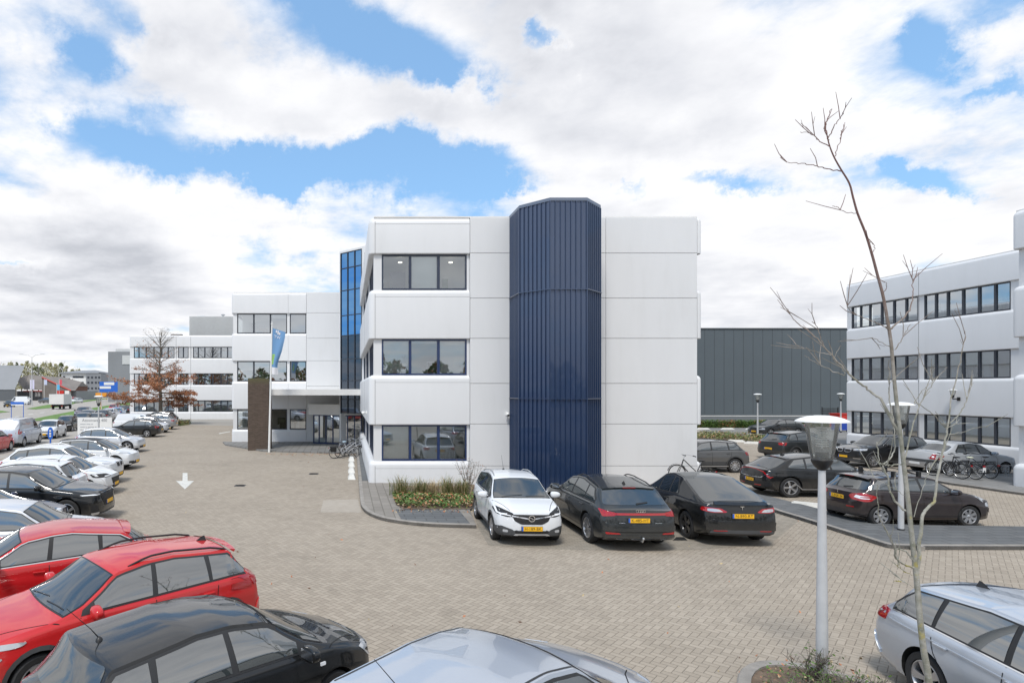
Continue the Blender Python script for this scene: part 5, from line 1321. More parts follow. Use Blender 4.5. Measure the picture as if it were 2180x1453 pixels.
car('corsa', (-1.63, 7.05), 42, P_BLK, 'small black hatchback in the lower left corner with a roof aerial', front=front, antenna='whip', lod=2, ditch=0, nospoil=1, side=[('side_repeater', rounded([(.98, .80), (1.06, .80), (1.06, .76), (.98, .76)], .01), M['drl'], .010)])
front = [('headlight', rounded([(.80, .62), (.80, .79), (.56, .78), (.54, .66)], .04), M['lens'], .010), ('grille', rounded([(-.40, .70), (.40, .70), (.34, .58), (-.34, .58)], .03), M['grille'], .010, False)]
car('focus', (1.40, 5.95), 42, P_SIL, 'silver hatchback cut by the bottom edge with black roof mouldings', front=front, antenna='whip', lod=2, ditch=1, nospoil=1)
rear = [('taillight', rounded([(.84, .84), (.83, .99), (.50, .98), (.50, .88)], .03), M['red'], .010), ('bumper', rounded([(-.84, .60), (.84, .60), (.86, .32), (-.86, .32)], .06), P_SIL, .018, False)]
car('wagon', (8.0, 6.15), -98, P_SIL, 'silver estate with chrome window line in the lower right corner', rear=rear, chrome=1, antenna='fin', anx=3.95, lod=2, wheel=('bright', 5, .045, .13),
    side=[('taillight', rounded([(4.32, .97), (4.36, .84), (4.56, .84), (4.56, .97)], .02), M['red'], .010), ('body_crease', [(.9, .80), (4.30, .885), (4.30, .90), (.9, .815)], P_SIL, .012)])
# the group by the sign and along the road
car('leon', (-17.9, 51.2), 180, P_BLK, 'black estate parked side on beside the white address sign', lod=1, wheel=('mach', 5, .07, 0), dlo=4.2)
cv, s = car('van', (-19.6, 57.3), 0, P_WHT, 'white delivery van behind the black estate', cat='van', name='delivery_van', lod=1, blank_side=1, blank_rear=1)
cv.scale = (.92, .95, .88)
car('city', (-18.2, 56.2), 0, P_WS, 'small pale car nose out between the black estate and silver suv', lod=1)
car('cross2', (-19.1, 60.6), 180, P_SIL2, 'silver suv with red tail lamps behind the black estate', lod=1)
car('mid_suv', (-20.6, 66.0), 180, P_BLK, 'black suv nearest the oak and hedge', lod=1)
cv, s = car('van', (-23.55, 43.6), 98, P_SIL, 'silver panel van with yellow lettering parked along the road', cat='van', name='panel_van', lod=1, blank_side=1, blank_rear=1, nospoil=1, rplate=('', .95, .45), rear=[('taillight', rounded([(.92, 1.25), (.92, .92), (.80, .92), (.80, 1.25)], .02), M['red'], .012), ('bumper', rounded([(-.9, .62), (.9, .62), (.9, .36), (-.9, .36)], .03), P_SIL, .03, False)])
g = MB(); s.decal(g, rounded([(-.80, 1.80), (.80, 1.80), (.84, 1.32), (-.84, 1.32)], .05), 'b', .004, P_WS, .15, False); g.build('rear_door', cv)
T = Matrix.Translation((s.lx(s.L) - .07, 0, 1.62)) @ Matrix(((0, 0, -1, 0), (-1, 0, 0, 0), (0, 1, 0, 0), (0, 0, 0, 1)))
g = MB(); text_mb(g, 'TransRaCh b.v.', .20, M['orange'], T); g.build('van_lettering', cv)
for sg in (-1,):
    g = MB(); T = Matrix.Translation((s.lx(3.2), sg * (s.W / 2 - .0), 1.60)) @ Matrix(((1, 0, 0, 0), (0, 0, -1, 0), (0, 1, 0, 0), (0, 0, 0, 1))); text_mb(g, 'TransRaCh', .24, M['orange'], T); g.build('van_lettering', cv)
car('hatch', (-22.55, 38.2), 97, P_RED, 'red hatchback cut by the left edge behind the silver van', lod=1)
car('corsa', (-24.6, 50.4), -80, P_WHT, 'white hatchback nose towards the camera in front of the silver van', lod=1)
car('city', (-27.0, 58.6), -80, P_BLK, 'small black city car driving towards the camera on the side road', lod=1, fplate=('', .45))
for i, (px, Y, col_, key, yaw, lab) in enumerate([(177, 64, P_GRY, 'kam', -78, 'grey car just behind the small black city car'), (187, 71, P_GUN, 'mid_suv', -78, 'large dark suv in the queue of cars beyond the address sign'), (178, 84, P_PUR, 'mid_suv', -78, 'dark purple car rearmost in the queue beyond the sign'),
        (207, 66, P_GUN, 'hatch', 100, 'grey hatchback seen from behind to the right of the lamp post'), (222, 74, P_BLK, 'kam', 100, 'black car seen from behind next to the oak'), (236, 80, P_WS, 'cross2', 100, 'pale silver suv seen from behind under the oak branches'), (251, 86, P_LBL, 'hatch', 100, 'light blue car seen from behind left of the oak trunk'), (268, 94, P_GRY, 'cross2', 100, 'dark car partly hidden by the white office corner'),
        (246, 104, P_RED, 'hatch', 100, 'red car farthest in the line left of the oak')]):
    car(key, ((px - CX) * Y / F, Y), yaw, col_, lab, lod=0, group='cars parked along the road')
car('city', ((20 - CX) * 136 / F, 136), -76, P_BLK, 'small dark car coming along the main road at the far left', lod=0)
car('hatch', ((163 - CX) * 178 / F, 178), -110, P_WHT, 'white car far off on the main road', lod=0)
car('hatch', ((154 - CX) * 205 / F, 205), -100, P_RED, 'red car far off in front of the showroom', lod=0)
car('mid_suv', ((98 - CX) * 176 / F, 176), 170, P_GUN, 'dark suv parked at the showroom wall', lod=0)
car('hatch', ((183 - CX) * 235 / F, 235), 150, P_WS, 'pale car parked in front of the distant white office', lod=0)
cv, s = car('bigvan', ((43 - CX) * 158 / F, 158), 178, P_WHT, 'long white van parked side on by the showroom', cat='van', name='delivery_van', lod=0, blank_side=1, blank_rear=1, nospoil=1)
cv.scale = (.95, 1, .82)

# ------------------------------------------------------------------ box truck
def truck():
    Y = 120; x = (122.5 - CX) * Y / F
    t_ = thing('box_truck', 'light grey box truck driving away on the main road', 'truck', (x, Y, 0), R_(8))
    m = MB(); m.box((-1.6, 0, .95), (1.2, 4.6, 3.0), M['lightgrey'], bev=.03); m.build('cargo_box', t_)
    m = MB(); m.box((-1.55, -.03, 1.02), (1.15, -.001, 2.95), M['offwhite']); m.build('tail_door', t_)
    m = MB(); m.box((-1.1, 4.7, .6), (.9, 6.2, 2.6), M['white'], bev=.1); m.build('cab', t_)
    m = MB(); m.box((-1.2, .2, .55), (.9, 6.0, .93), M['well']); m.build('chassis', t_)
    for sx in (-1.15, .85):
        for y in (1.0, 5.2):
            m = MB(); m.lathe([(.001, -.14), (.42, -.14), (.42, .14), (.001, .14)], M['tyre'], 18, Matrix.Translation((sx, y, .42)) @ Matrix.Rotation(R_(90), 4, 'Y')); m.build('wheel', t_)
        m = MB(); m.box((sx - .15, -.06, .6), (sx + .15, -.032, .75), M['red']); m.build('taillight', t_)
truck()

# ------------------------------------------------------------------ lamp posts
def milky():
    m = bpy.data.materials.new('lamp_glass'); m.use_nodes = True; MATS['lamp_glass'] = m; nt = m.node_tree; nt.nodes.clear(); t = NT(nt)
    tr = t.n('ShaderNodeBsdfTransparent'); tr.inputs[0].default_value = (.95, .96, .94, 1); df = t.n('ShaderNodeBsdfDiffuse'); df.inputs[0].default_value = (.75, .76, .73, 1); tl = t.n('ShaderNodeBsdfTranslucent'); tl.inputs[0].default_value = (.75, .76, .73, 1)
    gl = t.n('ShaderNodeBsdfGlossy'); gl.inputs['Roughness'].default_value = .05; a = t.n('ShaderNodeMixShader'); a.inputs[0].default_value = .5; t.link(df.outputs[0], a.inputs[1]); t.link(tl.outputs[0], a.inputs[2])
    b = t.n('ShaderNodeMixShader'); b.inputs[0].default_value = .26; t.link(tr.outputs[0], b.inputs[1]); t.link(a.outputs[0], b.inputs[2]); c = t.n('ShaderNodeMixShader'); fr = t.n('ShaderNodeFresnel'); fr.inputs[0].default_value = 1.35
    t.link(fr.outputs[0], c.inputs[0]); t.link(b.outputs[0], c.inputs[1]); t.link(gl.outputs[0], c.inputs[2]); o = t.n('ShaderNodeOutputMaterial'); t.link(c.outputs[0], o.inputs[0]); return m
def lamp_proto():
    t_ = thing('street_lamp', 'near grey lamp post with a white cap standing in the round flower bed', 'street lamp', (6.47, 8.24, 0), 0, 'lamp posts with white caps')
    m = MB(); m.lathe([(.070, 0), (.069, .5), (.062, 1.3), (.043, 2.75), (.041, 2.92)], M['grey_pole'], 20); m.build('pole', t_)
    m = MB(); m.lathe([(.073, 0), (.077, .02), (.077, .12), (.073, .14)], M['trim'], 20); m.build('pole_foot', t_)
    m = MB(); m.lathe([(.043, 2.90), (.085, 2.95), (.115, 3.0), (.125, 3.04), (.11, 3.06), (.08, 3.07), (.08, 3.15), (.001, 3.16)], M['black'], 20); m.build('lamp_holder', t_)
    gm = milky()
    m = MB(); m.lathe([(.118, 3.045), (.14, 3.15), (.175, 3.40), (.195, 3.56)], gm, 28); g = m.build('lamp_glass', t_)
    m = MB()
    for k in range(9): z = 3.22 + k * .032; m.lathe([(.055, z), (.075, z + .012), (.055, z + .016)], M['white'], 18)
    m.build('louvre', t_)
    m = MB(); m.lathe([(.012, 3.2), (.012, 3.55)], M['satin'], 8)
    pr = [(.305, 3.555), (.30, 3.572), (.24, 3.605), (.16, 3.63), (.08, 3.643), (.001, 3.646)]
    m.lathe(pr, M['white'], 32); m.lathe([(.305, 3.555), (.20, 3.57), (.001, 3.575)], M['white'], 32); m.build('lamp_cap', t_)
    return t_
LP = lamp_proto()
def lamp(pos, lab, sc=1.0):
    c = copy_tree(LP); c.location = (pos[0], pos[1], 0); c['label'] = lab; c.rotation_euler = (0, 0, rnd.uniform(0, 6)); c.scale = (1, 1, sc); return c
lamp(G(1918, 1135), 'grey lamp post on the dark pavement behind the young tree', 1.0)
lamp(G(1613, 931), 'lamp post in front of the dark hall on the planted strip', 1.0)
lamp(((1790 - CX) * 56 / F, 56), 'lamp post half hidden by the edge of the side office')
lamp(((210 - CX) * 41.3 / F, 41.3), 'lamp post in front of the white address sign', .98)
# wall lantern on the side office
w_ = thing('wall_lamp', 'glass wall lantern on a black arm on the side office', 'lamp', (34.64, F * 34.6 / (2040 - CX), 0))
zz = 3.55; m = MB(); m.tube([(0, 0, zz - .1), (-.35, 0, zz - .1), (-.35, 0, zz + .02)], .03, M['black']); m.lathe([(.001, -.08), (.07, -.08), (.07, .08), (.001, .08)], M['black'], 12, Matrix.Translation((-.35, 0, zz + .05))); m.box((-.04, -.08, zz - .2), (0, .08, zz), M['black']); m.build('bracket', w_)
m = MB(); m.lathe([(.09, .10), (.14, .40)], glassmat('lamp_glass', (1, 1, 1)), 20, Matrix.Translation((-.35, 0, zz))); m.build('lamp_glass', w_)
m = MB(); m.lathe([(.22, .40), (.001, .47)], M['white'], 20, Matrix.Translation((-.35, 0, zz))); m.build('lamp_cap', w_)

# tall double arm street light by the road
Y = 150; b = G(67, 862); xs_ = (68 - CX) * Y / F; t_ = thing('street_light', 'tall double armed street light beside the main road', 'street light', (xs_, Y, 0)); zt = 4 + (CY - 760) * Y / F
m = MB(); m.tube([(0, 0, 0), (0, 0, zt)], [.13, .07], M['grey_pole'], 8); m.build('pole', t_)
for sg in (1, -1):
    m = MB(); m.tube([(0, 0, zt - .1), (sg * .8, 0, zt + .5), (sg * 2.6, 0, zt + .75)], .05, M['grey_pole'], 6); m.box((sg * 2.2, -.12, zt + .68), (sg * 3.1, .12, zt + .80), M['grey_pole']); m.build('lamp_arm', t_)

# ------------------------------------------------------------------ flagpole and flag
fp = thing('flagpole', 'slim white flagpole in front of the entrance canopy', 'flagpole', tuple(G(573, 962)))
b = G(573, 962); top = P(579, 690, b.y) - b
m = MB(); m.tube([(0, 0, 0), tuple(top * .5), tuple(top)], [.075, .06, .045], M['white'], 12); m.build('pole', fp)
m = MB(); m.lathe([(.001, -.05), (.07, 0), (.06, .05), (.03, .07), (.06, .12), (.001, .16)], M['white'], 12, Matrix.Translation(top)); m.build('finial', fp)
FB = mat('flag_blue', (.15, .30, .52), .75); FG = mat('flag_green', (.35, .62, .12), .75); FW = mat('flag_white', (.75, .75, .78), .75)
fl = thing('flag', 'blue advertising flag with white and green print hanging from the flagpole', 'flag', tuple(b))
# cloth: left edge along the pole, right edge sagging; small folds
mb = MB(); vs = []; fs = []; nx, nz = 8, 26
def fpos(u_, v_, off=0):
    L = P(580.5 - 4.0 * v_, 698 + 98 * v_, b.y)
    rx = interp([(0, 608), (.12, 607), (.45, 600), (.70, 592), (.84, 589.5), (.845, 591), (1, 592)], v_); ry = interp([(0, 707), (.5, 752), (.84, 782), (1, 797)], v_)
    Rr = P(rx, ry, b.y); p = L.lerp(Rr, u_); p.y += .10 * math.sin(u_ * 5 + v_ * 3) * u_ + off; return p - b
for j in range(nz + 1):
    for i in range(nx + 1): vs.append(fpos(i / nx, j / nz))
for j in range(nz):
    for i in range(nx): fs.append((j * (nx + 1) + i, j * (nx + 1) + i + 1, (j + 1) * (nx + 1) + i + 1, (j + 1) * (nx + 1) + i))
mb.add(vs, [f for k, f in enumerate(fs) if k // nx < 22], FB, True); mb.add(vs, [f for k, f in enumerate(fs) if k // nx >= 22], FW, True)
mb.build('flag_cloth', fl)
def onflag(txt, u0, v0, size, m_, rot=0, nm='flag_print'):
    mb = MB(); text_mb(mb, txt, size, m_, Matrix.Rotation(rot, 4, 'Z'), 'LEFT')
    o = fpos(u0, v0, -.02); ex = (fpos(min(1, u0 + .4), v0, -.02) - o).normalized(); mb.v = [o + ex * v.x + Vector((0, 0, 1)) * v.y + Vector((0, -.015, 0)) for v in mb.v]; mb.build(nm, fl)
onflag('TWAN', .14, .17, .26, FW); 
m = MB(); 
for i in range(3):
    for k in range(3):
        if (i, k) not in ((2, 0), (0, 2)): o = fpos(.30 + .13 * i, .035 + .028 * k, -.03); m.box(o - Vector((.04, .0, .04)), o + Vector((.04, .004, .04)), FW)
m.build('flag_emblem', fl)
m = MB()
for k in range(5): o = fpos(.10, .60 + .045 * k, -.03); m.box(o, o + Vector((.12 + .1, .004, .10)), FG)
m.build('flag_print', fl)

# ------------------------------------------------------------------ address sign
sg_ = thing('address_sign', 'white address board reading Atoomweg 400', 'sign', ((201.5 - CX) * 45.5 / F, 45.5, 0))
Wd = 73 * 45.5 / F; zt = 4 - (888 - CY) * 45.5 / F
m = MB(); m.box((-Wd / 2, 0, .45), (Wd / 2, .10, zt), M['white']); m.build('board', sg_)
for sx in (-1, 1): m = MB(); m.box((sx * (Wd / 2 - .15) - .04, .02, 0), (sx * (Wd / 2 - .15) + .04, .08, .46), M['grey_pole']); m.build('post', sg_)
TT = lambda x, z: Matrix.Translation((x, -.012, z)) @ Matrix.Rotation(R_(90), 4, 'X')
GI = mat('grey_ink', (.22, .23, .25), .6); GI2 = mat('pale_grey_ink', (.48, .49, .5), .6)
m = MB(); text_mb(m, 'Atoomweg 400', .30, GI, TT(.0, zt - .22)); m.build('sign_lettering', sg_)
m = MB()
for k, ws_ in enumerate(((.42, .30, .14), (.36, .10, .50, .12), (.44, .12, .12, .34))):      # three lines too faint to read in the photograph
    x = -Wd / 2 + .20
    for q in ws_: m.box((x, -.010, zt - .54 - k * .21), (x + q, -.003, zt - .47 - k * .21), GI2); x += q + .05
m.box((Wd / 2 - .85, -.012, zt - .95), (Wd / 2 - .50, -.003, zt - .90), GI); m.box((Wd / 2 - .85, -.012, zt - 1.08), (Wd / 2 - .82, -.003, zt - .951), GI); m.box((Wd / 2 - .53, -.012, zt - 1.08), (Wd / 2 - .50, -.003, zt - .951), GI)
m.build('sign_lettering', sg_)
# blue oval parking sign and the blue portal sign
BL = mat('sign_blue', (.02, .13, .55), .45)
o_ = thing('parking_sign', 'blue oval sign with white marks on a short blue post', 'sign', ((108 - CX) * 44.5 / F, 44.5, 0))
m = MB(); n = 24; hh = .41; cz = 4 - (922 - CY) * 44.5 / F; pts = [(.20 * math.cos(2 * math.pi * k / n), cz + .46 * math.sin(2 * math.pi * k / n)) for k in range(n)]
m.prism(pts, 0, .08, BL, Matrix(((1, 0, 0, 0), (0, 0, -1, 0), (0, 1, 0, 0), (0, 0, 0, 1)))); m.build('board', o_)
m = MB(); m.tube([(0, -.04, 0), (0, -.04, cz - .44)], .06, BL); m.build('post', o_)
for q in (.20, .0, -.18): m = MB(); m.box((-.07, -.095, cz + q - .065), (.07, -.081, cz + q + .065), M['white'], bev=.02); m.build('sign_mark', o_)
o_ = thing('portal_sign', 'blue and white portal sign on two blue posts by the main road', 'sign', ((36.5 - CX) * 80 / F, 80, 0)); z = 4 - (855 - CY) * 80 / F
m = MB(); m.box((-.85, 0, z - .32), (.85, .1, z), BL); m.build('board', o_); m = MB(); m.box((-.82, -.01, z - .45), (.82, .09, z - .33), M['white']); m.build('lower_board', o_)
for sx in (-.8, .8): m = MB(); m.tube([(sx, .05, 0), (sx, .05, z - .3)], .045, BL); m.build('post', o_)
o_ = thing('direction_sign', 'large blue road direction sign behind the oak', 'sign', ((231 - CX) * 100 / F, 100, 0)); z1 = 4 + (CY - 812) * 100 / F; z0 = 4 + (CY - 834) * 100 / F
m = MB(); m.box((-1.5, 0, z0), (1.5, .1, z1), BL); m.build('board', o_); m = MB(); m.box((-.75, -.02, z1 - .55), (.95, -.003, z1 - .1), M['white']); m.box((-1.45, -.02, z0 + .55), (.4, -.003, z0 + .95), M['white']); m.build('sign_panel', o_)
for sx in (-1.2, 1.2): m = MB(); m.tube([(sx, .15, 0), (sx, .15, z1)], .07, M['grey_pole']); m.build('post', o_)
o_ = thing('warning_light_trailer', 'orange arrow board on a stand by the main road', 'sign', ((215 - CX) * 108 / F, 108, 0)); z = 4 + (CY - 840) * 108 / F
OR = mat('signal_orange', (.75, .30, .02), .5); m = MB(); m.box((-1.0, 0, z - .35), (1.0, .12, z + .35), OR, bev=.1); m.build('board', o_); m = MB(); m.tube([(0, .1, 0), (0, .1, z - .3)], .08, OR); m.build('post', o_)
# flags across the road
for px, Yd, c1, lab in [(64, 188, (.60, .58, .75), 'pale purple and white banner across the road'), (94, 190, (.50, .55, .72), 'narrow white blue banner across the road'), (126, 195, (.62, .10, .14), 'red banner in front of the showroom'), (121, 176, (.10, .42, .70), 'cyan banner in front of the showroom')]:
    o_ = thing('banner', lab, 'flag', ((px - CX) * Yd / F, Yd, 0), 0, 'banners across the road'); zt = 4 + (CY - (808 if c1[2] < .5 or px == 64 else 818 if px == 121 else 808)) * Yd / F; w_ = 9 * Yd / F if px == 64 else 6 * Yd / F
    m = MB(); m.box((0, 0, zt - (2.9 if px == 64 else 1.6)), (w_, .03, zt), mat('banner_%d' % px, c1, .8)); m.build('banner_cloth', o_); m = MB(); m.tube([(0, 0, 0), (0, 0, zt + .3)], .06, M['white']); m.build('pole', o_)

# ------------------------------------------------------------------ far buildings on the left
def gable(name, lab, x0, x1, y0, y1, hw, hr, wm, rm, extra=None):
    b = thing(name, lab, 'building', ((x0 + x1) / 2, (y0 + y1) / 2, 0)); X = (x1 - x0) / 2; Yh = (y1 - y0) / 2
    m = MB(); m.box((-X, -Yh, 0), (X, Yh, hw), wm); m.build('wall', b)
    m = MB(); m.add([(-X - .3, -Yh - .3, hw), (X + .3, -Yh - .3, hw), (X + .3, Yh + .3, hw), (-X - .3, Yh + .3, hw), (-X, 0, hr), (X, 0, hr)], [(0, 1, 5, 4), (2, 3, 4, 5), (1, 2, 5), (3, 0, 4)], rm); m.build('roof', b)
    return b, X, Yh
def wx(px, Y): return (px - CX) * Y / F
def hz(py, Y): return 4 + (CY - py) * Y / F
Y = 205; b = thing('dark_hall', 'dark grey hall with slanted upper wall at the far left edge', 'building', (wx(0, Y), Y, 0))
m = MB(); m.prism([(-60, 0), (wx(33, Y) - wx(0, Y), 0), (wx(33, Y + 30) - wx(0, Y) - 1, 30), (-60, 30)], 0, hz(829, Y), M['darkgrey']); m.build('wall', b)
m = MB(); m.add([(-60, -.2, hz(829, Y)), (wx(32, Y) - wx(0, Y), -.2, hz(829, Y)), (wx(33, Y) - wx(0, Y), 6, hz(776, Y)), (-60, 6, hz(774, Y)), (-60, 30, hz(829, Y)), (wx(33, Y + 30) - wx(0, Y) - 1, 30, hz(829, Y)), (wx(33, Y + 30) - wx(0, Y) - 1, 30, hz(776, Y)), (-60, 30, hz(776, Y))], [(0, 1, 2, 3), (1, 5, 6, 2), (3, 2, 6, 7)], M['midgrey']); m.build('roof', b)
Y = 220; b = thing('showroom', 'low showroom with long grey sloping roofs and red trim', 'building', (wx(33, Y), Y, 0)); x1 = wx(110, Y) - wx(33, Y); xm = wx(160, Y) - wx(33, Y)
m = MB(); m.box((0, 1, 0), (xm, 20, hz(832, Y)), M['midgrey']); m.build('wall', b)
m = MB(); m.add([(.0, 0, hz(806, Y)), (3.0, 0, hz(828, Y)), (x1, 0, hz(831, Y)), (x1 + 2, 10, hz(803, Y)), (-.5, 10, hz(796, Y)), (x1, 20, hz(831, Y)), (0, 20, hz(831, Y))], [(0, 1, 2, 3, 4), (4, 3, 5, 6)], M['rooft']); m.build('roof', b)
m = MB(); m.add([(x1 - 3, -1, hz(804, Y)), (x1 + 7.5, -1, hz(831, Y)), (xm, 0, hz(831, Y)), (xm - 2, 10, hz(812, Y)), (x1 - 1, 10, hz(800, Y)), (x1 - 3, -1, 0), (x1 + 7.5, -1, 0)], [(0, 1, 2, 3, 4), (0, 5, 6, 1)], M['rooft']); m.build('roof', b)
m = MB(); m.box((3, -.6, hz(833, Y)), (x1 + .5, -.1, hz(831, Y)), mat('red_trim', (.5, .07, .05), .6)); m.tube([(x1 - 3, -1.1, hz(803, Y)), (x1 + 7.5, -1.1, hz(831, Y))], .25, MATS['red_trim']); m.build('red_fascia', b)
m = MB(); m.box((xm - 6, -1.2, hz(838, Y)), (xm - 3.6, -.9, hz(831, Y)), M['bin_red']); m.box((xm - 3.2, -1.2, hz(838, Y)), (xm - 1.6, -.9, hz(831, Y)), M['white']); m.build('shop_sign', b)
for px in (72, 78): m = MB(); m.box((wx(px, Y) - wx(33, Y), .8, hz(844, Y)), (wx(px + 5, Y) - wx(33, Y), 1.05, hz(834, Y)), M['white']); m.build('window', b)
b, X, Yh = gable('brick_house', 'brown brick house with pitched roof before the distant white office', wx(140, 235), wx(163, 235), 235, 245, hz(822, 235), hz(812, 235), M['brick'], M['rooft'])
m = MB(); m.prism([(-X, hz(822, 235)), (X, hz(822, 235)), (X * .3, hz(806, 235))], 0, .3, M['brick'], Matrix(((1, 0, 0, 0), (0, 0, -1, -Yh - .02), (0, 1, 0, 0), (0, 0, 0, 1)))); m.build('gable', b)
Y = 290; b = thing('white_office', 'distant white office block with grey glazed wing', 'building', (wx(131, Y), Y, 0)); xa = wx(185, Y) - wx(131, Y); xb = wx(217, Y) - wx(131, Y)
m = MB(); m.box((0, 0, 0), (xa, 20, hz(795, Y)), M['white']); m.build('wall', b); m = MB(); m.box((xa, -1, 0), (xb, 25, hz(795, Y)), M['midgrey']); m.build('glazed_wing', b)
m = MB(); m.add([(-.5, -1, hz(793, Y)), (xa + 6, -1, hz(793, Y)), (xa, 10, hz(786, Y)), (3, 10, hz(787, Y)), (-.5, -1, hz(795.5, Y)), (xa + 6, -1, hz(795.5, Y)), (xa + 6, 21, hz(793, Y)), (-.5, 21, hz(793, Y))], [(0, 1, 2, 3), (4, 5, 1, 0), (1, 6, 2), (6, 7, 3, 2)], M['midgrey']); m.build('roof', b)
for (p0, p1, q0, q1) in [(155, 178, 800, 804), (163, 178, 812, 816), (165, 178, 819, 833), (134, 139, 800, 804), (181, 184, 819, 833)]:
    m = MB(); m.box((wx(p0, Y) - wx(131, Y), -.1, hz(q1, Y)), (wx(p1, Y) - wx(131, Y), .2, hz(q0, Y)), M['frame_dark']); m.build('window', b)
for q in (801, 812, 824):
    for p in (188, 196, 204, 211): m = MB(); m.box((wx(p, Y) - wx(131, Y), -1.1, hz(q + 4, Y)), (wx(p + 4, Y) - wx(131, Y), -.9, hz(q, Y)), M['frame_dark']); m.build('window', b)
Y = 190; b = thing('grey_tower', 'tall plain grey block behind the oak', 'building', (wx(230, Y), Y, 0)); m = MB(); m.box((0, 0, 0), (wx(282, Y) - wx(230, Y), 14, hz(748, Y)), M['midgrey']); m.build('wall', b)
m = MB(); m.box((2, 1, hz(748, Y)), (8, 8, hz(742, Y)), M['lightgrey']); m.build('roof_structure', b)
m = MB(); m.box((4.5, -.15, hz(775, Y)), (7.5, .1, hz(756, Y)), M['lightgrey']); m.build('window', b)

# ------------------------------------------------------------------ wheel stops, bins, fence
def stop_proto(name, L_, w_, h_, lab, group):
    m = MB(); a = L_ / 2; c = w_ / 2
    vs = [(-a, -c, 0), (a, -c, 0), (a, c, 0), (-a, c, 0), (-a + .22, -c * .55, h_), (a - .22, -c * .55, h_), (a - .22, c * .55, h_), (-a + .22, c * .55, h_)]
    m.add(vs, [(0, 1, 5, 4), (1, 2, 6, 5), (2, 3, 7, 6), (3, 0, 4, 7), (4, 5, 6, 7)], M['stop']); o = m.build(name); return tag(o, lab, 'wheel stop', group)
ws0 = stop_proto('wheel_stop', 1.0, .34, .19, 'white concrete wheel stop nearest the flower bed corner beside the office wall', 'wheel stops beside the office wall')
labs = ['nearest the camera', 'second nearest the camera', 'third from the camera', 'farthest, right behind the bicycles']
for k, (px, py) in enumerate([(749, 1020), (748.5, 1006), (748.5, 993), (748.5, 981)]):
    o = ws0 if k == 0 else ws0.copy()
    if k: C.objects.link(o)
    p = G(px, py); o.location = (p.x, p.y + .45, 0); o.rotation_euler = (0, 0, R_(90)); o['label'] = 'white concrete wheel stop by the office kerb, ' + labs[k]
ws1 = stop_proto('wheel_stop', 1.15, .34, .15, 'single white concrete block lying beside the plum hatchback', None); p = G(1712, 1078); ws1.location = (p.x + .1, p.y, 0); ws1.rotation_euler = (0, 0, R_(-38))
ws2 = stop_proto('wheel_stop', 1.3, .3, .16, 'x', 'wheel stops along the hedge'); ordn = ['first', 'second', 'third', 'fourth', 'fifth']
for k, px in enumerate([1497, 1549, 1602, 1656, 1709]):
    o = ws2 if k == 0 else ws2.copy()
    if k: C.objects.link(o)
    p = G(px, 913.5); o.location = (p.x, p.y, 0); o['label'] = '%s white wheel stop from the left along the hedge' % ordn[k]
for k, (px, py) in enumerate([(1567, 940), (1606, 944), (1649, 949), (1697, 955)]):
    o = ws2.copy(); C.objects.link(o); p = G(px, py); o.location = (p.x, p.y, 0); o.rotation_euler = (0, 0, R_(-30)); o['group'] = 'wheel stops along the planted strip'; o['label'] = '%s white wheel stop from the left along the planted strip' % ordn[k]
p = G(1789, 918); b = thing('waste_bin', 'blue waste container beside the side office corner', 'bin', (p.x, p.y, 0)); m = MB(); m.box((-.55, -.4, .15), (.55, .4, .95), M['bin_blue'], bev=.03); m.build('body', b); m = MB(); m.box((-.6, -.45, .95), (.6, .45, 1.05), M['bin_blue'], bev=.03); m.build('lid', b)
for sx in (-.4, .4): m = MB(); m.lathe([(.001, -.03), (.1, -.03), (.1, .03), (.001, .03)], M['tyre'], 12, Matrix.Translation((sx, -.3, .1)) @ Matrix.Rotation(R_(90), 4, 'Y')); m.build('castor', b)
Y = 64; b = thing('container', 'red container in front of the dark hall', 'container', (wx(1791, Y), Y, 0)); m = MB(); m.box((-.6, -.5, 0), (1.2, .8, hz(881, Y)), M['bin_red'], bev=.05); m.build('body', b); m = MB(); m.box((-.65, -.55, hz(881, Y) + .0), (1.25, .85, hz(879.5, Y)), M['bin_red']); m.build('lid', b)
Y = 66; b = thing('fence', 'dark mesh fence panel in front of the hall', 'fence', (wx(1751, Y), Y, 0)); L_ = wx(1785, Y) - wx(1751, Y); z0, z1 = 0, hz(868, Y)
m = MB()
for k in range(14): x = L_ * k / 13; m.tube([(x, 0, z0), (x, 0, z1)], .02, M['black'], 5)
for k in range(5): z = lerp(.8, z1 - .05, k / 4); m.tube([(0, 0, z), (L_, 0, z)], .02, M['black'], 5)
m.build('mesh_panel', b)
for x in (0, L_): m = MB(); m.tube([(x, .05, 0), (x, .05, z1 + .1)], .05, M['black'], 6); m.build('post', b)

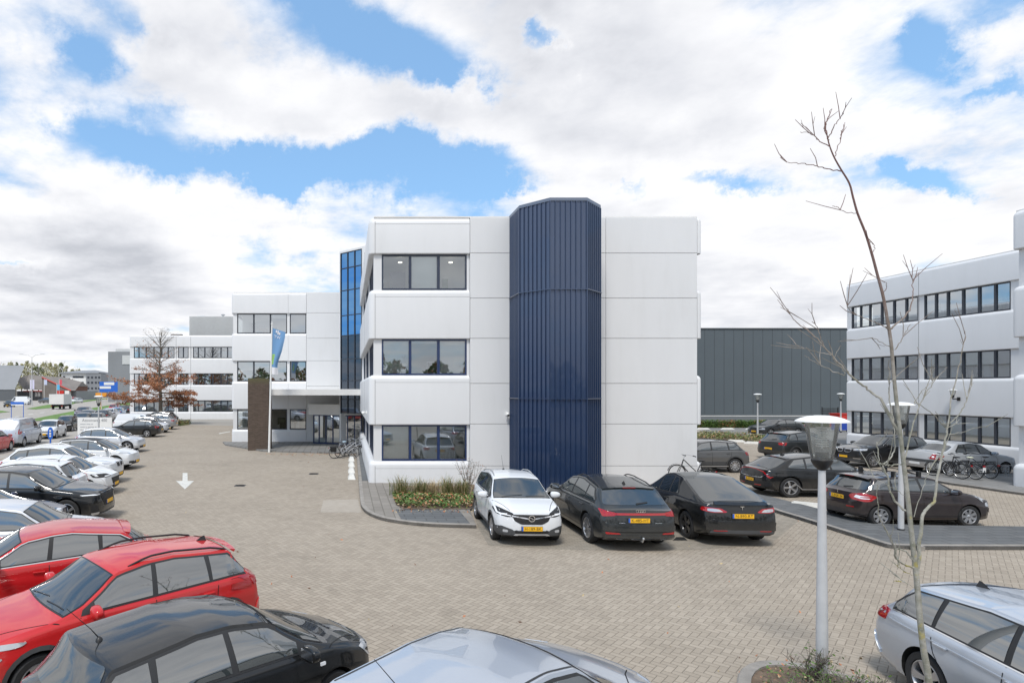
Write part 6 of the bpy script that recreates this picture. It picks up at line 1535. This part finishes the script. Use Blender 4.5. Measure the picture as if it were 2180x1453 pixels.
# ------------------------------------------------------------------ bicycles
def bike_mesh():
    """a dutch city bike 1.75 m long, along +x, standing on z=0"""
    W_ = MB(); parts = {}
    return parts
def wheel_bike(th, x, r, rimm):
    m = MB(); n = 28; T = Matrix.Translation((x, 0, r)) @ Matrix.Rotation(R_(90), 4, 'X')
    vs = []; fs = []
    for k in range(n):
        a = 2 * math.pi * k / n
        for q in range(6): b_ = 2 * math.pi * q / 6; rr = r - .02 + .02 * math.cos(b_); vs.append((rr * math.cos(a), rr * math.sin(a), .02 * math.sin(b_)))
    for k in range(n):
        for q in range(6): fs.append((k * 6 + q, ((k + 1) % n) * 6 + q, ((k + 1) % n) * 6 + (q + 1) % 6, k * 6 + (q + 1) % 6))
    m.add(vs, fs, M['tyre'], True, T); w_ = m.build('wheel', th)
    m = MB(); m.lathe([(r - .045, -.012), (r - .035, 0), (r - .045, .012)], rimm, n, T)
    for k in range(16): a = 2 * math.pi * k / 16; m.tube([(x + .02 * math.cos(a + .5), 0, r + .02 * math.sin(a + .5)), (x + (r - .04) * math.cos(a), 0, r + (r - .04) * math.sin(a))], .0022, M['satin'], 3, False)
    m.tube([(x, -.05, r), (x, .05, r)], .02, M['satin'], 8); m.build('rim', w_)
def bicycle(pos, rz, col_, lab, group, lean=4, saddle=None, bag=None, rimm=None, child=None, z=0, plate_=False):
    th = thing('bicycle', lab, 'bicycle', (pos[0], pos[1], z), R_(rz), group); th.rotation_euler = (R_(lean), 0, R_(rz))
    rimm = rimm or M['satin']; r = .34; wheel_bike(th, .55, r, rimm); wheel_bike(th, -.55, r, rimm)
    m = MB(); bb = (-.12, 0, .28); st = (-.27, 0, .80); hd = (.38, 0, .88); hb = (.42, 0, .66)
    m.tube([bb, st], .017, col_); m.tube([bb, hb], .02, col_); m.tube([(-.18, 0, .50), hd], .017, col_); m.tube([hd, hb], .02, col_); m.tube([bb, (-.55, .05, r)], .011, col_); m.tube([bb, (-.55, -.05, r)], .011, col_); m.tube([st, (-.55, .05, r)], .009, col_); m.tube([st, (-.55, -.05, r)], .009, col_)
    m.build('frame', th)
    m = MB(); m.tube([hb, (.46, .04, .60), (.55, .05, r)], .013, col_); m.tube([hb, (.46, -.04, .60), (.55, -.05, r)], .013, col_); m.build('fork', th)
    m = MB(); m.tube([hd, (.34, 0, 1.02)], .012, M['satin']); m.tube([(.14, .30, 1.03), (.26, .29, 1.05), (.37, .16, 1.06), (.36, 0, 1.04), (.37, -.16, 1.06), (.26, -.29, 1.05), (.14, -.30, 1.03)], .011, M['satin']); m.build('handlebar', th)
    for sy in (1, -1): m = MB(); m.tube([(.12, sy * .30, 1.03), (.24, sy * .295, 1.045)], .018, M['black']); m.build('grip', th)
    m = MB(); m.tube([st, (-.29, 0, .90)], .014, M['satin']); m.build('seat_post', th)
    m = MB(); bm_ = bmesh.new(); bmesh.ops.create_uvsphere(bm_, u_segments=12, v_segments=8, radius=1)
    for v in bm_.verts: v.co = Vector((-.29 + v.co.x * .14, v.co.y * (.09 - .055 * (v.co.x + .3)), .93 + v.co.z * .035))
    m.bm(bm_, saddle or M['black'], smooth=True); m.build('saddle', th)
    m = MB(); m.box((-.86, -.06, .70), (-.30, .06, .715), M['trim']); m.tube([(-.80, .05, .70), (-.55, .06, r)], .006, M['trim']); m.tube([(-.80, -.05, .70), (-.55, -.06, r)], .006, M['trim']); m.build('carrier', th)
    for cx_ in (.55, -.55):
        m = MB()
        pts = [(cx_ + (r + .03) * math.cos(R_(a)), 0, r + (r + .03) * math.sin(R_(a))) for a in (range(10, 150, 14) if cx_ > 0 else range(20, 190, 14))]
        for p0, p1 in zip(pts, pts[1:]): m.add([(p0[0], -.03, p0[2]), (p0[0], .03, p0[2]), (p1[0], .03, p1[2]), (p1[0], -.03, p1[2])], [(0, 1, 2, 3)], col_)
        m.build('mudguard', th)
    m = MB(); m.lathe([(.001, -.02), (.08, -.02), (.09, 0), (.08, .02), (.001, .02)], M['satin'], 16, Matrix.Translation(bb) @ Matrix.Rotation(R_(90), 4, 'X')); m.tube([(-.12, .04, .28), (-.02, .05, .15)], .01, M['satin']); m.box((-.06, .05, .14), (.04, .13, .16), M['black']); m.tube([(-.12, -.04, .28), (-.22, -.05, .41)], .01, M['satin']); m.box((-.26, -.13, .40), (-.16, -.05, .42), M['black']); m.tube([bb, (-.55, -.02, r)], .03, M['trim']); m.build('chain_guard', th)
    m = MB(); m.box((-.90, -.045, .58), (-.875, .045, .65), M['red']); m.build('rear_lamp', th)
    if plate_: m = MB(); m.box((-.905, -.07, .36), (-.895, .07, .56), M['white']); m.build('mudguard_reflector', th)
    if bag:
        for sy in (1, -1): m = MB(); m.box((-.80, sy * .07, .40), (-.45, sy * .18, .70), bag, bev=.03); m.build('pannier', th)
    return th
GF = mat('frame_grey', (.42, .42, .45), .4, .3); BF = mat('frame_black', (.012, .012, .014), .35, coat=.5); WF = mat('frame_white', (.65, .65, .66), .4)
ge = 'bicycles at the entrance'
p = G(712, 975); bicycle((p.x + .55, p.y), 6, GF, 'grey bicycle with black panniers at the left of the entrance group', ge, 5, bag=M['black'], rimm=M['white'])
bicycle((p.x + .85, p.y + .55), 12, WF, 'white framed bicycle just behind the one with panniers', ge, 4, saddle=mat('pale_blue', (.45, .6, .7), .6))
bicycle((p.x + 1.15, p.y + 1.0), 8, BF, 'black bicycle third in the group at the entrance', ge, 4)
bicycle((p.x + 1.3, p.y + 1.5), 15, GF, 'grey bicycle at the back of the entrance group', ge, 4)
p = G(1462, 1012); bk_ = bicycle((13.95, 24.55), 183, BF, 'black bicycle against the white wall behind the fastback', None, 3, saddle=M['black'], rimm=M['white'], z=.10); bk_.rotation_euler = (R_(3), R_(-9), R_(183)); bk_.scale = (1.12, 1.12, 1.14)
gb = 'bicycles by the side office'
p = G(2045, 1025); bicycle((p.x + .1, p.y + .7), 100, BF, 'leftmost black bicycle with red lamp by the side office', gb, 6, z=.09)
p = G(2078, 1026); bicycle((p.x + .1, p.y + .7), 92, BF, 'bicycle with a white covered saddle by the side office', gb, 2, saddle=mat('saddle_cover', (.65, .66, .5), .7), z=.09, plate_=True)
p = G(2112, 1024); bicycle((p.x + .1, p.y + .7), 88, BF, 'bicycle with black saddle nearest the side office corner', gb, 2, z=.09)
rk = thing('bicycle_rack', 'low steel bicycle rack by the side office corner', 'bicycle rack', (G(2135, 1016).x, G(2135, 1016).y, .09))
for k in range(3): m = MB(); m.tube([(k * .4, -.25, 0), (k * .4, -.25, .45), (k * .4, .25, .45), (k * .4, .25, 0)], .015, M['satin'], 6); m.build('hoop', rk)

# people and clutter at the far left
def person(px, Y, top, leg, lab):
    x = wx(px, Y); mb = MB()
    bm_ = bmesh.new(); V_ = {}
    sk = [((0, 0, .95), .15), ((0, 0, 1.2), .17), ((0, 0, 1.42), .15), ((0, 0, 1.54), .06), ((0, 0, 1.68), .10), ((.11, 0, .88), .10), ((.13, .05, .48), .07), ((.14, 0, .06), .05), ((-.11, 0, .88), .10), ((-.13, -.08, .48), .07), ((-.14, -.02, .06), .05), ((.22, 0, 1.36), .06), ((.27, .0, 1.08), .045), ((.28, -.05, .82), .04), ((-.22, 0, 1.36), .06), ((-.27, 0, 1.08), .045), ((-.28, -.05, .82), .04)]
    ed = [(0, 1), (1, 2), (2, 3), (3, 4), (0, 5), (5, 6), (6, 7), (0, 8), (8, 9), (9, 10), (2, 11), (11, 12), (12, 13), (2, 14), (14, 15), (15, 16)]
    me = bpy.data.meshes.new('p'); me.from_pydata([s_[0] for s_ in sk], ed, []); o = bpy.data.objects.new('p', me); C.objects.link(o)
    md = o.modifiers.new('s', 'SKIN'); 
    for i, s_ in enumerate(sk): me.skin_vertices[0].data[i].radius = (s_[1], s_[1] * .8)
    me.skin_vertices[0].data[0].use_root = True; o.modifiers.new('d', 'SUBSURF').levels = 1
    nm = bpy.data.meshes.new_from_object(o.evaluated_get(bpy.context.evaluated_depsgraph_get())); bpy.data.objects.remove(o)
    skin = mat('skin', (.45, .28, .2), .6)
    for m_ in (top, leg, skin): nm.materials.append(m_)
    for f in nm.polygons: f.use_smooth = True; f.material_index = 2 if f.center.z > 1.5 else (1 if f.center.z < .92 and abs(f.center.x) < .24 else 0)
    o = bpy.data.objects.new('person', nm); C.objects.link(o); o.location = (x, Y, 0); tag(o, lab, 'person')
person(61, 150, M['white'], M['frame_dark'], 'pedestrian in a white top beside the long white van')
person(66, 150, M['frame_dark'], M['frame_dark'], 'pedestrian in dark clothes beside the long white van')

# ------------------------------------------------------------------ plants
def tuft(pos, h, n, m_, lab, cat='grass', name='ornamental_grass', spread=.5, group=None, seed=1):
    r = random.Random(seed); t_ = MB()
    for k in range(n):
        a = r.uniform(0, 6.28); hh = h * r.uniform(.35, 1.1) ** 1.2; l = r.uniform(.05, spread); b0 = Vector((r.gauss(0, .14), r.gauss(0, .12), 0)); d = Vector((math.cos(a), math.sin(a), 0)); w_ = Vector((-d.y, d.x, 0)) * .008
        p1 = b0 + d * l * .4 + Vector((0, 0, hh * .65)); p2 = b0 + d * l + Vector((0, 0, hh * r.uniform(.75, 1)))
        t_.add([b0 - w_, b0 + w_, p1 + w_ * .8, p1 - w_ * .8, p2], [(0, 1, 2, 3), (3, 2, 4)], m_ if r.random() < .6 else M['straw'])
    o = t_.build(name); o.location = pos; return tag(o, lab, cat, group)
def ground_cover(name, poly, h, n, mats_, size, lab, z=.1, seed=3, kind='stuff'):
    r = random.Random(seed); m = MB(); xs = [p[0] for p in poly]; ys = [p[1] for p in poly]; k = 0; tries = 0
    def inside(x, y):
        c = False; j = len(poly) - 1
        for i in range(len(poly)):
            if (poly[i][1] > y) != (poly[j][1] > y) and x < (poly[j][0] - poly[i][0]) * (y - poly[i][1]) / (poly[j][1] - poly[i][1]) + poly[i][0]: c = not c
            j = i
        return c
    from mathutils import noise as mn
    while k < n and tries < n * 6:
        tries += 1; x = r.uniform(min(xs), max(xs)); y = r.uniform(min(ys), max(ys))
        if not inside(x, y): continue
        f = mn.noise(Vector((x * 1.3, y * 1.3, seed))) * .5 + .5; hh = h * (.35 + .9 * f); zz_ = z + r.uniform(0, 1) ** .6 * hh
        g_ = mn.noise(Vector((x * 2.1, y * 2.1, 9 + seed))); mi = mats_[0] if r.random() < .62 + .9 * g_ else r.choice(mats_[1:]); leaves(m, [(x, y, zz_)], size, mi, .35, r); k += 1
    return tag(m.build(name), lab, 'ground cover' if kind == 'stuff' else None, None, kind)
bed = [tuple(G(*p, .1).xy) for p in [(835, 1052), (843, 1074), (860, 1083), (1003, 1083), (1012, 1060), (1010, 1034), (850, 1034)]]
sheet('flower_bed_soil', bed, .112, M['soil'])
ground_cover('ground_cover_plants', [tuple(G(*p, .1).xy) for p in [(836, 1056), (843, 1074), (860, 1082), (1003, 1082), (1010, 1058), (850, 1052)]], .24, 3600, [M['green'], M['green2'], M['rust2'], M['straw'], M['rust']], .05, 'green ground cover in the bed before the office wall')
for k, (px, h, lab) in enumerate([(852, 1.0, 'leftmost tuft of dry grass in the bed'), (893, .85, 'second tuft from the left in the bed'), (921, .75, 'third, very dry tuft in the middle of the bed'), (955, .95, 'tall green and straw tuft right of the middle of the bed'), (983, .8, 'rightmost grass tuft beside the bare shrub')]):
    p = G(px, 1052, .1); tuft((p.x, p.y, .1), h * .8, 260, M['straw'] if k == 2 else M['green2'], lab, group='grass tufts in the bed', seed=k + 5, spread=.62)
def shrub(pos, h, lab, m1, m2, seed=2, name='shrub', n=60, sp=.5):
    r = random.Random(seed); t_ = thing(name, lab, 'shrub', pos); st = MB(); lf = MB()
    for k in range(n // 6):
        a = r.uniform(0, 6.28); p = Vector((0, 0, 0)); d = Vector((math.cos(a) * r.uniform(.1, .6), math.sin(a) * r.uniform(.1, .6), 1)).normalized()
        pts = [p.copy()]
        for j in range(5):
            d = (d + Vector((r.uniform(-.3, .3), r.uniform(-.3, .3), .1))).normalized(); p = p + d * h / 5; pts.append(p.copy())
            for q in range(3):
                e = p + Vector((r.uniform(-1, 1), r.uniform(-1, 1), r.uniform(0, 1))) * .16; st.tube([p, e], [.004, .002], m1, 3, False)
                if r.random() < .7: leaves(lf, [e], .022, m2, 0, r)
        st.tube(pts, [.012, .01, .008, .006, .005, .004], m1, 4, False)
    st.build('stem', t_); lf.build('leaf', t_) if lf.v else None; return t_
p = G(998, 1046, .1); shrub((p.x, p.y, .1), 1.15, 'bare twiggy shrub beside the white crossover', M['bark'], M['rust'], 4, n=110)
# hedge before the hall and the planted strip
def hedge():
    r = random.Random(9); Y = 62.8; x0, x1 = wx(1470, Y), wx(1765, Y); m = MB(); m.box((x0, Y + .1, 0), (x1, Y + .7, .62), mat('hedge_core', (.05, .06, .02), .9)); 
    t_ = thing('hedge', 'clipped green hedge in front of the dark hall', 'hedge', (0, 0, 0)); m.build('branches', t_)
    m = MB(); n = 9000
    for k in range(n):
        x = r.uniform(x0, x1); z = r.uniform(.05, .80); y = Y + (r.uniform(-.1, .15) if z < .7 else r.uniform(-.05, .8)); leaves(m, [(x, y, z)], .07, M['green'] if math.sin(x * 1.7) + r.uniform(-1, 1) > -.3 else M['green2'] if r.random() < .8 else M['rust2'], 0, r)
    m.build('foliage', t_)
hedge()
strip_ = [tuple(G(*p).xy) for p in [(1470, 929), (1510, 926), (1555, 928), (1620, 934), (1690, 944), (1740, 956), (1720, 958), (1640, 947), (1560, 938), (1480, 936)]]
sheet('planted_strip', strip_, .02, M['soil']); ground_cover('strip_plants', strip_, .5, 5200, [M['green2'], M['straw'], M['rust'], M['green']], .07, 'low olive and brown shrubs in the planted strip', z=.02, seed=5)
p = G(1672, 940); shrub((p.x, p.y, 0), 1.0, 'small bare bush on the planted strip', M['bark'], M['rust'], 8, n=60)
# round island with the lamp post and the young tree
isl = []; n = 40; cx_, cy_ = 6.15, 6.55
for k in range(n): a = 2 * math.pi * k / n; isl.append((cx_ + 1.28 * math.cos(a) * (1 + .05 * math.cos(2 * a)), cy_ + 2.25 * math.sin(a)))
kerb('kerb', isl + isl[:2], .16, .08, side=1); sheet('island_soil', [(cx_ + (x - cx_) * .88, cy_ + (y - cy_) * .93) for x, y in isl], .05, M['soil'])
ground_cover('island_plants', [(cx_ + (x - cx_) * .8, cy_ + (y - cy_) * .88) for x, y in isl], .22, 2600, [M['green'], M['green2'], M['rust2'], M['straw']], .022, 'sparse green plants and twigs on the round island', z=.04, seed=12)
for k in range(5): shrub((6.15 + rnd.uniform(-.7, .6), 7.9 + rnd.uniform(-.5, .3), .04), rnd.uniform(.28, .5), 'small leafy %s on the island round the lamp post' % ['sprig at the left', 'sprig at the rim', 'clump beside the post', 'twiggy seedling', 'spreading bush'][k], M['bark'], M['green'], 20 + k, n=60)
# verges
road2 = lambda nm, px, m_, lab: tag(sheet(nm, [tuple(G(x, y).xy) for x, y in px], .03, m_), lab, 'grass', None, 'stuff')
road2('grass_verge', [(64, 893), (105, 884.5), (160, 874), (238, 861), (330, 850), (330, 855), (238, 867), (166, 884), (121, 892.5), (66, 896.5)], M['grass'], 'bright green grass verge between the side road and main road')
road2('grass_median', [(57, 869.5), (99, 861.5), (160, 854), (229, 847), (229, 848.5), (160, 858), (140, 865), (75, 871)], M['grass'], 'grass on the median of the main road')
road2('grass_median', [(-200, 890), (0, 873.5), (22, 876), (0, 878.5), (-200, 905)], M['grass'], 'patch of grass at the far left edge')
road2('grass_edge', [(366, 903), (372, 899), (408, 900), (402, 903.5), (384, 906)], M['green2'], 'rough grass edge at the foot of the white office')
ground_cover('verge_plants', [tuple(G(*p).xy) for p in [(366, 903), (372, 899), (408, 900), (402, 903.5), (384, 906)]], .5, 900, [M['green2'], M['green'], M['rust']], .08, 'low shrubs at the foot of the white office', z=0, seed=6)

# ------------------------------------------------------------------ trees
def lichen():
    m = mat('young_bark', (.25, .24, .20), .85); t = NT(m.node_tree); b = m.node_tree.nodes['Principled BSDF']; tc = t.n('ShaderNodeTexCoord'); z = t.sep(tc.outputs['Object'])[2]
    n = t.noise(tc.outputs['Object'], 9.0, 5.0, .65); n2 = t.noise(tc.outputs['Object'], 3.2, 4.0, .6); n3 = t.noise(tc.outputs['Object'], 60.0, 3.0, .7)
    base = t.ramp(n, [(.35, (.17, .17, .125)), (.55, (.30, .29, .25)), (.7, (.42, .41, .37))])
    base = t.mix(t.smooth(z, 3.6, 5.6), base, (.16, .085, .075))
    base = t.mix(t.m('MULTIPLY', t.smooth(n3, .60, .68), .4), base, (.5, .5, .46))
    yl = t.m('MULTIPLY', t.smooth(n2, .56, .64), t.m('MULTIPLY', t.smooth(z, 3.6, 2.6), .9))
    t.link(t.mix(yl, base, (.36, .30, .06)), b.inputs['Base Color'])
    bn = t.n('ShaderNodeBump'); bn.inputs['Strength'].default_value = .5; bn.inputs['Distance'].default_value = .01; t.link(n3, bn.inputs['Height']); t.link(bn.outputs[0], b.inputs['Normal']); return m
def young_tree():
    BK = lichen(); D = 5.5; base = Vector((5.33, 5.5, 0)); t_ = thing('young_tree', 'slender leafless young tree with yellow lichen in the foreground', 'tree', tuple(base)); r = random.Random(4)
    def pp(pts, dy0=0, dy1=0):
        return [P(x, y, D + lerp(dy0, dy1, i / max(1, len(pts) - 1))) - base for i, (x, y) in enumerate(pts)]
    tr = [(1989, 1765), (1987, 1600)] + [(1978, 1453), (1966, 1380), (1958, 1310), (1953, 1250), (1948, 1200), (1942, 1150), (1936, 1090), (1929, 1030), (1922, 970), (1915, 910), (1908, 850), (1902, 790), (1897, 730), (1889, 680), (1880, 630), (1868, 585), (1856, 540), (1842, 495), (1826, 455), (1816, 420), (1808, 390), (1790, 360), (1776, 335), (1766, 310), (1760, 285)]
    m = MB(); pts = pp(tr); rr = [.027, .026] + [.0255 - .021 * (i / (len(tr) - 3)) ** .72 for i in range(len(tr) - 2)]
    sp = bez([tuple(p) for p in pts], 120); m.tube(sp, [interp([(i / (len(rr) - 1), q) for i, q in enumerate(rr)], k / (len(sp) - 1)) for k in range(len(sp))], BK, 14); tro = m.build('trunk', t_)
    def branch(px, r0, r1, dy=0.0, tw=3):
        m = MB(); pts = bez([tuple(p) for p in pp(px, 0, dy)], max(12, 5 * len(px))); pts = [p + Vector((r.uniform(-1, 1), r.uniform(-1, 1), r.uniform(-1, 1))) * .006 for p in pts]
        r0 *= .50; r1 = max(.002, r1 * .6)
        m.tube(pts, [lerp(r0, r1, k / (len(pts) - 1)) for k in range(len(pts))], BK, 8)
        for q in range(tw):
            k = r.randint(len(pts) // 3, len(pts) - 1); p = pts[k]; d = (pts[k] - pts[k - 1]).normalized(); d = (d + Vector((r.uniform(-1, 1), r.uniform(-.6, .6), r.uniform(-.2, .8)))).normalized(); L_ = r.uniform(.07, .20) if px[0][1] < 400 else r.uniform(.10, .30)
            a = p + d * L_ * .5 + Vector((0, 0, .02)); e = p + d * L_ + Vector((r.uniform(-.04, .04), 0, .05)); m.tube([p, a, e], [max(.0035, r1), .003, .0018], BK, 5)
            if r.random() < .6: e2 = a + (d + Vector((r.uniform(-.8, .8), 0, .4))).normalized() * L_ * .4; m.tube([a, e2], [.0028, .0015], BK, 4)
        m.build('branch', t_)
    B = branch
    B([(1760, 285), (1757, 265), (1765, 245), (1769, 232)], .013, .004, .1, 2); B([(1762, 295), (1775, 270), (1790, 250), (1795, 240)], .009, .003, -.1, 2)
    B([(1766, 312), (1745, 300), (1730, 285), (1705, 281)], .009, .003, .1, 3); B([(1764, 300), (1755, 275), (1758, 262)], .007, .003, 0, 1); B([(1776, 335), (1785, 310), (1790, 288), (1794, 275)], .007, .002, .1, 2)
    B([(1793, 365), (1755, 357), (1725, 350), (1690, 347), (1674, 344)], .010, .003, .1, 3); B([(1826, 455), (1797, 450), (1782, 441), (1772, 438)], .006, .003, .1, 2)
    B([(1856, 540), (1862, 526), (1853, 515)], .006, .003, 0, 1); B([(1879, 625), (1888, 610), (1885, 600)], .007, .003, 0, 1)
    B([(1893, 702), (1920, 680), (1938, 655), (1943, 620), (1941, 588)], .016, .004, .25, 4); B([(1893, 702), (1875, 690), (1850, 680), (1815, 665), (1803, 650)], .010, .003, -.2, 4); B([(1905, 745), (1925, 712), (1938, 690)], .008, .003, .1, 2); B([(1898, 740), (1870, 725), (1853, 718)], .007, .003, .1, 2)
    B([(1917, 925), (1891, 880), (1875, 850), (1861, 839), (1838, 820), (1815, 802), (1796, 783), (1778, 765), (1751, 733), (1723, 705), (1700, 690), (1685, 672), (1675, 657)], .024, .004, .6, 6)
    B([(1798, 798), (1775, 790), (1750, 778), (1730, 768), (1714, 756)], .009, .003, .2, 3); B([(1751, 733), (1745, 710), (1735, 690), (1728, 685)], .008, .003, 0, 2); B([(1770, 755), (1735, 748), (1705, 738), (1690, 730)], .007, .003, .2, 3); B([(1800, 796), (1790, 780), (1775, 765), (1790, 735)], .006, .002, .1, 1)
    B([(1925, 985), (1945, 900), (1965, 850), (1990, 810), (2017, 780)], .013, .003, .3, 4); B([(1897, 885), (1893, 850), (1892, 800), (1893, 765)], .011, .004, 0, 2)
    B([(1945, 800 + 60), (1960, 835), (1975, 822), (1994, 800)], .007, .003, 0, 2); B([(1948, 855), (1985, 880), (2010, 905), (2025, 910)], .007, .003, .1, 3)
    B([(1939, 1090), (1925, 1085), (1902, 1060), (1893, 1040), (1890, 1015), (1880, 990), (1871, 984), (1868, 950), (1868, 940)], .020, .006, .2, 2); B([(1880, 988), (1895, 975), (1905, 950), (1902, 900), (1898, 870)], .012, .007, .2, 1); B([(1920, 988), (1890, 990), (1873, 985)], .012, .010, 0, 1)
    B([(1952, 1230), (1957, 1180), (1962, 1110), (1968, 1086), (1985, 1072), (1991, 1060), (1996, 1020), (2003, 980), (2010, 950), (2018, 905), (2023, 860), (2032, 820), (2045, 770), (2052, 730), (2055, 705)], .030, .004, .4, 5)
    B([(2018, 925), (2045, 920), (2085, 908), (2105, 908)], .007, .003, 0, 1); B([(2023, 900), (2050, 870), (2060, 840), (2072, 815)], .009, .003, .1, 3)
    B([(1947, 1208), (1925, 1200), (1908, 1188), (1905, 1170), (1900, 1155), (1885, 1125), (1872, 1100), (1868, 1060), (1867, 1030)], .018, .005, -.2, 2); B([(1947, 1200), (1935, 1180), (1922, 1170), (1908, 1166)], .014, .010, 0, 0)
    B([(1945, 1100), (1960, 1050), (1975, 1010), (1982, 995)], .006, .003, .1, 2); B([(1947, 1225), (1925, 1215), (1905, 1200)], .004, .002, 0, 4); B([(1953, 1255), (1930, 1240), (1912, 1235)], .003, .002, 0, 3); B([(1935, 1060), (1895, 1035), (1850, 1010)], .005, .003, .1, 2)
young_tree()
def oak():
    r = random.Random(21); D = 68.0; base = Vector((wx(341, D), D, 0)); t_ = thing('oak_tree', 'autumn oak with rust brown lower leaves and bare top', 'tree', tuple(base)); s_ = F / D
    m = MB(); H = 4 + (CY - 708) / s_; m.tube([(0, 0, 0), (.05, 0, 3), (-.1, 0, 6), (.05, 0, H - 1.5), (.1, 0, H)], [.24, .18, .11, .045, .015], M['bark'], 10); m.build('trunk', t_)
    br = MB(); lf = MB(); leafpts = []
    for k in range(64):
        z = lerp(2.6, H - .6, (k / 64) ** 1.15); a = r.uniform(0, 6.28); L_ = (1.22 if math.cos(a) < 0 else .92) * interp([(2.6, 4.6), (4.0, 4.8), (5.5, 3.6), (7.0, 3.2), (9.0, 2.4), (H, .9)], z) * r.uniform(.7, 1.05); d = Vector((math.cos(a), math.sin(a), interp([(2.6, -.12), (4, .1), (7, .5), (H, 1.3)], z)))
        p = Vector((0, 0, z)); pts = [p.copy()]; n = 7
        for j in range(n):
            d = d + Vector((r.uniform(-.22, .22), r.uniform(-.22, .22), r.uniform(-.12, .14))); p = p + d.normalized() * L_ / n; pts.append(p.copy())
            for q in range(4 if j > 1 else 1):
                e = p + Vector((r.uniform(-1, 1), r.uniform(-1, 1), r.uniform(-.35, .45))) * .8; br.tube([p, e], [.008, .003], M['bark'], 3, False)
                dens = interp([(2.2, 40), (4.2, 34), (4.9, 14), (6.4, 11), (7.2, 2), (H, 0)], p.z) * r.choice([.1, .6, 1.5, 1.4]) * min(1, .25 + p.xy.length * .4)
                for w_ in range(int(dens)): leafpts.append((p.lerp(e, r.random()) + Vector((r.gauss(0, .13), r.gauss(0, .13), r.gauss(0, .08)))))
        br.tube(pts, [.045 * (1 - .125 * i) for i in range(len(pts))], M['bark'], 4, False)
    br.build('limb', t_); 
    for p in leafpts: leaves(lf, [p], .085, M['rust'] if r.random() < .55 else M['rust2'], 0, r)
    lf.build('foliage', t_)
oak()
def poplar(proto=None): pass
def far_tree(px, Y, top, w_, m_, seed, lab):
    r = random.Random(seed); H = hz(top, Y); t_ = thing('poplar_tree', lab, 'tree', (wx(px, Y), Y, 0), 0, 'tall trees behind the showroom')
    m = MB(); m.tube([(0, 0, 0), (0, 0, H * .95)], [.35, .05], M['bark'], 6)
    for k in range(26): z = r.uniform(H * .2, H * .9); a = r.uniform(0, 6.28); L_ = w_ * .5 * r.uniform(.4, 1); m.tube([(0, 0, z), (math.cos(a) * L_, math.sin(a) * L_, z + L_ * 1.5)], [.08, .03], M['bark'], 3, False)
    m.build('trunk', t_); f = MB(); n = 1500
    for k in range(n):
        z = H * r.uniform(.22, 1.0); q = math.sqrt(r.random()) * w_ * .5 * min(1, (1.02 - z / H) * 4 + .15); a = r.uniform(0, 6.28); x_, y_ = q * math.cos(a), q * math.sin(a)
        if math.sin(x_ * 1.9 + seed) + math.sin(z * 1.3 + seed * 2) + r.uniform(-1, 1) < -.5: continue
        leaves(f, [(x_, y_, z)], .42, m_, 0, r)
    f.build('crown', t_)
lab_ = ['first', 'second', 'third', 'fourth', 'fifth', 'sixth', 'seventh', 'eighth', 'ninth', 'tenth', 'eleventh', 'twelfth', 'thirteenth', 'fourteenth', 'fifteenth', 'sixteenth']
for k in range(16):
    px = -14 + k * 12.0; far_tree(px, 330 + 12 * math.sin(k * 2.3), 768 + (k % 3) * 3 + (max(0, k - 11) * 4), 5.2, M['yellowleaf'] if k % 4 else M['green2'], 40 + k, 'tall half bare yellow green tree, %s from the left behind the showroom roofs' % lab_[k])
for k, (px, Y, h, w_) in enumerate([(218, 300, 800, 14), (200, 340, 806, 20)]):
    pass
# vegetation far to the right behind the camera side is out of frame
# the belt of trees behind the camera, seen only as reflections in the glass
r = random.Random(17); m = MB()
for k in range(34):
    x = -75 + k * 5.2 + r.uniform(-1.5, 1.5); y = -42 + r.uniform(-5, 5); h = r.uniform(7, 12); m.tube([(x, y, 0), (x, y, h * .9)], [.25, .05], M['bark'], 5)
    for q in range(420):
        z = h * r.uniform(.2, 1); a = r.uniform(0, 6.28); w_ = 2.8 * math.sqrt(r.random()) * min(1, (1.05 - z / h) * 2.5); leaves(m, [(x + 1.2 * w_ * math.cos(a), y + w_ * math.sin(a), z)], .5, (M['green2'], M['rust'], M['green'])[(k * 7 + q // 60) % 3], 0, r)
tag(m.build('far_wood'), 'belt of autumn trees behind the viewer', 'trees', None, 'stuff')
r = random.Random(33); m = MB()
for k in range(420):
    q = r.random()
    if q < .55: p = G(r.uniform(566, 762), 965 + abs(r.gauss(0, 2.2))); 
    elif q < .75: p = G(r.uniform(835, 1010), r.uniform(1083, 1090), .1)
    elif q < .85: p = G(r.uniform(1500, 1860), r.uniform(1395, 1450))
    else: p = G(r.uniform(300, 1900), r.uniform(930, 1400))
    leaves(m, [(p.x, p.y, p.z + .012)], .035, M['rust2'] if r.random() < .6 else M['straw'], .9, r)
tag(m.build('fallen_leaves'), 'scattered rust and straw coloured fallen leaves on the paving', 'leaves', None, 'stuff')
for px, py in [(511, 1033), (668, 1008)]:
    p = G(px, py); m = MB(); m.box((p.x - .22, p.y - .22, .0), (p.x + .22, p.y + .22, .008), M['trim'])
    for i in range(5): m.box((p.x - .17, p.y - .16 + i * .075, .008), (p.x + .17, p.y - .13 + i * .075, .012), M['well'])
    tag(m.build('drain_cover'), kind='structure')
